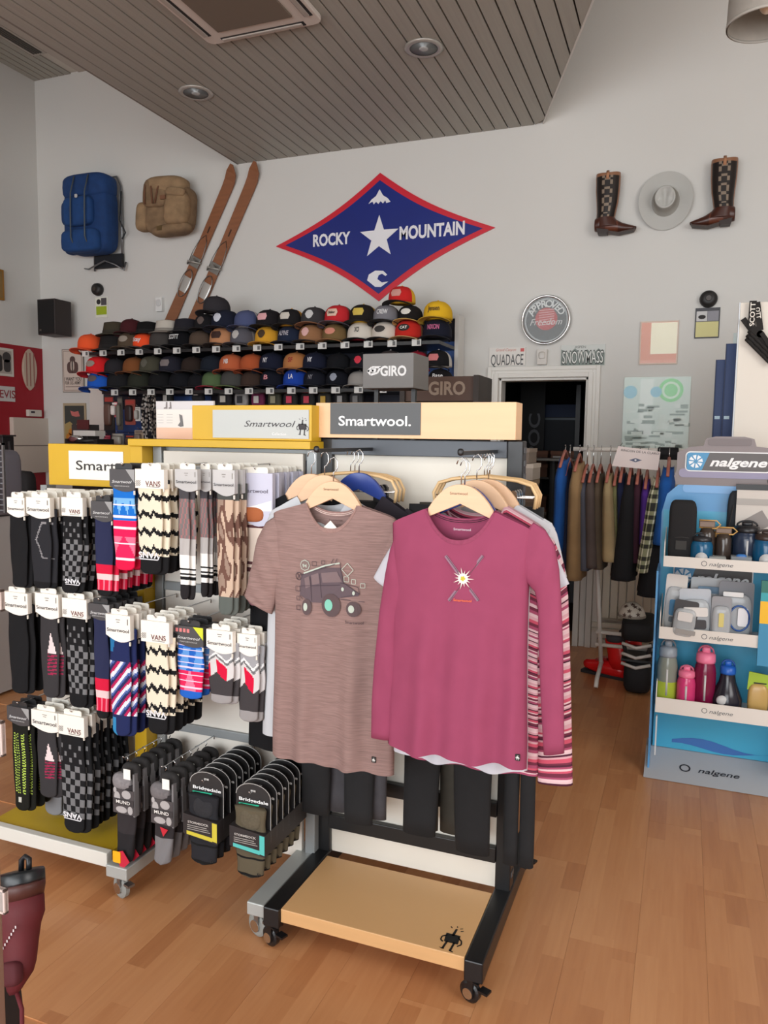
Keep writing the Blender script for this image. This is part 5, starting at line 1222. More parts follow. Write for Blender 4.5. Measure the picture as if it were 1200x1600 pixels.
def cap(px, py, wpx, crown, side=None, brim=None, patch=None, kind='cap', label='', pc=None, text=None, Y=None, rz=None, tilt=0.):
    Y = Y or YH - .02
    o = at(px, py, Y); a = at(px - wpx / 2, py, Y); c = at(px + wpx / 2, py, Y)
    k = (c[0] - a[0]) / .19
    side = side or crown; brim = brim or crown
    r = thing({'cap': 'cap', 'bucket': 'bucket_hat', 'beanie': 'beanie'}[kind], label, 'hat', o, rz if rz is not None else random.uniform(-.12, .10), 'hats on the wall display')
    n, m_ = 24, 9
    R_ = []
    for i in range(m_ + 1):
        t = i / m_
        ring_ = []
        for j in range(n):
            a_ = 2 * pi * j / n; f = max(0, -sin(a_))
            if kind == 'cap': rr = .085 * (1 - t ** 3.2) ** .5 if t < .999 else .002; z = (.022 + .106 * t) if t < .999 else .130; rx, ry = rr, rr * (1.08 - .0 * f) ; y0 = 0; z += .012 * f * sin(pi * t)
            elif kind == 'bucket': rr = .066 + .012 * (1 - t) if t < .97 else .03; z = .02 + .07 * t; rx, ry, y0 = rr, rr, 0
            else: rr = .08 * (1 - t ** 4) ** .5 + .002; z = .0 + .1 * t; rx, ry, y0 = rr, rr, 0
            ring_.append((rx * cos(a_) * k, ry * sin(a_) * k, z * k))
        R_.append(ring_)
    def col(i, j):
        a_ = 2 * pi * (j + .5) / n
        return crown if -sin(a_) > .25 else side
    obj('crown', B().loops(R_, True, col=col), FAB, r, smooth=True)
    if kind == 'cap':
        nb = 14; top = []; R2 = []
        for i in range(6):
            t = i / 5; row = []
            for j in range(nb + 1):
                a_ = pi + pi * (.08 + .84 * j / nb); q = .080 + .070 * t * max(0, sin((j / nb) * pi)) ** .55
                row.append((q * cos(a_) * k * (1 if t < 1 else .99), (q * 1.05 * sin(a_)) * k, (.024 + .010 * t - .016 * abs(cos(a_)) ** 2 * (1 + t) - .012 * t * t) * k))
            R2.append(row)
        b = B(); vs = [p for rw in R2 for p in rw]; fs = [(i * (nb + 1) + j, i * (nb + 1) + j + 1, (i + 1) * (nb + 1) + j + 1, (i + 1) * (nb + 1) + j) for i in range(5) for j in range(nb)]
        b.add(vs, fs); ob = obj('brim', b, mat(brim, .85), r, smooth=True); ob.modifiers.new('thickness', 'SOLIDIFY').thickness = .004
        obj('button', B().blob((0, 0, .131 * k), (.007, .007, .004), 1., 8, 5), mat(side, .8), r, smooth=True)
    elif kind == 'bucket':
        b = B().lathe([(.074 * k, .022 * k), (.118 * k, .006 * k), (.118 * k, .003 * k), (.074 * k, .018 * k)], 28, cap=False); obj('brim', b, mat(brim, .9), r, smooth=True)
        obj('band', B().lathe([(.079 * k, .022 * k), (.077 * k, .036 * k)], 24, cap=False), mat(tuple(int(c_ * .7) for c_ in crown), .9), r, smooth=True)
    if patch:
        w_, h_ = (.045, .034) if patch == 'box' else (.036, .036)
        def place(x, z):
            zz = .066 + z; t = max(0, min(.98, (zz - .022) / .106)); rr = .085 * (1 - t ** 3.2) ** .5 * 1.08
            yy = -sqrt(max(1e-6, rr * rr - x * x)); return (x * k, (yy - .004) * k, (zz + .012 * sin(pi * t)) * k)
        pl_ = circ(0, 0, .024, 14) if patch == 'round' else (circ(0, 0, .036, 14, .018) if patch == 'oval' else rrect(-.032, .032, -.018, .02, .005))
        # cut in strips so that it follows the crown
        b = B(); xs = [-.036 + .072 * i / 8 for i in range(9)]
        fl = []
        for x0, x1 in zip(xs, xs[1:]):
            def span(x):
                if patch == 'round': h = sqrt(max(0, .024 ** 2 - x * x))
                elif patch == 'oval': h = .018 * sqrt(max(0, 1 - (x / .036) ** 2))
                else: h = .019 if abs(x) <= .0325 else .0
                return h
            h0, h1 = span(x0), span(x1)
            if h0 + h1 > 0:
                for q in range(3):
                    za, zb = -1 + 2 * q / 3, -1 + 2 * (q + 1) / 3
                    fl.append([(x0, h0 * za), (x1, h1 * za), (x1, h1 * zb), (x0, h0 * zb)])
        decal(fl, mat(pc or (220, 214, 206), .8), r, place, name='badge')
        if text: txt(text, .014, mat((40, 30, 30) if sum(pc or (220,) * 3) > 380 else (230, 226, 220), .8), r, (0, 0, 0), width=.044 * 1, bold=.03, drape=lambda x, y: place(x, y + .001)[0:1] + (place(x, y)[1] - .002, place(x, y)[2]))
    elif text:
        def place(x, z):
            zz = .066 + z; t = max(0, min(.98, (zz - .022) / .106)); rr = .085 * (1 - t ** 3.2) ** .5 * 1.08
            return (x * k, (-sqrt(max(1e-6, rr * rr - x * x)) - .003) * k, (zz + .012 * sin(pi * t)) * k)
        txt(text, .026, mat(pc or (220, 220, 220), .8), r, (0, 0, 0), width=.03 if len(text) < 3 else .07, bold=.02, drape=place)
    return r
H1 = 549                                                     # lower hats of the top shelf stand on it
def HL_(px): return at(px, 548, YH)[2]
def basey(px, z):                                            # photo row of height z at this column
    lo, hi = 400., 700.
    for _ in range(30):
        m = (lo + hi) / 2
        if at(px, m, YH - .02)[2] > z: lo = m
        else: hi = m
    return lo
rows = [
 # px, layer, width, crown, side, brim, patch, kind, label, patch colour, text
 (143, 0, 30, (236, 92, 50), None, None, None, 'cap', 'plain bright orange cap at the far left of the top shelf', None, None),
 (178, 0, 38, (36, 34, 34), None, None, None, 'bucket', 'dark bucket hat under the olive one, top shelf left', None, None),
 (206, 0, 32, (86, 72, 58), (60, 54, 48), None, 'oval', 'cap', 'brown camouflage cap under the maroon cap on the top shelf', (150, 140, 128), None),
 (228, 0, 30, (244, 84, 44), (60, 54, 52), (70, 66, 64), None, 'cap', 'grey cap with a bright orange front on the top shelf', None, 'Stay'),
 (256, 0, 34, (70, 66, 64), None, None, None, 'cap', 'dark grey cap beneath the pale grey bucket hat', None, None),
 (285, 0, 34, (20, 20, 24), None, None, None, 'cap', 'black cap with white lettering SCOTT on the top shelf', (230, 230, 230), 'SCOTT'),
 (316, 0, 32, (84, 70, 60), (40, 34, 32), (40, 34, 32), None, 'cap', 'taupe fronted cap beneath a black cap on the top shelf', None, None),
 (350, 0, 36, (190, 134, 96), None, (54, 46, 42), 'box', 'cap', 'tan cap with small dark patch under the navy cap', (60, 36, 30), None),
 (382, 0, 36, (92, 90, 98), (150, 148, 150), (80, 78, 84), 'round', 'cap', 'grey cap with pale ring badge under the slate blue cap', (190, 186, 182), None),
 (420, 0, 36, (214, 156, 48), None, (200, 146, 46), 'round', 'cap', 'mustard yellow cap with dark round badge on the top shelf', (70, 50, 30), None),
 (455, 0, 36, (34, 42, 62), None, (26, 30, 44), None, 'cap', 'navy cap with grey print beneath the black and mustard cap', (180, 176, 184), 'ALPINE'),
 (489, 0, 38, (150, 108, 76), (176, 124, 78), (40, 36, 34), 'round', 'cap', 'tan cap with pale pink badge and black brim', (222, 176, 172), None),
 (525, 0, 38, (120, 96, 62), (70, 76, 58), (150, 106, 66), 'oval', 'cap', 'olive and tan cap with orange print under the red and grey cap', (214, 140, 120), None),
 (565, 0, 40, (216, 208, 196), (150, 30, 48), (20, 20, 24), None, 'cap', 'white fronted cap with red mesh and a doodle print', (40, 38, 38), 'XO'),
 (603, 0, 40, (214, 204, 192), (160, 118, 86), (30, 28, 30), 'oval', 'cap', 'cream and tan cap with dark oval badge on the top shelf', (60, 56, 54), None),
 (640, 0, 42, (190, 44, 36), (160, 120, 88), (196, 160, 110), 'oval', 'cap', 'red and tan cap with black oval patch', (36, 32, 32), 'CAT'),
 (683, 0, 42, (28, 30, 44), (36, 36, 46), (24, 26, 36), None, 'cap', 'dark navy cap with pink lettering under the yellow cap', (206, 110, 150), 'NIXON'),
 (181, 1, 34, (66, 60, 48), None, (56, 52, 42), None, 'bucket', 'olive bucket hat on top of the pile at the left', None, None),
 (207, 1, 28, (70, 30, 34), None, None, None, 'cap', 'maroon cap on the pile near the left end', None, None),
 (232, 1, 32, (22, 21, 22), None, None, None, 'bucket', 'black bucket hat above the orange fronted cap', None, None),
 (262, 1, 34, (190, 184, 174), None, (120, 112, 104), None, 'bucket', 'pale grey bucket hat between two black hats', None, None),
 (292, 1, 36, (38, 37, 44), None, (30, 29, 34), None, 'bucket', 'charcoal bucket hat right of the pale grey one', None, None),
 (324, 1, 32, (28, 27, 30), None, None, 'round', 'cap', 'black cap with dull round badge beneath the high grey cap', (98, 84, 80), None),
 (354, 1, 38, (30, 34, 50), None, None, 'round', 'cap', 'dark navy cap with white round badge near the skis', (206, 210, 220), None),
 (388, 1, 36, (78, 86, 122), (190, 188, 190), (70, 76, 108), None, 'cap', 'slate blue cap with white mesh back', None, None),
 (422, 1, 36, (32, 29, 32), None, (26, 24, 26), 'box', 'cap', 'black cap with pale pink patch above the mustard cap', (220, 166, 170), None),
 (456, 1, 36, (32, 30, 32), (222, 162, 60), (30, 28, 30), 'box', 'cap', 'black cap with mustard mesh and pale patch', (206, 200, 190), None),
 (492, 1, 38, (60, 58, 60), (40, 38, 40), (140, 96, 66), 'round', 'cap', 'charcoal cap with white round print and tan brim', (200, 200, 200), None),
 (530, 1, 40, (196, 44, 50), (110, 92, 82), (92, 84, 96), 'box', 'cap', 'red cap with grey back and pale patch lettered in black', (222, 190, 170), 'Outdoor'),
 (568, 1, 40, (34, 30, 28), (214, 172, 50), (30, 27, 26), 'box', 'cap', 'black cap with yellow mesh and yellow mountain badge', (206, 180, 80), None),
 (604, 1, 38, (124, 122, 128), (60, 58, 62), (30, 29, 30), None, 'cap', 'grey cap with white arched lettering', (230, 230, 230), 'CREW'),
 (641, 1, 36, (30, 27, 27), None, (206, 170, 96), 'oval', 'cap', 'black cap with white oval patch and straw coloured brim', (222, 218, 210), None),
 (684, 1, 42, (222, 176, 40), None, (196, 160, 50), None, 'cap', 'plain yellow cap with dark script at the right end', (70, 50, 30), 'Jensen'),
 (339, 2, 34, (52, 50, 54), None, (40, 38, 42), None, 'cap', 'dark grey cap topping the pile in front of the skis', None, None),
 (628, 2, 38, (200, 40, 40), (222, 176, 52), (30, 27, 28), 'box', 'cap', 'red cap with yellow mesh topping the pile below the diamond sign', (206, 150, 140), None),
]
lay_dz = {}
for px, layer, wpx, crown, side, brim, patch, kind, label, pc, text in rows:
    z = zt1 + .002 + (.0 if layer == 0 else .132 * layer)
    cap(px, basey(px, z), wpx * 1.16, crown, side, brim, patch, kind, label, pc, text)
rows2 = [
 (158, 1, 34, (214, 36, 40), None, (206, 34, 38), 'oval', 'flat red cap with grey shield at the left end of the lower shelf', (150, 140, 130), None),
 (183, 1, 30, (44, 42, 46), None, None, None, 'dark grey cap right of the red and blue caps', None, None),
 (213, 1, 32, (124, 76, 44), None, None, None, 'mid brown cap on the lower shelf', None, None),
 (240, 1, 34, (74, 72, 60), None, None, 'round', 'olive cap with tiny white badge on the lower shelf', (90, 88, 78), None),
 (270, 1, 34, (38, 38, 48), None, None, 'box', 'dark navy cap with grey square patch on the lower shelf', (120, 112, 112), None),
 (303, 1, 32, (48, 38, 34), None, None, None, 'dark brown cap on the lower shelf above a black one', None, None),
 (334, 1, 34, (28, 34, 44), None, None, None, 'very dark cap left of the two rust caps', None, None),
 (364, 1, 36, (184, 96, 62), None, (168, 84, 54), None, 'rust cap with raised lettering, left of its similar neighbour', None, 'NB'),
 (396, 1, 36, (170, 84, 50), None, None, None, 'plain rust cap, right of its similar neighbour', None, None),
 (427, 1, 38, (26, 30, 48), None, None, None, 'navy cap with white NY letters beside the rust caps', (226, 226, 232), 'NY'),
 (464, 1, 38, (176, 118, 72), None, (160, 104, 62), None, 'tan cap with dark red paw mark between navy caps', (150, 40, 40), 'SF'),
 (494, 1, 38, (26, 30, 48), None, None, None, 'navy cap with white NY letters right of the tan cap', (226, 226, 232), 'NY'),
 (530, 1, 36, (22, 23, 27), None, None, None, 'plain black cap right of the navy lettered cap', None, None),
 (566, 1, 36, (28, 28, 34), None, None, 'round', 'black cap with round red badge beside the grey box sign', (206, 50, 70), None),
 (610, 1, 40, (70, 62, 62), (190, 184, 178), None, None, 'grey mesh cap half hidden above the grey box sign', None, None),
 (652, 1, 38, (150, 30, 50), None, None, None, 'dark red cap half hidden right of the grey box sign', None, None),
 (685, 1, 40, (26, 25, 27), (200, 196, 190), None, 'box', 'black cap with white mesh and red patch at the right end', (206, 120, 120), None),
 (160, 0, 34, (36, 92, 190), None, (30, 84, 180), 'oval', 'bright blue cap with shield below the red cap', (100, 90, 90), None),
 (190, 0, 34, (34, 34, 36), None, None, None, 'dark cap right of the bright blue cap', None, None),
 (222, 0, 34, (46, 48, 40), None, None, None, 'dark olive cap at the left of the lower shelf', None, None),
 (254, 0, 34, (26, 26, 28), None, None, None, 'black cap above the patterned straps', None, None),
 (286, 0, 34, (24, 25, 30), None, None, None, 'black cap above the info board', None, None),
 (312, 0, 30, (26, 26, 30), None, None, None, 'black cap below the dark brown cap', None, None),
 (336, 0, 34, (84, 104, 70), None, (150, 28, 56), None, 'green cap with raspberry brim on the lower shelf', None, None),
 (366, 0, 36, (72, 72, 70), None, (96, 116, 74), None, 'grey cap with green brim under the left rust cap', None, None),
 (396, 0, 34, (64, 50, 44), None, None, None, 'dark brown cap under the right rust cap', None, None),
 (427, 0, 36, (24, 26, 38), None, None, None, 'navy cap with pink letter B', (226, 150, 160), 'B'),
 (464, 0, 38, (30, 66, 160), None, (26, 60, 150), None, 'royal blue cap with white LA letters', (230, 230, 236), 'LA'),
 (494, 0, 36, (26, 28, 38), None, None, None, 'dark navy cap with grey NY letters on the bottom layer', (140, 140, 150), 'NY'),
 (529, 0, 36, (22, 24, 32), None, None, 'round', 'black cap with pale round badge on the bottom layer', (150, 156, 170), None),
 (562, 0, 34, (150, 146, 142), None, None, None, 'pale grey cap left of the grey box sign', None, None),
 (688, 0, 38, (28, 26, 28), None, None, None, 'black cap low at the right end with white lettering', (220, 220, 220), 'Base'),
]
for px, layer, wpx, crown, side, brim, patch, label, pc, text in rows2:
    z = zt2 + .002 + .128 * layer
    cap(px, basey(px, z), wpx * 1.12, crown, side, brim, patch, 'cap', label, pc, text)

# goods hanging below the hats
rn = random.Random(9)
def gloves(px, y0, y1, w, col, label, accent=None, cat='glove', name='hanging_glove', Y=5.62):
    o = at(px, y0, Y); h = o[2] - at(px, y1, Y)[2]; k = (at(px + w / 2, y0, Y)[0] - at(px - w / 2, y0, Y)[0])
    r = thing(name, label, cat, o)
    m = mat(col, .85, kind='fabric', amt=.15, scale=.1)
    obj('cuff', B().blob((0, 0, -h * .2), (k * .42, .03, h * .18), .5, 12, 8), m, r, smooth=True)
    obj('palm', B().blob((0, 0, -h * .5), (k * .46, .032, h * .22), .6, 12, 8), m, r, smooth=True)
    for q in range(4): obj('finger', B().blob((k * (-.33 + .22 * q), 0, -h * (.78 + .04 * (q in (1, 2)))), (k * .1, .022, h * .17), .7, 8, 6), m, r, smooth=True)
    obj('tag', B().box(-k * .16, k * .16, -.042, -.038, -h * .3, -h * .12), mat(accent or (200, 196, 190), .6), r)
    obj('hook', B().tube([(0, .23, .02), (0, 0, .02), (0, -.02, .03)], .003, 6), CHROME, r)
gl = [(262, 612, 660, 18, (34, 34, 36), 'black glove hanging under the lower shelf left of the info board top'), (352, 612, 668, 26, (36, 34, 36), 'black glove hanging behind the first yellow header', (190, 186, 176)),
      (378, 612, 672, 24, (150, 148, 146), 'black and white glove under the lower shelf', (40, 40, 44)), (404, 612, 672, 24, (110, 36, 74), 'purple glove under the lower shelf', None), (430, 612, 672, 24, (70, 70, 56), 'olive glove hanging under the navy caps', (150, 146, 120)),
      (455, 612, 672, 26, (38, 36, 38), 'black glove hanging under the blue cap', (206, 60, 90)), (482, 612, 672, 26, (34, 33, 35), 'black glove with red mark hanging above the sign gap', (196, 60, 80)),
      (508, 612, 672, 24, (54, 52, 48), 'dark grey glove hanging behind the pale wood header', (200, 160, 60)), (534, 612, 668, 24, (30, 30, 32), 'black glove hanging beneath the round badge cap', (160, 160, 160)), (558, 612, 668, 24, (60, 60, 62), 'grey glove hanging left of the grey box sign post', (120, 120, 120)),
      (310, 612, 632, 20, (32, 32, 36), 'small black glove above the info board', None)]
for g in gl: gloves(g[0], g[1], g[2], g[3], g[4], g[5], g[6] if len(g) > 6 else None)
def strap_bundle(px, y0, y1, n, label, cols, Y=5.5):
    o = at(px, y0, Y); h = o[2] - at(px, y1, Y)[2]
    r = thing('strap_bundle', label, 'strap', o)
    for k in range(n):
        x = (k - (n - 1) / 2) * .016; c = cols[k % len(cols)]
        def pc_(u, v, c=c): return c if math.sin(v * 60 + k) > -.2 else (36, 34, 34)
        b = B(); R_ = []
        for j in range(25):
            t = j / 24; xx = x + .012 * sin(t * 7 + k * 1.9); yy = -.02 * (k % 2) + .01 * sin(t * 5 + k)
            R_.append([(xx - .009, yy, -h * t * (.82 + .06 * (k % 4))), (xx + .009, yy, -h * t * (.82 + .06 * (k % 4))), (xx + .009, yy + .003, -h * t * (.82 + .06 * (k % 4))), (xx - .009, yy + .003, -h * t * (.82 + .06 * (k % 4)))])
        b.loops(R_, True, col=lambda i, j, pc_=pc_: pc_(0, i / 24)); obj('strap', b, FAB, r)
strap_bundle(229, 606, 690, 6, 'black and white patterned straps hanging left of the info board', [(214, 208, 202), (150, 142, 136)])
strap_bundle(240, 608, 690, 4, 'second bundle of grey patterned straps touching the info board', [(190, 184, 176), (100, 90, 84)], 5.46)
def blister(px, y0, y1, w, back, front, label, Y=5.55):
    o = at(px, y0, Y); h = o[2] - at(px, y1, Y)[2]; k = at(px + w / 2, y0, Y)[0] - at(px - w / 2, y0, Y)[0]
    r = thing('hanging_pack', label, 'accessory', o)
    obj('backing', B().prism(rrect(-k / 2, k / 2, -h, 0, k * .1), 0, .006), mat(back, .6), r)
    obj('content', B().blob((0, -.018, -h * .55), (k * .32, .02, h * .32), .4, 14, 8), mat(front, .5), r, smooth=True)
    obj('label_strip', B().box(-k * .4, k * .4, -.003, .001, -h * .18, -h * .05), mat(front if sum(front) > 300 else (170, 60, 50), .6), r)
    obj('hook', B().tube([(0, .25, .01), (0, 0, .01), (0, -.02, .02)], .003, 6), CHROME, r)
blister(170, 618, 672, 16, (50, 44, 42), (96, 70, 60), 'brown looped lead hanging at the left end below the hats')
blister(179, 628, 652, 9, (206, 90, 100), (226, 216, 210), 'small white and red tagged pack')
blister(187, 620, 672, 8, (70, 66, 62), (110, 106, 96), 'narrow grey rod pack beside the red tagged pack')
blister(203, 624, 664, 16, (140, 66, 56), (46, 32, 32), 'dark pack with thin red frame')
blister(215, 636, 658, 8, (216, 214, 208), (170, 166, 160), 'small white hanging pack left of the patterned straps')
blister(168, 680, 697, 8, (196, 70, 100), (220, 110, 130), 'pink pack just above the yellow header')
blister(184, 677, 697, 19, (120, 116, 112), (190, 188, 180), 'grey pack with two pale discs just above the yellow header')
blister(203, 680, 697, 14, (54, 50, 50), (90, 70, 60), 'dark pack just above the yellow header')
blister(217, 672, 697, 14, (160, 140, 120), (120, 104, 96), 'beige pack beside the yellow shelf')
# goods box in front of the flag poster
o = at(144, 696, 5.0); 
r = thing('goggle_box', 'black display box with silver goggles and a red picture card on top', 'box', (at(140, 697, 5.2)[0], 5.2, at(140, 697, 5.2)[2]))
k = at(166, 697, 5.2)[0] - at(116, 697, 5.2)[0]
obj('tray', B().box(-k * .5, k * .5, -.1, .1, 0, .06), mat((28, 26, 26), .6), r); obj('back_block', B().box(-k * .5, k * .0, -.02, .12, .06, .18), mat((62, 56, 56), .6), r)
obj('white_carton', B().box(-k * .34, k * .34, -.06, .06, .085, .13), mat((216, 212, 206), .6), r); obj('lens', B().blob((-k * .15, -.1, .06), (.07, .03, .03), .8), mat((190, 190, 190), .1, .9), r, smooth=True)
obj('picture_card', B().box(-k * .3, k * .06, -.03, -.02, .14, .22), mat((84, 34, 34), .5), r); obj('goggle_strap', B().tube([(-k * .4, -.1, .05), (0, -.13, .04), (k * .4, -.1, .05)], .014, 8, flat=.4), BLACK, r, smooth=True)
obj('base', B().box(-k * .3, k * .5, -.1, .1, -at(140, 697, 5.2)[2], 0), mat((40, 36, 36), .6), r)
# info board on the yellow shelf
a, c = at(245, 627, 2.34), at(300, 690, 2.34)
r = thing('info_board', 'white and peach information board standing on the yellow shelf', 'sign', ((a[0] + c[0]) / 2 + .0, 2.34, 1.4865)); wI = (at(335, 640, 2.34)[0] - a[0]); x0 = a[0] - (a[0] + c[0]) / 2; hI = a[2] - 1.4865
obj('board', B().box(x0, x0 + wI, -.004, .004, 0, hI), mat((226, 220, 214), .5), r); obj('peach_band', B().box(x0, x0 + wI, -.0048, -.004, 0, hI * .3), mat((232, 190, 164), .5), r)
obj('photo_strip', B().box(x0, x0 + wI, -.0048, -.004, hI * .78, hI), mat((206, 202, 204), .5), r)
decal([[(x0 + .034, hI * .8), (x0 + .05, hI * .8), (x0 + .05, hI * .98), (x0 + .044, hI * .98), (x0 + .042, hI * .84), (x0 + .034, hI * .83)], [(x0 + .055, hI * .8), (x0 + .068, hI * .8), (x0 + .066, hI * .98), (x0 + .06, hI * .98), (x0 + .06, hI * .84), (x0 + .055, hI * .83)]], mat((120, 112, 112), .5), r, fc(-.0052))
decal([[(x0 + .105, hI * .32), (x0 + .118, hI * .34), (x0 + .113, hI * .62), (x0 + .1, hI * .66), (x0 + .104, hI * .45), (x0 + .094, hI * .36)]], mat((110, 108, 108), .5), r, fc(-.0052))
decal([[(x0 + .006 + .04 * i, hI * (.42 + .075 * j)), (x0 + .032 + .04 * i, hI * (.42 + .075 * j)), (x0 + .032 + .04 * i, hI * (.43 + .075 * j)), (x0 + .006 + .04 * i, hI * (.43 + .075 * j))] for i in range(2) for j in range(4)], mat((176, 172, 170), .5), r, fc(-.0052))

# GIRO stands
a, c = at(567, 553, 3.6), at(640, 606, 3.6); 
r = thing('helmet_stand', 'grey boxed GIRO sign on two thin black posts behind the pale wood header', 'display stand', ((a[0] + c[0]) / 2, 3.6, 0)); hw = (at(646, 580, 3.6)[0] - a[0]) / 2; xc = (a[0] + at(646, 580, 3.6)[0]) / 2 - (a[0] + c[0]) / 2
sb = obj('sign_box', B().box(xc - hw, xc + hw, 0, .24, c[2], a[2]), mat((120, 118, 116), .5), r, bevel=.003)
txt('GIRO', .048, mat((236, 236, 236), .5), sb, (xc + hw * .22, -.001, (a[2] + c[2]) / 2), bold=.035, width=hw * 1.02)
zc = (a[2] + c[2]) / 2; q = xc - hw * .56
decal(stroke([(q - .032, zc), (q - .015, zc - .018), (q + .02, zc - .01), (q + .038, zc + .018), (q - .01, zc + .018), (q - .032, zc), (q - .0, zc + .002)], .010) + [circ(q + .002, zc + .004, .012, 12)], mat((236, 236, 236), .5), sb, fc(-.001))
for x in (xc - .10, xc + .10): obj('post', B().box(x - .011, x + .011, .1, .122, .04, c[2]), BLKM, r)
for z in (1.35, .9, .45): obj('tray', B().box(xc - .2, xc + .2, .0, .3, z, z + .015), BLKM, r)
obj('base', B().box(xc - .24, xc + .24, -.05, .32, 0, .04), BLKM, r)
for i, z in enumerate((1.36,)): pass
a, c = at(652, 589, 4.3), at(738, 618, 4.3)
r = thing('helmet_rack', 'brown GIRO sign board on a dark rack behind the grey sign', 'display stand', ((a[0] + c[0]) / 2, 4.3, 0)); hw = (c[0] - a[0]) / 2 + .01
sb = obj('sign_board', B().box(-hw - .06, hw, 0, .04, c[2] - .03, a[2]), mat((84, 62, 52), .6), r); txt('GIRO', .075, mat((150, 132, 116), .5), sb, (hw * .08, -.001, (a[2] + c[2]) / 2 - .01), bold=.03, width=hw * 1.25)
obj('side_panel', B().box(hw, hw + .03, -.02, .3, .02, a[2] + .005), mat((50, 42, 38), .6), r); obj('side_panel', B().box(-hw - .09, -hw - .06, -.02, .3, .02, a[2] - .005), mat((50, 42, 38), .6), r)
obj('back', B().box(-hw - .06, hw, .27, .3, .02, a[2] - .01), mat((34, 30, 30), .7), r)
for z in (1.28, .85, .4, .05): obj('shelf', B().box(-hw - .06, hw, 0, .27, z, z + .02), mat((44, 38, 34), .6), r)
for i in range(3):
    h_ = thing('cycle_helmet', 'dark cycle helmet on the brown rack, %s of three' % ('leftmost', 'middle', 'rightmost')[i], 'helmet', ((a[0] + c[0]) / 2 - .14 + .14 * i, 4.36, 1.30), 0, 'helmets on the brown rack')
    obj('shell', B().blob((0, .06, .065), (.062, .09, .06), .9, 16, 10), mat(((40, 40, 44), (58, 54, 60), (90, 90, 96))[i], .3), h_, smooth=True)
    obj('vent', B().box(-.03, -.012, -.02, .1, .1, .122), BLACK, h_); obj('vent', B().box(.012, .03, -.02, .1, .1, .122), BLACK, h_)

# ================================================================ storeroom seen through the doorway
r = thing('shoe_box_shelf', 'dark shelving inside the doorway stacked with brown shoe boxes', 'shelf', (-1.3, 7.2, 0))
obj('upright', B().box(-.5, -.46, 0, .35, 0, 2.0), mat((60, 60, 62), .5), r); obj('upright', B().box(.36, .40, 0, .35, 0, 2.0), mat((60, 60, 62), .5), r)
for z in (.3, .72, 1.14): obj('board', B().box(-.46, .36, 0, .35, z, z + .02), mat((70, 66, 62), .5), r)
def sbx(X, Y, z, w, h, d, col, label, lab=(206, 200, 194), grp='shoe boxes in the storeroom'):
    b_ = thing('shoe_box', label, 'box', (X, Y, z), 0, grp)
    obj('carton', B().box(-w / 2, w / 2, 0, d, 0, h * .78), mat(col, .7), b_); obj('lid', B().box(-w / 2 - .004, w / 2 + .004, -.004, d + .004, h * .74, h), mat(tuple(min(255, int(c * 1.15)) for c in col), .7), b_)
    obj('end_label', B().box(-w * .42, -w * .15, -.0065, -.004, h * .3, h * .62), mat(lab, .6), b_)
    return b_
for i in range(3):
    for j in range(3):
        sbx(-1.6 + .29 * j, 7.21, .32 + .42 * i, .26, .12, .3, (128, 88, 70), 'brown shoe box on the storeroom shelf, %s row, lower of two, %s' % (('bottom', 'middle', 'top')[i], ('left', 'centre', 'right')[j]))
        sbx(-1.6 + .29 * j, 7.21, .442 + .42 * i, .26, .12, .3, (120, 80, 62), 'brown shoe box on the storeroom shelf, %s row, upper of two, %s' % (('bottom', 'middle', 'top')[i], ('left', 'centre', 'right')[j]))
# boxes standing in front of the doorway, right of the display stand
for q, (x0, x1, y0, y1, c_, l) in enumerate(((806, 826, 700, 722, (150, 136, 124), 'grey brown box at the top of the pile by the black upright'), (806, 832, 724, 748, (206, 196, 184), 'white labelled box in the pile by the black upright'), (806, 830, 750, 775, (150, 134, 112), 'khaki box below the white one in the pile'), (806, 832, 777, 802, (120, 100, 84), 'brown box low in the pile by the black upright'))):
    a, c = at(x0, y0, 5.4), at(x1, y1, 5.4); z1 = a[2]; z0 = at(x0, y1 + 1.6, 5.4)[2]
    sbx((a[0] + c[0]) / 2 - .1, 5.4, z0, c[0] - a[0] + .2, z1 - z0 - .002, .3, c_, l, grp=None)
a = at(806, 804, 5.4); r = thing('stock_cabinet', 'dark low cabinet carrying the pile of shoe boxes', 'cabinet', (a[0] - .05, 5.4, 0)); obj('body', B().box(-.15, .2, 0, .35, 0, a[2] - .01), mat((60, 52, 48), .6), r); obj('top', B().box(-.155, .205, -.005, .355, a[2] - .0245, a[2] - .0055), mat((90, 80, 72), .5), r)
r = thing('skate_rack', 'pale round table top catching light in the dark doorway', 'table', (at(870, 715, 7.2)[0], 7.0, 0)); zt_ = at(870, 716, 7.0)[2]  # the top is a plain pale grey material
obj('top', B().lathe([(.30, zt_ - .02), (.31, zt_ - .01), (.30, zt_)], 30, sy=.7), mat((160, 156, 150), .4), r); obj('leg', B().tube([(0, 0, 0), (0, 0, zt_ - .02)], .03, 10), mat((70, 70, 70), .4), r); obj('foot', B().lathe([(.2, 0), (.19, .02), (.03, .04)], 24), mat((70, 70, 70), .4), r)
r = thing('storeroom_poster', 'dark board with pale vertical lettering inside the doorway', 'poster', (at(832, 640, 7.6)[0], 7.6, 0)); obj('board', B().box(-.12, .12, 0, .02, 0, 2.2), mat((34, 32, 34), .6), r)
txt('POC', .11, mat((120, 120, 124), .6), r, (0.02, -.002, at(832, 680, 7.6)[2]), rot=(90, -90, 0), width=.42, bold=.02)
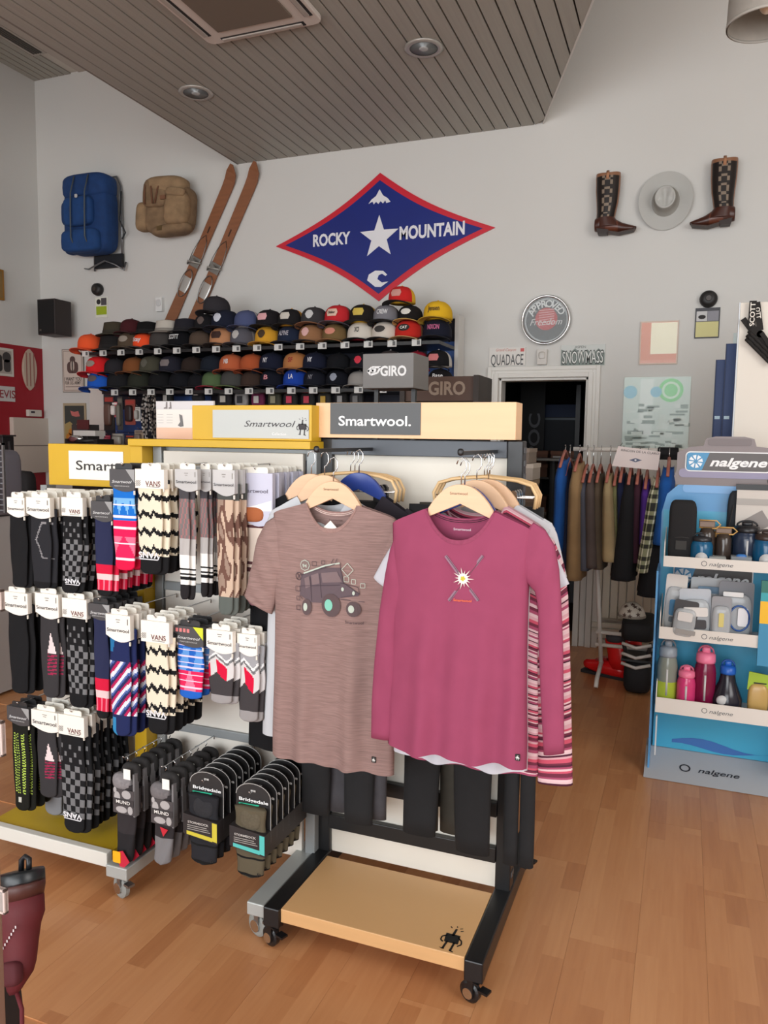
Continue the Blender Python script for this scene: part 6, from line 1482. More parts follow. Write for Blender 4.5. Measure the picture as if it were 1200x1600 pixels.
r = thing('bicycle_frame_box', 'navy carton high in the dark storeroom', 'box', (at(885, 640, 7.8)[0], 7.8, 0)); obj('carton', B().box(-.35, .35, 0, .4, .0, at(885, 652, 7.8)[2]), mat((30, 34, 44), .6), r); obj('upper_carton', B().box(-.32, .35, .02, .4, at(885, 652, 7.8)[2], at(885, 632, 7.8)[2]), mat((20, 40, 76), .6), r); obj('tape', B().box(-.35, .35, -.003, 0, at(885, 653, 7.8)[2] - .02, at(885, 653, 7.8)[2]), mat((90, 100, 110), .4), r)

# ================================================================ clothes rail with marked-down coats
YR = 4.95
pl, pr = at(896, 701, YR), at(1062, 705, YR); zr = (pl[2] + pr[2]) / 2
rail = thing('clothes_rail', 'white tube clothes rail full of coats and trousers beside the doorway', 'clothes rail', ((pl[0] + pr[0]) / 2, YR, 0))
wp = mat((222, 216, 208), .35)
b = B(); 
obj('top_tube', B().tube([(pl[0], YR, zr), (pr[0] + .35, YR, zr)], .014, 10), wp, rail, world=True, smooth=True)
fx = at(937, 1030, YR)[0]
for x, s in ((pl[0] + .09, -1), (pr[0] + .28, 1)):
    obj('upright', B().tube([(x, YR, zr), (x + .07 * (s < 0), YR, .9), (x + .13 * (s < 0), YR - .0, .10)], .014, 10), wp, rail, world=True, smooth=True)
    xb = x + .13 * (s < 0)
    obj('foot', B().tube([(xb, YR - .28, .03), (xb, YR - .24, .07), (xb, YR, .10), (xb, YR + .24, .07), (xb, YR + .28, .03)], .013, 8), wp, rail, world=True, smooth=True)
obj('lower_bar', B().tube([(fx - .03, YR, .22), (pr[0] + .28, YR, .22)], .012, 8), wp, rail, world=True, smooth=True)
obj('lower_bar', B().tube([(fx - .03, YR, .30), (pr[0] + .28, YR, .30)], .012, 8), wp, rail, world=True, smooth=True)
wood2 = mat((176, 104, 88), .5, kind='wood', amt=.08)
def garment(x0, x1, y0, y1, xb0, xb1, col, label, cat='coat', painter=None, name='coat', hang=True, Y=None, thick=.36, slant=0.):
    """a garment seen edge on: shoulders at y0, hem at y1 (photo rows), hanging from the rail"""
    Y = Y or YR - .03
    a, c = at(x0, y0, Y - .15), at(x1, y0, Y - .15); d0, d1 = at(xb0, y1, Y - .15), at(xb1, y1, Y - .15)
    zt_, zb_ = a[2], d0[2]; r = thing(name, label, cat, ((a[0] + c[0]) / 2, Y, zr))
    X = (a[0] + c[0]) / 2; n, m_ = 26, 22; R_ = []
    sd = (x0 * 7 + y1) % 10
    for j in range(m_ + 1):
        t = j / m_; xa = a[0] + (d0[0] - a[0]) * t - X; xc = c[0] + (d1[0] - c[0]) * t - X; w = (xc - xa) / 2; cx = (xa + xc) / 2
        sh_ = .72 + .40 * min(1, t * 6); row = []
        for k in range(n):
            q = 2 * pi * k / n; f = 1 + .10 * sin(q * 7 + sd + 2 * t) * min(1, t * 4)
            e = .55
            row.append((cx + w * sh_ * (1 if cos(q) > 0 else -1) * abs(cos(q)) ** e * f, thick / 2 * sh_ * (1 if sin(q) > 0 else -1) * abs(sin(q)) ** .8, zt_ - zr + (zb_ - zt_) * t + (.03 * (1 - abs(sin(q))) if j == 0 else 0)))
        R_.append(row)
    if painter: o = obj('cloth', B().loops(R_, True, col=lambda i, j: painter(j / n, i / m_)), FAB, r, smooth=True)
    else: o = obj('cloth', B().loops(R_, True), mat(col, .9, kind='fabric', amt=.14, scale=.06), r, smooth=True)
    if hang:
        obj('hanger', B().tube([(0, -.2, zt_ - zr - .03), (0, -.1, zt_ - zr + .03), (0, 0, zt_ - zr + .07), (0, .1, zt_ - zr + .03), (0, .2, zt_ - zr - .03)], .009, 8, flat=.6), wood2, r, smooth=True)
        obj('hanger_hook', B().tube([(0, 0, zt_ - zr + .07), (0, 0, -.005), (0, .016, .012), (0, .012, .024), (0, -.012, .022)], .003, 6), CHROME, r, smooth=True)
    return r
garment(868, 886, 722, 860, 862, 880, (24, 84, 160), 'bright blue jacket at the left end of the clothes rail', name='jacket')
garment(876, 893, 735, 905, 866, 892, (26, 34, 62), 'navy jacket second from the left on the rail', name='jacket', Y=YR + .02)
garment(890, 910, 728, 905, 884, 908, (156, 126, 88), 'tan fleece coat with long sleeves left on the rail', name='coat', Y=YR - .06)
garment(906, 918, 745, 890, 906, 922, (84, 86, 98), 'grey blue trousers next to the tan coat', 'trousers', name='trousers')
garment(914, 930, 745, 886, 914, 936, (88, 76, 72), 'taupe crinkled trousers in the middle left of the rail', 'trousers', name='trousers', Y=YR - .05)
garment(926, 942, 745, 888, 926, 944, (96, 82, 66), 'brown trousers just left of the beige ones', 'trousers', name='trousers', Y=YR - .02)
garment(942, 956, 745, 876, 940, 966, (168, 146, 108), 'beige crinkled trousers in the middle of the rail', 'trousers', name='trousers', Y=YR - .07)
garment(956, 966, 750, 872, 958, 968, (120, 118, 78), 'olive shorts behind the beige trousers', 'trousers', name='shorts')
garment(962, 978, 745, 882, 964, 984, (22, 30, 64), 'navy trousers right of the beige ones', 'trousers', name='trousers', Y=YR - .04)
garment(974, 992, 748, 905, 954, 990, (18, 18, 22), 'long black trousers hanging lowest on the rail', 'trousers', name='trousers', Y=YR - .09)
garment(988, 1004, 748, 878, 984, 1000, (64, 28, 44), 'maroon jacket under the paper sign', name='jacket')
garment(1002, 1016, 755, 850, 998, 1012, (82, 40, 140), 'purple jacket between maroon and checked ones', name='jacket', Y=YR - .05)
def plaid(u, v):
    a = int(u * 26) % 2; c = int(v * 26) % 2
    return (236, 234, 210) if not a and not c else ((150, 152, 120) if a != c else (60, 60, 56))
garment(1016, 1038, 752, 893, 994, 1012, (200, 200, 180), 'yellow and black checked shirt sloping down the rail', 'shirt', painter=plaid, name='checked_shirt', Y=YR - .10)
garment(1032, 1056, 735, 850, 1020, 1040, (26, 92, 174), 'blue jacket at the right end of the rail', name='jacket', Y=YR - .12)
garment(1012, 1040, 838, 930, 996, 1040, (22, 22, 26), 'black skirt shaped garment low beside the blue bottle display', 'clothing', name='wide_trousers', Y=YR - .05, hang=False)
a, c = at(1029, 699, YR + .12), at(1060, 718, YR + .12); r = thing('folded_cloth', 'black cloth folded over the right end of the clothes rail', 'cloth', ((a[0] + c[0]) / 2, YR, zr)); obj('cloth', B().box(-(c[0] - a[0]) / 2, (c[0] - a[0]) / 2, -.03, .03, c[2] - zr, .02), mat((24, 22, 24), .85), r, bevel=.008); obj('fold', B().box(-(c[0] - a[0]) / 2 + .01, (c[0] - a[0]) / 2 - .01, -.045, -.028, c[2] - zr + .03, .0), mat((32, 30, 32), .85), r)
# paper sign
a, b2, c, d = at(966, 697, 4.72), at(1032, 706, 4.72), at(1028, 735, 4.72), at(956, 728, 4.72)
r = thing('paper_sign', 'white paper sign with a small blue diamond hung on the clothes rail', 'sign', ((a[0] + b2[0]) / 2, 4.72, a[2])); O = Vector(((a[0] + b2[0]) / 2, 4.72, a[2]))
q = [(p[0] - O[0], p[2] - O[2]) for p in (a, b2, c, d)]
obj('sheet', B().prism(q, 0, .002), mat((222, 208, 204), .7), r)
ce = at(993, 719, 4.72) - O
decal([[(ce[0] - .036, ce[2]), (ce[0], ce[2] + .012), (ce[0] + .036, ce[2]), (ce[0], ce[2] - .012)]], mat((90, 96, 120), .6), r, fc(-.0008)); decal([circ(ce[0], ce[2], .006, 8)], mat((226, 226, 226), .6), r, fc(-.0012))
ce = at(1000, 706, 4.72) - O
txt('RINCON DE LA CLARO', .013, mat((110, 104, 104), .6), r, (ce[0], -.001, ce[2]), rot=(90, 5, 0), width=.21, bold=.01)
obj('string', B().tube([(q[0][0] + .01, 0, q[0][1]), (q[0][0] + .01, .2, .02)], .0015, 5), INK, r)

# leaning white panelling behind the rail
r = thing('leaning_shutter', 'white planked shutter leaning on the wall behind the clothes rail', 'shutter', (at(960, 950, 5.8)[0], 5.75, 0))
X0, X1 = at(926, 950, 5.7)[0] - r.location[0], at(1030, 950, 5.7)[0] - r.location[0]; zt_ = 1.25; n = 8; pw_ = (X1 - X0) / n
for i in range(n):
    b = B().box(X0 + i * pw_ + .004, X0 + (i + 1) * pw_ - .004, -.01, .01, .22, zt_); o = obj('plank', b, mat((214, 208, 192), .5), r, bevel=.002)
obj('frame_rail', B().box(X0 - .02, X1 + .02, .012, .04, .2, .3), mat((196, 190, 176), .5), r); obj('frame_rail', B().box(X0 - .02, X1 + .02, .012, .04, zt_ - .1, zt_), mat((196, 190, 176), .5), r)
for i in range(4): obj('slat', B().box(X0 + .0, X1, -.02 - .02 * i, .0 - .02 * i, .03 + .045 * i, .06 + .045 * i), mat((206, 200, 188), .5), r)
r = thing('leaning_boards', 'upright white boards leaning beside the doorway', 'board', (at(914, 990, 5.7)[0], 5.72, 0))
for i in range(4): obj('board', B().box(-.09 + .045 * i, -.05 + .045 * i, -.04 + .02 * (i % 2), .0 + .02 * (i % 2), .0, 1.25 - .02 * i), mat((208, 204, 198), .5), r, bevel=.002)
# stacked black crates, helmet, red ski boots
def onf(px, py, z=0): return onz(px, py, z)
r = thing('folded_stool', 'black folding stool with white tubes piled beside the bottle display', 'stool', (at(995, 1040, 4.85)[0], 4.9, 0)); X = r.location[0]
k = at(1025, 1000, 4.85)[0] - at(972, 1000, 4.85)[0]; z1 = at(995, 968, 4.8)[2]; z2 = at(995, 1000, 4.8)[2]
obj('cushion', B().blob((0, 0, (z1 + z2) / 2), (k * .5, .2, (z1 - z2) / 2), .4, 20, 8), mat((24, 22, 24), .8), r, smooth=True)
for z in (z2 - .02, z2 - .08, z2 - .14): obj('tube', B().tube([(-k * .42, -.21, z + .02), (0, -.22, z), (k * .42, -.2, z + .02)], .010, 8), mat((206, 200, 194), .35), r, smooth=True)
for s in (-1, 1): obj('leg', B().tube([(s * k * .4, -.18, z2), (s * k * .2, 0, .1), (-s * k * .4, .15, .01)], .012, 8), mat((40, 38, 40), .4), r, smooth=True)
obj('bag', B().blob((k * .05, -.06, .10), (k * .42, .16, .10), .5, 18, 8), mat((24, 23, 26), .8), r, smooth=True)
obj('shelf', B().box(-k * .44, k * .44, -.18, .18, .195, .21), BLKM, r)
o = at(986, 967, 4.78); r = thing('starred_helmet', 'cream half-shell helmet with dark stars on the black stool', 'helmet', (o[0], 4.86, z1 + .002)); R0 = (at(1008, 950, 4.78)[0] - at(964, 950, 4.78)[0]) / 2
obj('shell', B().lathe([(R0 * cos(a_), R0 * 1.15 * sin(a_)) for a_ in [radians(q_) for q_ in range(0, 91, 9)]], 26), mat((206, 196, 182), .35), r, smooth=True)
for th, ph_ in ((-100, 30), (-70, 50), (-130, 48), (-60, 18), (-85, 62), (-120, 12), (-45, 38), (-95, 10)):
    t, p_ = radians(th), radians(ph_); cx_ = Vector((cos(t) * cos(p_), sin(t) * cos(p_), 1.15 * sin(p_))) * (R0 + .002); ux = Vector((-sin(t), cos(t), 0)); uz = ux.cross(cx_.normalized()) * -1
    pts = [cx_ + ux * ((.017 if i % 2 == 0 else .007) * sin(pi * i / 5)) + uz * ((.017 if i % 2 == 0 else .007) * cos(pi * i / 5)) for i in range(10)]
    obj('star', B().add([tuple(p) for p in pts] + [tuple(p * .97) for p in pts], [tuple(range(10)), tuple(range(19, 9, -1))]), mat((90, 70, 60), .6), r)
obj('rim', B().lathe([(R0 * 1.01, -.0), (R0 * 1.03, .008), (R0 * 1.01, .016)], 26, cap=False), mat((150, 140, 128), .5), r, smooth=True)
def skiboot(px, py, label, rz):
    o = onz(px, py, 0); r = thing('ski_boot', label, 'boot', (o[0], o[1], 0), rz); rd = mat((226, 28, 30), .25); 
    obj('lower_shell', B().loops([[(x, w * cos(t), .055 + h * sin(t)) for t in [2 * pi * k / 16 for k in range(16)]] for x, w, h in ((-.14, .02, .03), (-.13, .042, .05), (-.05, .047, .054), (.03, .045, .05), (.10, .04, .035), (.14, .03, .028), (.155, .012, .015))], True), rd, r, smooth=True)
    obj('cuff', B().loops([[(-.09 + dx + a_ * cos(t), .05 * sin(t) * s, z) for t in [2 * pi * k / 18 for k in range(18)]] for z, dx, a_, s in ((.07, 0, .07, 1), (.14, .01, .07, 1.02), (.21, .025, .072, 1.02), (.245, .035, .07, 1))], True), rd, r, smooth=True)
    obj('liner', B().lathe([(.058, .24), (.062, .27), (.05, .285)], 18, (-.055, 0, 0)), mat((60, 58, 62), .8), r, smooth=True)
    obj('sole', B().box(-.15, .16, -.035, .035, 0, .02), mat((40, 40, 42), .6), r)
    for x, z in ((.05, .10), (.0, .115), (-.05, .16), (-.04, .21)): obj('buckle', B().box(x - .012, x + .012, -.068, .03, z - .006, z + .008), mat((180, 60, 60), .3, .5), r)
skiboot(947, 1056, 'red plastic ski boot on the floor, the front one of the pair', radians(160))
o = skiboot(966, 1050, 'red plastic ski boot on the floor, behind the front one', radians(190))

# ================================================================ bottle display of printed card
YN = 3.54; DXX = -.106
def N_(px, py, Y=YN): return at(px, py, Y)
nd = thing('bottle_display', 'blue cardboard display shaped like a drinks bottle, reading nalgene', 'display stand', (.2, 3.6, 0))
dO = lambda p: (p[0], p[2])
YB2 = YN + .30                                        # printed back board
xs0, xs1 = N_(1036, 900, YB2)[0], .66
def bk(px, py): p = at(px, py, YB2); return (p[0], p[2])
cxn = bk(1140, 700)[0]
blueP = [bk(1034, 790), bk(1046, 772), bk(1056, 762), bk(1058, 752), (cxn * 2 - bk(1058, 752)[0], bk(1058, 752)[1]), (cxn * 2 - bk(1034, 790)[0], bk(1034, 790)[1])]
XLf = bk(1034, 800)[0]; XRf = 2 * cxn - XLf; 
bluem = mat((82, 150, 204), .35, kind='card', amt=.06, scale=.3)
obj('back_board', B().prism([(XLf, .02), (XRf, .02), (XRf, bk(1034, 800)[1]), (XRf - .02, bk(1046, 772)[1]), (XRf - .07, bk(1056, 756)[1]), (XLf + .07, bk(1056, 756)[1]), (XLf + .02, bk(1046, 772)[1]), (XLf, bk(1034, 800)[1])], YB2, YB2 + .012), bluem, nd, world=True)
zA = bk(1060, 757)[1]; zTop = bk(1060, 700)[1]; XT0 = bk(1058, 720)[0]; XT1 = 2 * cxn - XT0
lidm = mat((128, 116, 116), .4)
obj('bottle_lid', B().prism([(XT0 + .0, zA - .0), (XT1, zA), (XT1 + .01, zA + .04), (XT1, zA + .07), (XT1, zTop - .02), (XT1 - .05, zTop + .005), (cxn + .11, zTop + .012), (cxn + .10, zTop + .045), (cxn + .06, zTop + .055), (cxn - .06, zTop + .055), (cxn - .10, zTop + .045), (cxn - .11, zTop + .012), (XT0 + .05, zTop + .005), (XT0, zTop - .02), (XT0, zA + .07), (XT0 - .01, zA + .04)], YB2 - .004, YB2 + .014), lidm, nd, world=True)
obj('thread_ridge', B().prism(rrect(XT0 + .01, XT1 - .01, zA + .035, zA + .075, .018), YB2 - .007, YB2 - .003), mat((140, 132, 160), .35), nd, world=True)
obj('thread_ridge', B().prism(rrect(XT0 + .03, XT1 - .03, zA - .035, zA + .005, .018), YB2 - .003, YB2 + .001), mat((116, 170, 222), .35), nd, world=True)
obj('lid_cap_panel', B().prism(rrect(cxn - .09, cxn + .09, zTop + .014, zTop + .046, .01), YB2 - .008, YB2 - .003), mat((110, 98, 98), .4), nd, world=True)  # darker rounded panel on the cap of the lid
# name plate
pa, pb = bk(1071, 707), bk(1200, 738); pw2 = (bk(1200, 725)[0] - pa[0]); 
def nameplate(parent, x0, x1, z0, z1, y, big=True):
    obj('plate_edge', B().prism(rrect(x0, x1, z0, z1, .02), y - .004, y), mat((236, 236, 236), .4), parent, world=True)
    obj('plate', B().prism(rrect(x0 + .005, x1 - .005, z0 + .005, z1 - .005, .017), y - .006, y - .0035), mat((84, 78, 76), .4), parent, world=True)
    w = x1 - x0; xe = x0 + w * .2
    obj('plate_blue', B().prism([(x0 + .007, z0 + .012), (x0 + .014, z0 + .006), (xe, z0 + .006), (xe + .03, z1 - .006), (x0 + .014, z1 - .006), (x0 + .007, z1 - .012)], y - .0075, y - .0055), mat((60, 142, 190), .4), parent, world=True)
    cx_, cz_ = x0 + w * .125, (z0 + z1) / 2; rr = (z1 - z0) * .33; P = []
    for k in range(8):
        a_ = k * pi / 4; P.append([(cx_ + rr * .25 * cos(a_), cz_ + rr * .25 * sin(a_)), (cx_ + rr * cos(a_ - .05), cz_ + rr * sin(a_ - .05)), (cx_ + rr * cos(a_ + .5), cz_ + rr * sin(a_ + .5)), (cx_ + rr * .5 * cos(a_ + .45), cz_ + rr * .5 * sin(a_ + .45))])
    decal(P, mat((236, 240, 244), .4), parent, fc(y - .0082), world=True)
    txt('nalgene', (z1 - z0) * .42, mat((240, 240, 240), .4), parent, (x0 + w * .62, y - .0065, (z0 + z1) / 2), shear=.3, bold=.03, width=w * .66, world=True)
nameplate(nd, bk(1071, 715)[0], bk(1071, 715)[0] + .36, bk(1071, 736)[1], bk(1071, 705)[1], YB2 - .0045)
for s, x in ((0, XLf), (1, XRf)):
    obj('side_panel', B().box(x - .004, x + .004, YN + .06, YB2, .02, bk(1034, 880)[1]), bluem, nd, world=True)
# trays
whc = mat((222, 216, 208), .5)
def tray(pyT, pyB, Y0, xl_px, lip):
    zt, zb = at(1100, pyT, Y0)[2], at(1100, pyB, Y0)[2]; x0 = at(xl_px, pyT, Y0)[0]
    x1 = 2 * cxn - x0 + .02
    t = obj('tray', B().box(x0, x1, Y0, YB2, zb, zb + .008), whc, nd, world=True)
    obj('tray_front', B().box(x0, x1, Y0 - .003, Y0, zb, zt), whc, t, world=True)
    obj('tray_side', B().prism([(Y0, zb), (YB2, zb), (YB2, zt + .10), (Y0 + .04, zt + .06), (Y0, zt)], x0, x0 + .004, 'yz'), whc, t, world=True)
    obj('tray_side', B().prism([(Y0, zb), (YB2, zb), (YB2, zt + .10), (Y0 + .04, zt + .06), (Y0, zt)], x1 - .004, x1, 'yz'), whc, t, world=True)
    cx_ = at(1122, (pyT + pyB) / 2, Y0)[0]
    txt('nalgene', .017, mat((96, 96, 98), .5), t, (cx_ + .012, Y0 - .0036, (zt + zb) / 2), shear=.3, width=.095, world=True)
    decal(ring(cx_ - .055, (zt + zb) / 2, .012, .003, 12), mat((110, 110, 112), .5), t, fc(Y0 - .0036), world=True)
    return t, zb + .008, x0, x1
Y0 = YN + .03
t1, zS1, tx0, tx1 = tray(872, 889, Y0, 1037, 0)
t2, zS2, _, _ = tray(985, 1004, Y0, 1030, 0)
t3, zS3, _, _ = tray(1098, 1122, Y0, 1024, 0)
# floor base: sloping grey card with name
bx0 = onz(1005, 1216)[0]; 
pts = [(YN, .002), (YB2, .002), (YB2, .075), (YN + .20, .075)]
obj('base_panel', B().prism(pts, bx0, 2 * cxn - bx0, 'yz'), mat((170, 172, 176), .5), nd, world=True)
A0 = Vector((0, YN, .002)); A1 = Vector((0, YN + .20, .075)); sl = (A1 - A0); ang = math.degrees(math.atan2(sl.z, sl.y))
pc_ = at(1118, 1222, YN + .08); 
mid = A0 + sl * .45; xm = at(1118, 1222, YN + .1)[0]
txt('nalgene', .030, mat((44, 40, 44), .5), nd, (xm + .01, mid.y - .001, mid.z + .0015), rot=(ang, 0, 0), shear=.3, width=.17, bold=.01, world=True)
decal(ring(0, 0, .024, .007, 14), mat((44, 40, 44), .5), nd, lambda x, z: (xm - .13 + x, mid.y + z * cos(radians(ang)), mid.z + z * sin(radians(ang)) + .002), world=True)
obj('water_print', B().box(XLf + .01, XRf - .01, YN + .208, YN + .2125, .076, zS3 - .03), mat((58, 160, 196), .35, kind='card', amt=.12, scale=.3), nd, world=True)
w0 = at(1130, 1165, YN + .215)
decal([[(w0[0] - .22 + .44 * t, w0[2] + .02 * sin(t * 6)) for t in [i / 10 for i in range(11)]] + [(w0[0] - .22 + .44 * t, w0[2] - .025 + .012 * sin(t * 7 + 1)) for t in [i / 10 for i in range(10, -1, -1)]]], mat((52, 104, 172), .4), nd, fc(YN + .2065), world=True)
for x in (tx0 + .0, tx1 - .03): obj('corner_post', B().box(x, x + .006, Y0 - .0, Y0 + .02, .1, .28), mat((200, 206, 210), .4), nd, world=True)
obj('inner_print', B().box(XLf + .008, XRf - .008, YB2 - .003, YB2, .2, zS1 + .22), mat((70, 168, 206), .35, kind='card', amt=.10, scale=.3), nd, world=True)

nameplate(nd, at(1052, 895, YB2)[0], at(1052, 895, YB2)[0] + .34, at(1052, 918, YB2)[2], at(1052, 880, YB2)[2], YB2 - .0045)
# bottles and packs on the trays
def bottle(px, z, h, r0, body, lid, label, Y, kind='wide', alpha=1., band=None, disc=False):
    r0 *= 1.28
    X = at(px, 900, Y)[0]; r = thing('drinks_bottle', label, 'bottle', (X, Y, z + .001))
    bm_ = mat(body, .15, alpha=alpha) if alpha < 1 else mat(body, .2)
    if kind == 'wide': prof = [(r0 * .9, 0), (r0, .008), (r0, h * .62), (r0 * .9, h * .72), (r0 * .78, h * .78), (r0 * .78, h * .8)]
    else: prof = [(r0 * .85, 0), (r0 * .98, .01), (r0 * 1.0, h * .3), (r0 * .8, h * .45), (r0 * .55, h * .62), (r0 * .45, h * .78), (r0 * .45, h * .8)]
    obj('body', B().lathe(prof, 24), bm_, r, smooth=True)
    lr = r0 * (.86 if kind == 'wide' else .5)
    lo = obj('lid', B().lathe([(lr, h * .77), (lr * 1.04, h * .8), (lr, h * .9), (lr * .6, h * .93)], 20), mat(lid, .35), r, smooth=True)
    obj('spout', B().blob((0, 0, h * .96), (lr * .45, lr * .3, h * .055), .6, 12, 6), mat(lid, .35), r, smooth=True)
    obj('lid_loop', B().tube([(lr * .8 * cos(a_), 0, h * .92 + h * .11 * sin(a_)) for a_ in [radians(q) for q in range(0, 181, 20)]], .0045, 6), mat(tuple(int(c * .8) for c in lid), .4), r, smooth=True)
    if band: obj('colour_band', B().lathe([(r0 * 1.01, h * .02), (r0 * 1.01, h * .40)], 24, cap=False), mat(band, .2), r, smooth=True)
    obj('print_and_highlight_mark', (B().box(-.004, .004, -r0 * 1.02, -r0 * .9, h * .2, h * .6) if not disc else B().lathe([(r0 * .55, -r0 * 1.0), (r0 * .55, -r0 * 1.06)], 20, (0, 0, h * .25), 'y')) if kind == 'wide' else B().blob((-r0 * .3, -r0 * .82, h * .3), (r0 * .4, r0 * .2, h * .1), 1., 12, 8), mat((206, 206, 206), .4, alpha=.9), r, smooth=True)  # upright pale strip is a painted highlight; the disc is a round label
    return r
Ys = YN + .11
zz = lambda py, Y: at(1100, py, Y)[2]
bottle(1050, zS3, zz(1018, Ys) - zS3 + .03, .034, (128, 134, 124), (140, 150, 160), 'lime and grey children\'s bottle with black loop, left on the bottom tray', Ys, band=(160, 180, 60))
bottle(1081, zS3, zz(1050, Ys) - zS3 + .02, .031, (206, 60, 116), (232, 116, 150), 'short pink bottle with pale pink lid, bottom tray', Ys - .02)
bottle(1083, zS3, .17, .028, (190, 60, 110), (226, 90, 140), 'pink bottle standing behind the short pink one', Ys + .07)
bottle(1110, zS3, zz(1022, Ys) - zS3 + .03, .036, (120, 20, 60), (234, 122, 156), 'tall dark raspberry bottle with pink lid', Ys)
bottle(1146, zS3, zz(1040, Ys) - zS3 + .03, .050, (36, 34, 44), (30, 96, 190), 'black cone-shaped bottle with bright blue lid', Ys, 'cone')
X = at(1186, 1060, Ys)[0]
r = thing('flask_pack', 'lime topped soft flask with amber body at the right of the bottom tray', 'flask', (X, Ys, zS3 + .001))
obj('card', B().prism([(-.045, .12), (.05, .11), (.05, .19), (-.04, .20)], -.004, .004), mat((160, 190, 50), .5), r); obj('pouch', B().blob((0, 0, .075), (.042, .02, .075), .6, 16, 10), mat((196, 160, 96), .3), r, smooth=True); obj('black_mark', B().box(-.02, .03, -.006, -.004, .15, .155), INK, r)
# middle tray: reservoir packs
def rpack(px, w, h, back, label, Y, accents, tube=None, lean=0.):
    X = at(px, 940, Y)[0]; r = thing('reservoir_pack', label, 'pack', (X, Y, zS2 + .001)); r.rotation_euler = (0, lean, 0)
    obj('card', B().prism(rrect(-w / 2, w / 2, 0, h, .012), 0, .004), mat(back, .5), r)
    obj('clear_bag', B().blob((0, -.012, h * .42), (w * .46, .018, h * .38), .5, 18, 10), mat((206, 212, 216), .12, alpha=.55), r, smooth=True)
    for i, (x, z, a_, b_, c_) in enumerate(accents): obj('insert', B().prism(rrect(x * w - a_, x * w + a_, z * h - b_, z * h + b_, min(a_, b_) * .4), -.034 - .002 * i, -.03 - .002 * i), mat(c_, .5), r)
    if tube: obj('tube_coil', B().tube([(w * .1 + .04 * cos(a_), -.036 - .002 * sin(a_ * .5), h * .4 + .055 * sin(a_)) for a_ in [radians(q) for q in range(0, 700, 20)]], .004, 6), mat(tube, .2), r, smooth=True)
    return r
hM = zz(898, Ys) - zS2
rpack(1052, .09, hM * .96, (224, 216, 208), 'white card with blue bottle picture, left on the middle tray', Ys + .02, [(0, .45, .022, .036, (58, 120, 160)), (0, .25, .02, .012, (90, 100, 110))], lean=.05)
rpack(1090, .13, hM * .78, (190, 196, 204), 'grey and white filter pack leaning in the middle tray', Ys - .03, [(.0, .55, .05, .02, (224, 220, 216)), (.1, .3, .03, .02, (60, 58, 60))], lean=-.06)
rpack(1108, .16, hM * .9, (206, 208, 210), 'wide white hydration pack behind the leaning filter pack', Ys + .09, [(0, .8, .05, .015, (120, 150, 176))])
rpack(1150, .14, hM * .92, (120, 122, 128), 'grey hydration bladder pack with coiled blue tube', Ys + .0, [(-.1, .8, .04, .01, (226, 226, 226)), (.2, .42, .02, .04, (230, 230, 234))], tube=(40, 84, 150))
rpack(1068, .10, hM * .6, (60, 58, 60), 'dark box with silver bag, front of the middle tray', Ys - .06, [(0, .6, .03, .02, (214, 210, 206)), (.1, .2, .04, .01, (150, 146, 142))], lean=.1)
rpack(1128, .08, hM * .7, (150, 150, 154), 'small clear bagged accessory in the middle tray', Ys - .05, [(0, .5, .01, .03, (214, 200, 120))])
X = at(1195, 960, Ys - .08)[0]
r = thing('hanging_pouch', 'yellow green and blue packet cut by the right edge', 'pack', (X + .03, Ys - .08, zz(1030, Ys - .08))); hh = zz(900, Ys - .08) - zz(1030, Ys - .08)
obj('packet', B().box(-.05, .06, -.01, .01, 0, hh), mat((60, 140, 180), .4), r); obj('green_band', B().box(-.05, .06, -.012, -.009, hh * .86, hh), mat((36, 110, 96), .4), r); obj('teal_band', B().box(-.05, .06, -.012, -.009, hh * .76, hh * .86), mat((50, 160, 170), .4), r); obj('yellow_band', B().box(-.05, .06, -.012, -.009, hh * .5, hh * .76), mat((240, 186, 30), .4), r)
# top tray
hT = zz(783, Ys) - zS1
X = at(1066, 830, Ys - .0)[0]; r = thing('black_pouch', 'tall black fabric pouch at the left of the top tray', 'pouch', (X, Ys + .02, zS1 + .001))
obj('pouch', B().blob((0, 0, hT * .5), (.058, .04, hT * .5), .35, 22, 12), mat((24, 23, 25), .85, kind='fabric', amt=.1, scale=.1), r, smooth=True); obj('seam', B().tube([(-.05, -.034, hT * .4), (0, -.044, hT * .42), (.05, -.034, hT * .4)], .002, 5), mat((60, 58, 58), .8), r, smooth=True); obj('zip', B().box(-.025, .02, -.044, -.041, hT * .22, hT * .36), mat((52, 50, 48), .7), r)
bottle(1094, zS1, .135, .036, (20, 90, 130), (40, 40, 44), 'teal bottle with white round label, left of centre in the top tray', Ys - .01, disc=True)
bottle(1119, zS1, .155, .030, (70, 60, 52), (180, 136, 80), 'brown bottle with amber lid and loop in the top tray', Ys + .06)
bottle(1163, zS1, .19, .046, (40, 52, 74), (28, 28, 32), 'dark blue bottle with black lid and white marks in the top tray', Ys + .05)
bottle(1194, zS1, .16, .040, (18, 84, 124), (60, 46, 40), 'teal bottle with round label at the right of the top tray', Ys + .0, disc=True)
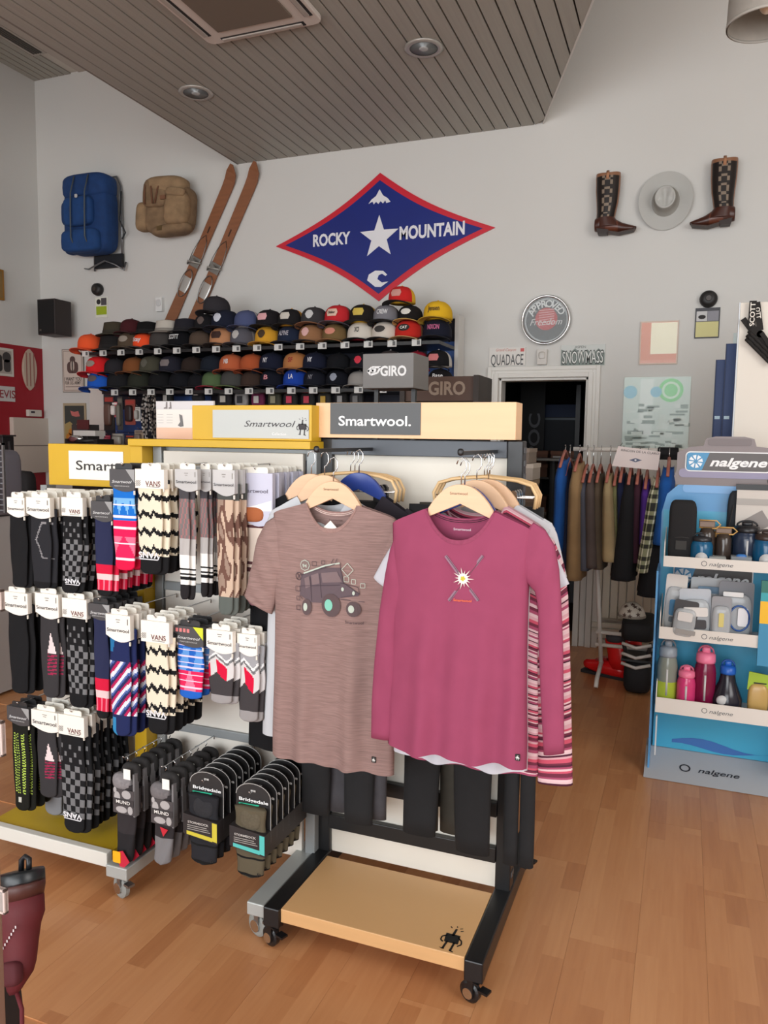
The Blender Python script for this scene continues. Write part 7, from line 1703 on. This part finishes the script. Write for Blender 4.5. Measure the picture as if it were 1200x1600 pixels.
for px, py, yq, lab in ((1106, 815, Ys - .01, 'left'), (1132, 826, Ys + .0, 'right')):
    q_ = at(px, py, yq); r = thing('amber_bottle', 'smoked bottle with wide amber-edged loop, the %s one of two in the top tray' % lab, 'bottle', (q_[0], yq + .02, zS1 + .001)); hq = q_[2] - zS1
    obj('body', B().lathe([(.03, 0), (.033, .01), (.033, hq * .7), (.024, hq * .85)], 20), mat((60, 50, 44), .15), r, smooth=True)
    obj('cap', B().box(-.034, .030, -.02, .02, hq * .86, hq * 1.0), mat((122, 100, 84), .4), r, bevel=.004)
    obj('loop', B().tube([(-.034, -.012, hq * .85), (.036, -.012, hq * .84), (.052, -.012, hq * .93), (.036, -.012, hq * 1.02), (-.034, -.012, hq * 1.02)], .0035, 6), mat((206, 160, 90), .35), r, smooth=True)
r = thing('clear_box', 'small clear box with lime contents in the top tray', 'box', (at(1121, 870, Ys - .04)[0], Ys - .05, zS1 + .001)); obj('shell', B().box(-.033, .033, -.02, .03, 0, .045), mat((206, 210, 206), .1, alpha=.4), r); obj('content', B().box(-.02, .024, -.01, .02, .004, .026), mat((176, 190, 70), .5), r)
r = thing('clear_box', 'small clear box with grey triangle print and blue disc in the top tray', 'box', (at(1158, 870, Ys - .04)[0], Ys - .05, zS1 + .001)); obj('shell', B().box(-.04, .04, -.02, .03, 0, .052), mat((170, 176, 180), .1, alpha=.5), r); obj('disc', B().blob((0, 0, .05), (.022, .015, .012), .8, 14, 6), mat((60, 120, 190), .3), r, smooth=True); decal([[(-.02, .004), (.024, .004), (.004, .026)]], mat((206, 206, 206), .4), r, fc(-.0206))
X = at(1185, 800, Ys + .06)[0]; r = thing('boxed_bladder', 'white carded pack with grey cushion picture hanging in the top tray', 'pack', (X, Ys + .13, zS1 + .001)); h_ = zz(755, Ys + .13) - zS1
obj('card', B().box(-.085, .085, -.004, .004, 0, h_), mat((206, 198, 190), .5), r); obj('header_strip', B().box(-.09, .09, -.007, .007, h_ * .93, h_), BLKM, r); obj('picture', B().prism([(-.05, h_ * .55), (.02, h_ * .68), (.06, h_ * .5), (-.01, h_ * .38)], -.007, -.004), mat((140, 132, 128), .5), r); obj('silver_band', B().box(-.085, .085, -.0065, -.004, h_ * .74, h_ * .82), mat((160, 152, 144), .3), r); obj('loop', B().tube([(0.04, 0, h_), (.034, 0, h_ + .02), (.04, 0, h_ + .028), (.046, 0, h_ + .02), (.04, 0, h_)], .0015, 5), INK, r)
r = thing('black_pouch', 'dark pouch with drawstring behind the brown bottles', 'pouch', (at(1153, 800, Ys + .15)[0], Ys + .155, zS1 + .001)); h_ = zz(765, Ys + .15) - zS1
obj('pouch', B().blob((0, 0, h_ * .5), (.045, .02, h_ * .5), .45, 16, 10), mat((34, 38, 44), .85), r, smooth=True); obj('cord', B().tube([(-.02, -.022, h_ * .8), (-.035, -.03, h_ * .5), (-.03, -.03, h_ * .3)], .003, 6), INK, r)

# ================================================================ white gondola end, blue boards and hanging straps
Yg = 4.3
a, c = at(1158, 473, Yg), at(1148, 690, Yg)
r = thing('gondola_end', 'tall cream end panel of a shelf unit at the right edge', 'shelf', (a[0] + .3, Yg, 0)); x0 = a[0] - r.location[0] - .002
obj('panel', B().box(x0, x0 + 1.2, 0, .03, .02, a[2]), mat((222, 214, 202), .5), r, bevel=.003); obj('edge_trim', B().box(x0 - .006, x0, -.002, .034, .02, a[2] + .002), mat((206, 212, 216), .4), r)
obj('plinth', B().box(x0, x0 + 1.2, .03, .3, 0, .1), mat((120, 116, 110), .5), r)
nb = mat((22, 52, 104), .5)
for (xa, xb, yt, yy, lab) in ((1120, 1138, 562, 4.55, 'lower of two upright navy boards stepped beside the cream end panel'), (1136, 1156, 537, 4.5, 'taller upright navy board touching the cream end panel')):
    p, q = at(xa, yt, yy), at(xb, yt, yy); bo = thing('navy_board', lab, 'board', ((p[0] + q[0]) / 2, yy, 0))
    obj('board', B().box(-(q[0] - p[0]) / 2, (q[0] - p[0]) / 2, 0, .025, 0, p[2]), nb, bo, bevel=.002); obj('edge', B().box(-(q[0] - p[0]) / 2 - .004, -(q[0] - p[0]) / 2, -.001, .026, 0, p[2]), mat((16, 36, 76), .5), bo)
    obj('sticker', B().box(-(q[0] - p[0]) / 2 + .004, -(q[0] - p[0]) / 2 + .03, -.002, .0, at(xa, 655, yy)[2], at(xa, 650, yy)[2]), mat((190, 214, 226), .5), bo)
p, q = at(1146, 521, 4.62), at(1156, 521, 4.62); bo = thing('glass_board', 'pale translucent strip above the navy boards', 'board', (p[0], 4.6, 0)); obj('sheet', B().box(0, q[0] - p[0] + .05, 0, .008, 0, p[2]), mat((200, 214, 214), .3), bo); obj('foot', B().box(0, q[0] - p[0] + .05, -.03, .04, 0, .02), GREYM, bo)
# SCOTT straps
def S_(px, py, d=.02): q = at(px, py, Yg - d); return Vector(q)
r = thing('hanging_straps', 'black webbing straps lettered SCOTT hanging on the cream end panel', 'strap', S_(1175, 470)); 
wbm = mat((30, 27, 25), .85)
def web(pts, w, d=.02): 
    b = B(); P = [S_(*p, d) for p in pts]
    for p, q in zip(P, P[1:]): b.bar(p, q, w, .004, (0, 1, 0))
    for p in P[1:-1]: b.lathe([(w / 2, -.002), (w / 2, .002)], 12, p, 'y')
    return obj('webbing', b, wbm, r, world=True)
web([(1177, 470), (1174, 512)], .033, .03); web([(1183, 472), (1188, 516)], .028, .026); web([(1161, 498), (1176, 518)], .026, .024); web([(1174, 512), (1188, 522), (1215, 560)], .034, .034); web([(1166, 528), (1185, 520)], .02, .03)
c_ = S_(1175.5, 491, .034); txt('SCOTT', .022, mat((226, 220, 210), .7), r, c_, rot=(90, -90, 0), width=.115, bold=.02, world=True)
c_ = S_(1185, 489, .031); txt('OTT', .02, mat((226, 220, 210), .7), r, c_, rot=(90, 80, 0), width=.055, bold=.02, world=True)
b = B()
for k in range(3):
    P = [S_(1166 + 2 * k + i * 5, 530 + i * 5 - k * 6, .03 + .012 * (i % 2)) for i in range(9)]; b.tube(P, .009, 8)
obj('elastic_loops', b, wbm, r, world=True, smooth=True)
web([(1190, 520), (1206, 545)], .02, .046)

# ================================================================ left foreground fixtures
def cutp(px, py, Y): return at(px, py, Y)
Yf1 = .82
p0_, p1_ = at(3, 1400, Yf1), at(16, 1590, Yf1)
r = thing('wire_stand', 'grey metal stand post with clear ticket holders at the left edge', 'display stand', (at(2, 1500, Yf1)[0] - .02, Yf1, 0)); X = r.location[0]
top = at(2, 830, Yf1)
obj('post', B().box(-.006, .012, -.008, .012, .02, 1.7), mat((150, 130, 120), .35, .6), r, bevel=.002)
obj('base', B().box(-.35, .05, -.2, .2, 0, .02), mat((70, 66, 64), .5), r)
for py, w, h in ((1398, .030, .036), (1148, .018, .05), (935, .014, .03)):
    q = at(12, py, Yf1 - .03); s_ = obj('ticket_holder', B().box(-.12, q[0] - X + w * .4, -.045, -.041, q[2] - h / 2, q[2] + h / 2), mat((190, 184, 180), .1, alpha=.45), r)
    obj('holder_edge', B().box(q[0] - X + w * .4 - .003, q[0] - X + w * .4, -.047, -.040, q[2] - h / 2, q[2] + h / 2).box(-.12, q[0] - X + w * .4, -.047, -.040, q[2] - h / 2, q[2] - h / 2 + .003).box(-.12, q[0] - X + w * .4, -.047, -.040, q[2] + h / 2 - .003, q[2] + h / 2), mat((206, 190, 184), .2, alpha=.9), s_)
# red bottle in its carrier, hanging from the stand
Yb = 1.0; 
c0 = at(36, 1378, Yb); r = thing('red_carrier', 'dark red insulated carrier with black lidded bottle hanging at the lower left', 'bag', (c0[0], Yb, at(36, 1400, Yb)[2])); X, Z = r.location[0], r.location[2]; r.rotation_euler = Matrix.Rotation(radians(-24), 3, Vector((.67, .74, 0))).to_euler()
m = lambda px: (at(px, 1400, Yb)[0] - at(36, 1400, Yb)[0])
zq = lambda py: at(36, py, Yb)[2] - Z
rd = mat((84, 10, 20), .7, kind='fabric', amt=.1, scale=.2)
R_ = []
for py, xa, xb in ((1400, 4, 58), (1402, 0, 60), (1425, 0, 60), (1440, 0, 54), (1462, 2, 50), (1488, 4, 46), (1500, 6, 42), (1520, 8, 26), (1526, 10, 20)):
    cx, w = (m(xa) + m(xb)) / 2, (m(xb) - m(xa)) / 2; R_.append([(cx + w * cos(t), .8 * w * sin(t), zq(py)) for t in [2 * pi * k / 24 for k in range(24)]])
obj('carrier', B().loops(R_, True), rd, r, smooth=True)
wl_ = (m(62) - m(8)) / 2; cl = (m(62) + m(8)) / 2
obj('neck', B().lathe([(wl_ * .86, zq(1402)), (wl_ * .95, zq(1388)), (wl_ * .95, zq(1380))], 28, (cl, 0, 0)), mat((70, 34, 28), .5), r, smooth=True)
obj('lid', B().lathe([(wl_ * .90, zq(1386)), (wl_ * .95, zq(1382)), (wl_ * .95, zq(1368)), (wl_ * .90, zq(1365))], 28, (cl, 0, 0)), mat((20, 26, 30), .35), r, smooth=True)
obj('lid_loop', B().tube([(m(34), 0, zq(1366)), (m(35), 0, zq(1350)), (m(41), 0, zq(1346)), (m(47), 0, zq(1350)), (m(46), 0, zq(1366))], .005, 8), mat((20, 22, 26), .4), r, smooth=True)
obj('webbing_tail', B().tube([(m(20), 0, zq(1524)), (m(27), .0, zq(1545)), (m(26), 0, zq(1572)), (m(16), 0, zq(1600))], .004, 6), mat((90, 16, 26), .8), r, smooth=True)
obj('side_pocket', B().blob((m(30), -.8 * wl_ * .7, zq(1495)), (wl_ * .5, .012, .02), .6, 14, 8), mat((70, 10, 20), .8), r, smooth=True)
decal([[(m(24) + .0052 * i, zq(1462) + .0052 * i), (m(24) + .0052 * i + .003, zq(1462) + .0052 * i), (m(24) + .0052 * i + .003, zq(1462) + .0052 * i + .004), (m(24) + .0052 * i, zq(1462) + .0052 * i + .004)] for i in range(7)], mat((190, 180, 180), .6), r, lambda x, z: (x, -.8 * wl_ * 1.0, z))
obj('hanging_hook', B().tube([(m(4), 0, zq(1404)), (m(-4), 0, zq(1380)), (-.07, -.1, zq(1370))], .003, 6), STEEL, r)
# dark garments at the lower-left corner
o = at(4, 1585, .9); r = thing('dark_bag', 'black bag with a white spot cut by the lower left corner', 'bag', (at(0, 1590, .95)[0] - .068, .95, .0)); 
zt_ = at(2, 1520, .95)[2]
obj('body', B().blob((0, 0, zt_ * .5), (.055, .08, zt_ * .5), .4, 20, 12), mat((30, 24, 24), .8), r, smooth=True); obj('spot', B().blob((.045, -.060, zt_ * .93), (.008, .006, .012), 1.), mat((200, 196, 190), .5), r, smooth=True)
obj('handle', B().tube([(-.03, -.07, zt_ * .9), (0, -.085, zt_ * .98), (.03, -.07, zt_ * .9)], .005, 6), BLACK, r, smooth=True)
# counter goods at the far left, above the first socks
Yc = 3.3
r = thing('counter_cabinet', 'grey rounded counter end at the far left edge', 'counter', (at(8, 800, Yc)[0] - .3, Yc, 0)); X = r.location[0]
x1 = at(9, 760, Yc)[0] - X; zt_ = at(10, 708, Yc)[2]
obj('body', B().prism(rrect(-.6, x1, -.2, .3, .06), .02, at(10, 800, Yc)[2], 'xy'), mat((172, 168, 166), .5), r); obj('grey_pad', B().blob((x1 - .06, 0, (zt_ + at(10, 800, Yc)[2]) / 2), (.10, .1, (zt_ - at(10, 800, Yc)[2]) / 2 + .02), .35, 18, 10), mat((112, 110, 120), .7), r, smooth=True)
obj('worktop', B().box(-.6, x1 + .01, -.21, .31, at(10, 806, Yc)[2], at(10, 798, Yc)[2]), mat((50, 48, 50), .4), r)
zc_ = at(10, 798, Yc)[2]; a = at(4, 692, 3.2); r = thing('mesh_stand', 'narrow silver mesh stand cut by the left edge', 'display stand', (a[0] - .06, 3.2, zc_)); hm_ = a[2] - zc_
obj('frame', B().box(.0, .012, 0, .012, 0, hm_).box(.05, .062, 0, .012, 0, hm_).box(0, .062, 0, .012, hm_ - .012, hm_), STEEL, r)
b = B()
for k in range(int(hm_ / .03)): b.box(.012, .05, .004, .008, .01 + k * .03, .016 + k * .03)
obj('mesh', b, mat((150, 156, 164), .4, .6), r)['kind'] = 'stuff'
r = thing('shoulder_bag', 'black shoulder bag with strap below the maroon wall', 'bag', (at(26, 740, 3.9)[0], 3.9, 0)); zt_ = at(26, 690, 3.9)[2]
zb_ = at(26, 790, 3.9)[2]; obj('body', B().blob((.05, 0, (at(26, 735, 3.9)[2] + zb_) / 2), (.09, .05, (at(26, 735, 3.9)[2] - zb_) / 2), .5, 16, 8), mat((28, 24, 26), .8), r, smooth=True)
obj('strap', B().tube([(-.06, 0, zt_), (-.03, -.02, at(0, 705, 3.9)[2]), (-.035, 0, at(0, 730, 3.9)[2]), (.03, 0, at(0, 755, 3.9)[2])], .012, 6, flat=.4), mat((34, 30, 32), .8), r, smooth=True)
obj('stand', B().box(.03, .07, -.02, .02, 0, zb_ + .02), mat((50, 46, 46), .5), r); obj('foot', B().box(-.1, .2, -.12, .12, 0, .02), mat((50, 46, 46), .5), r)
r = thing('black_cabinet', 'black cabinet with white letter at the left edge under the maroon wall', 'cabinet', (at(2, 730, 4.1)[0] - .25, 4.2, 0)); zt_ = at(2, 682, 4.1)[2]; obj('body', B().box(-.3, .27, -.1, .0, 0, zt_), mat((26, 22, 24), .5), r, bevel=.004); txt('W', .04, mat((200, 196, 196), .5), r, (.22, -.102, zt_ - .05)); obj('top', B().box(-.31, .28, -.11, .01, zt_, zt_ + .012), mat((40, 36, 36), .5), r)
# cabinet behind the socks where the hooks of the far stand show
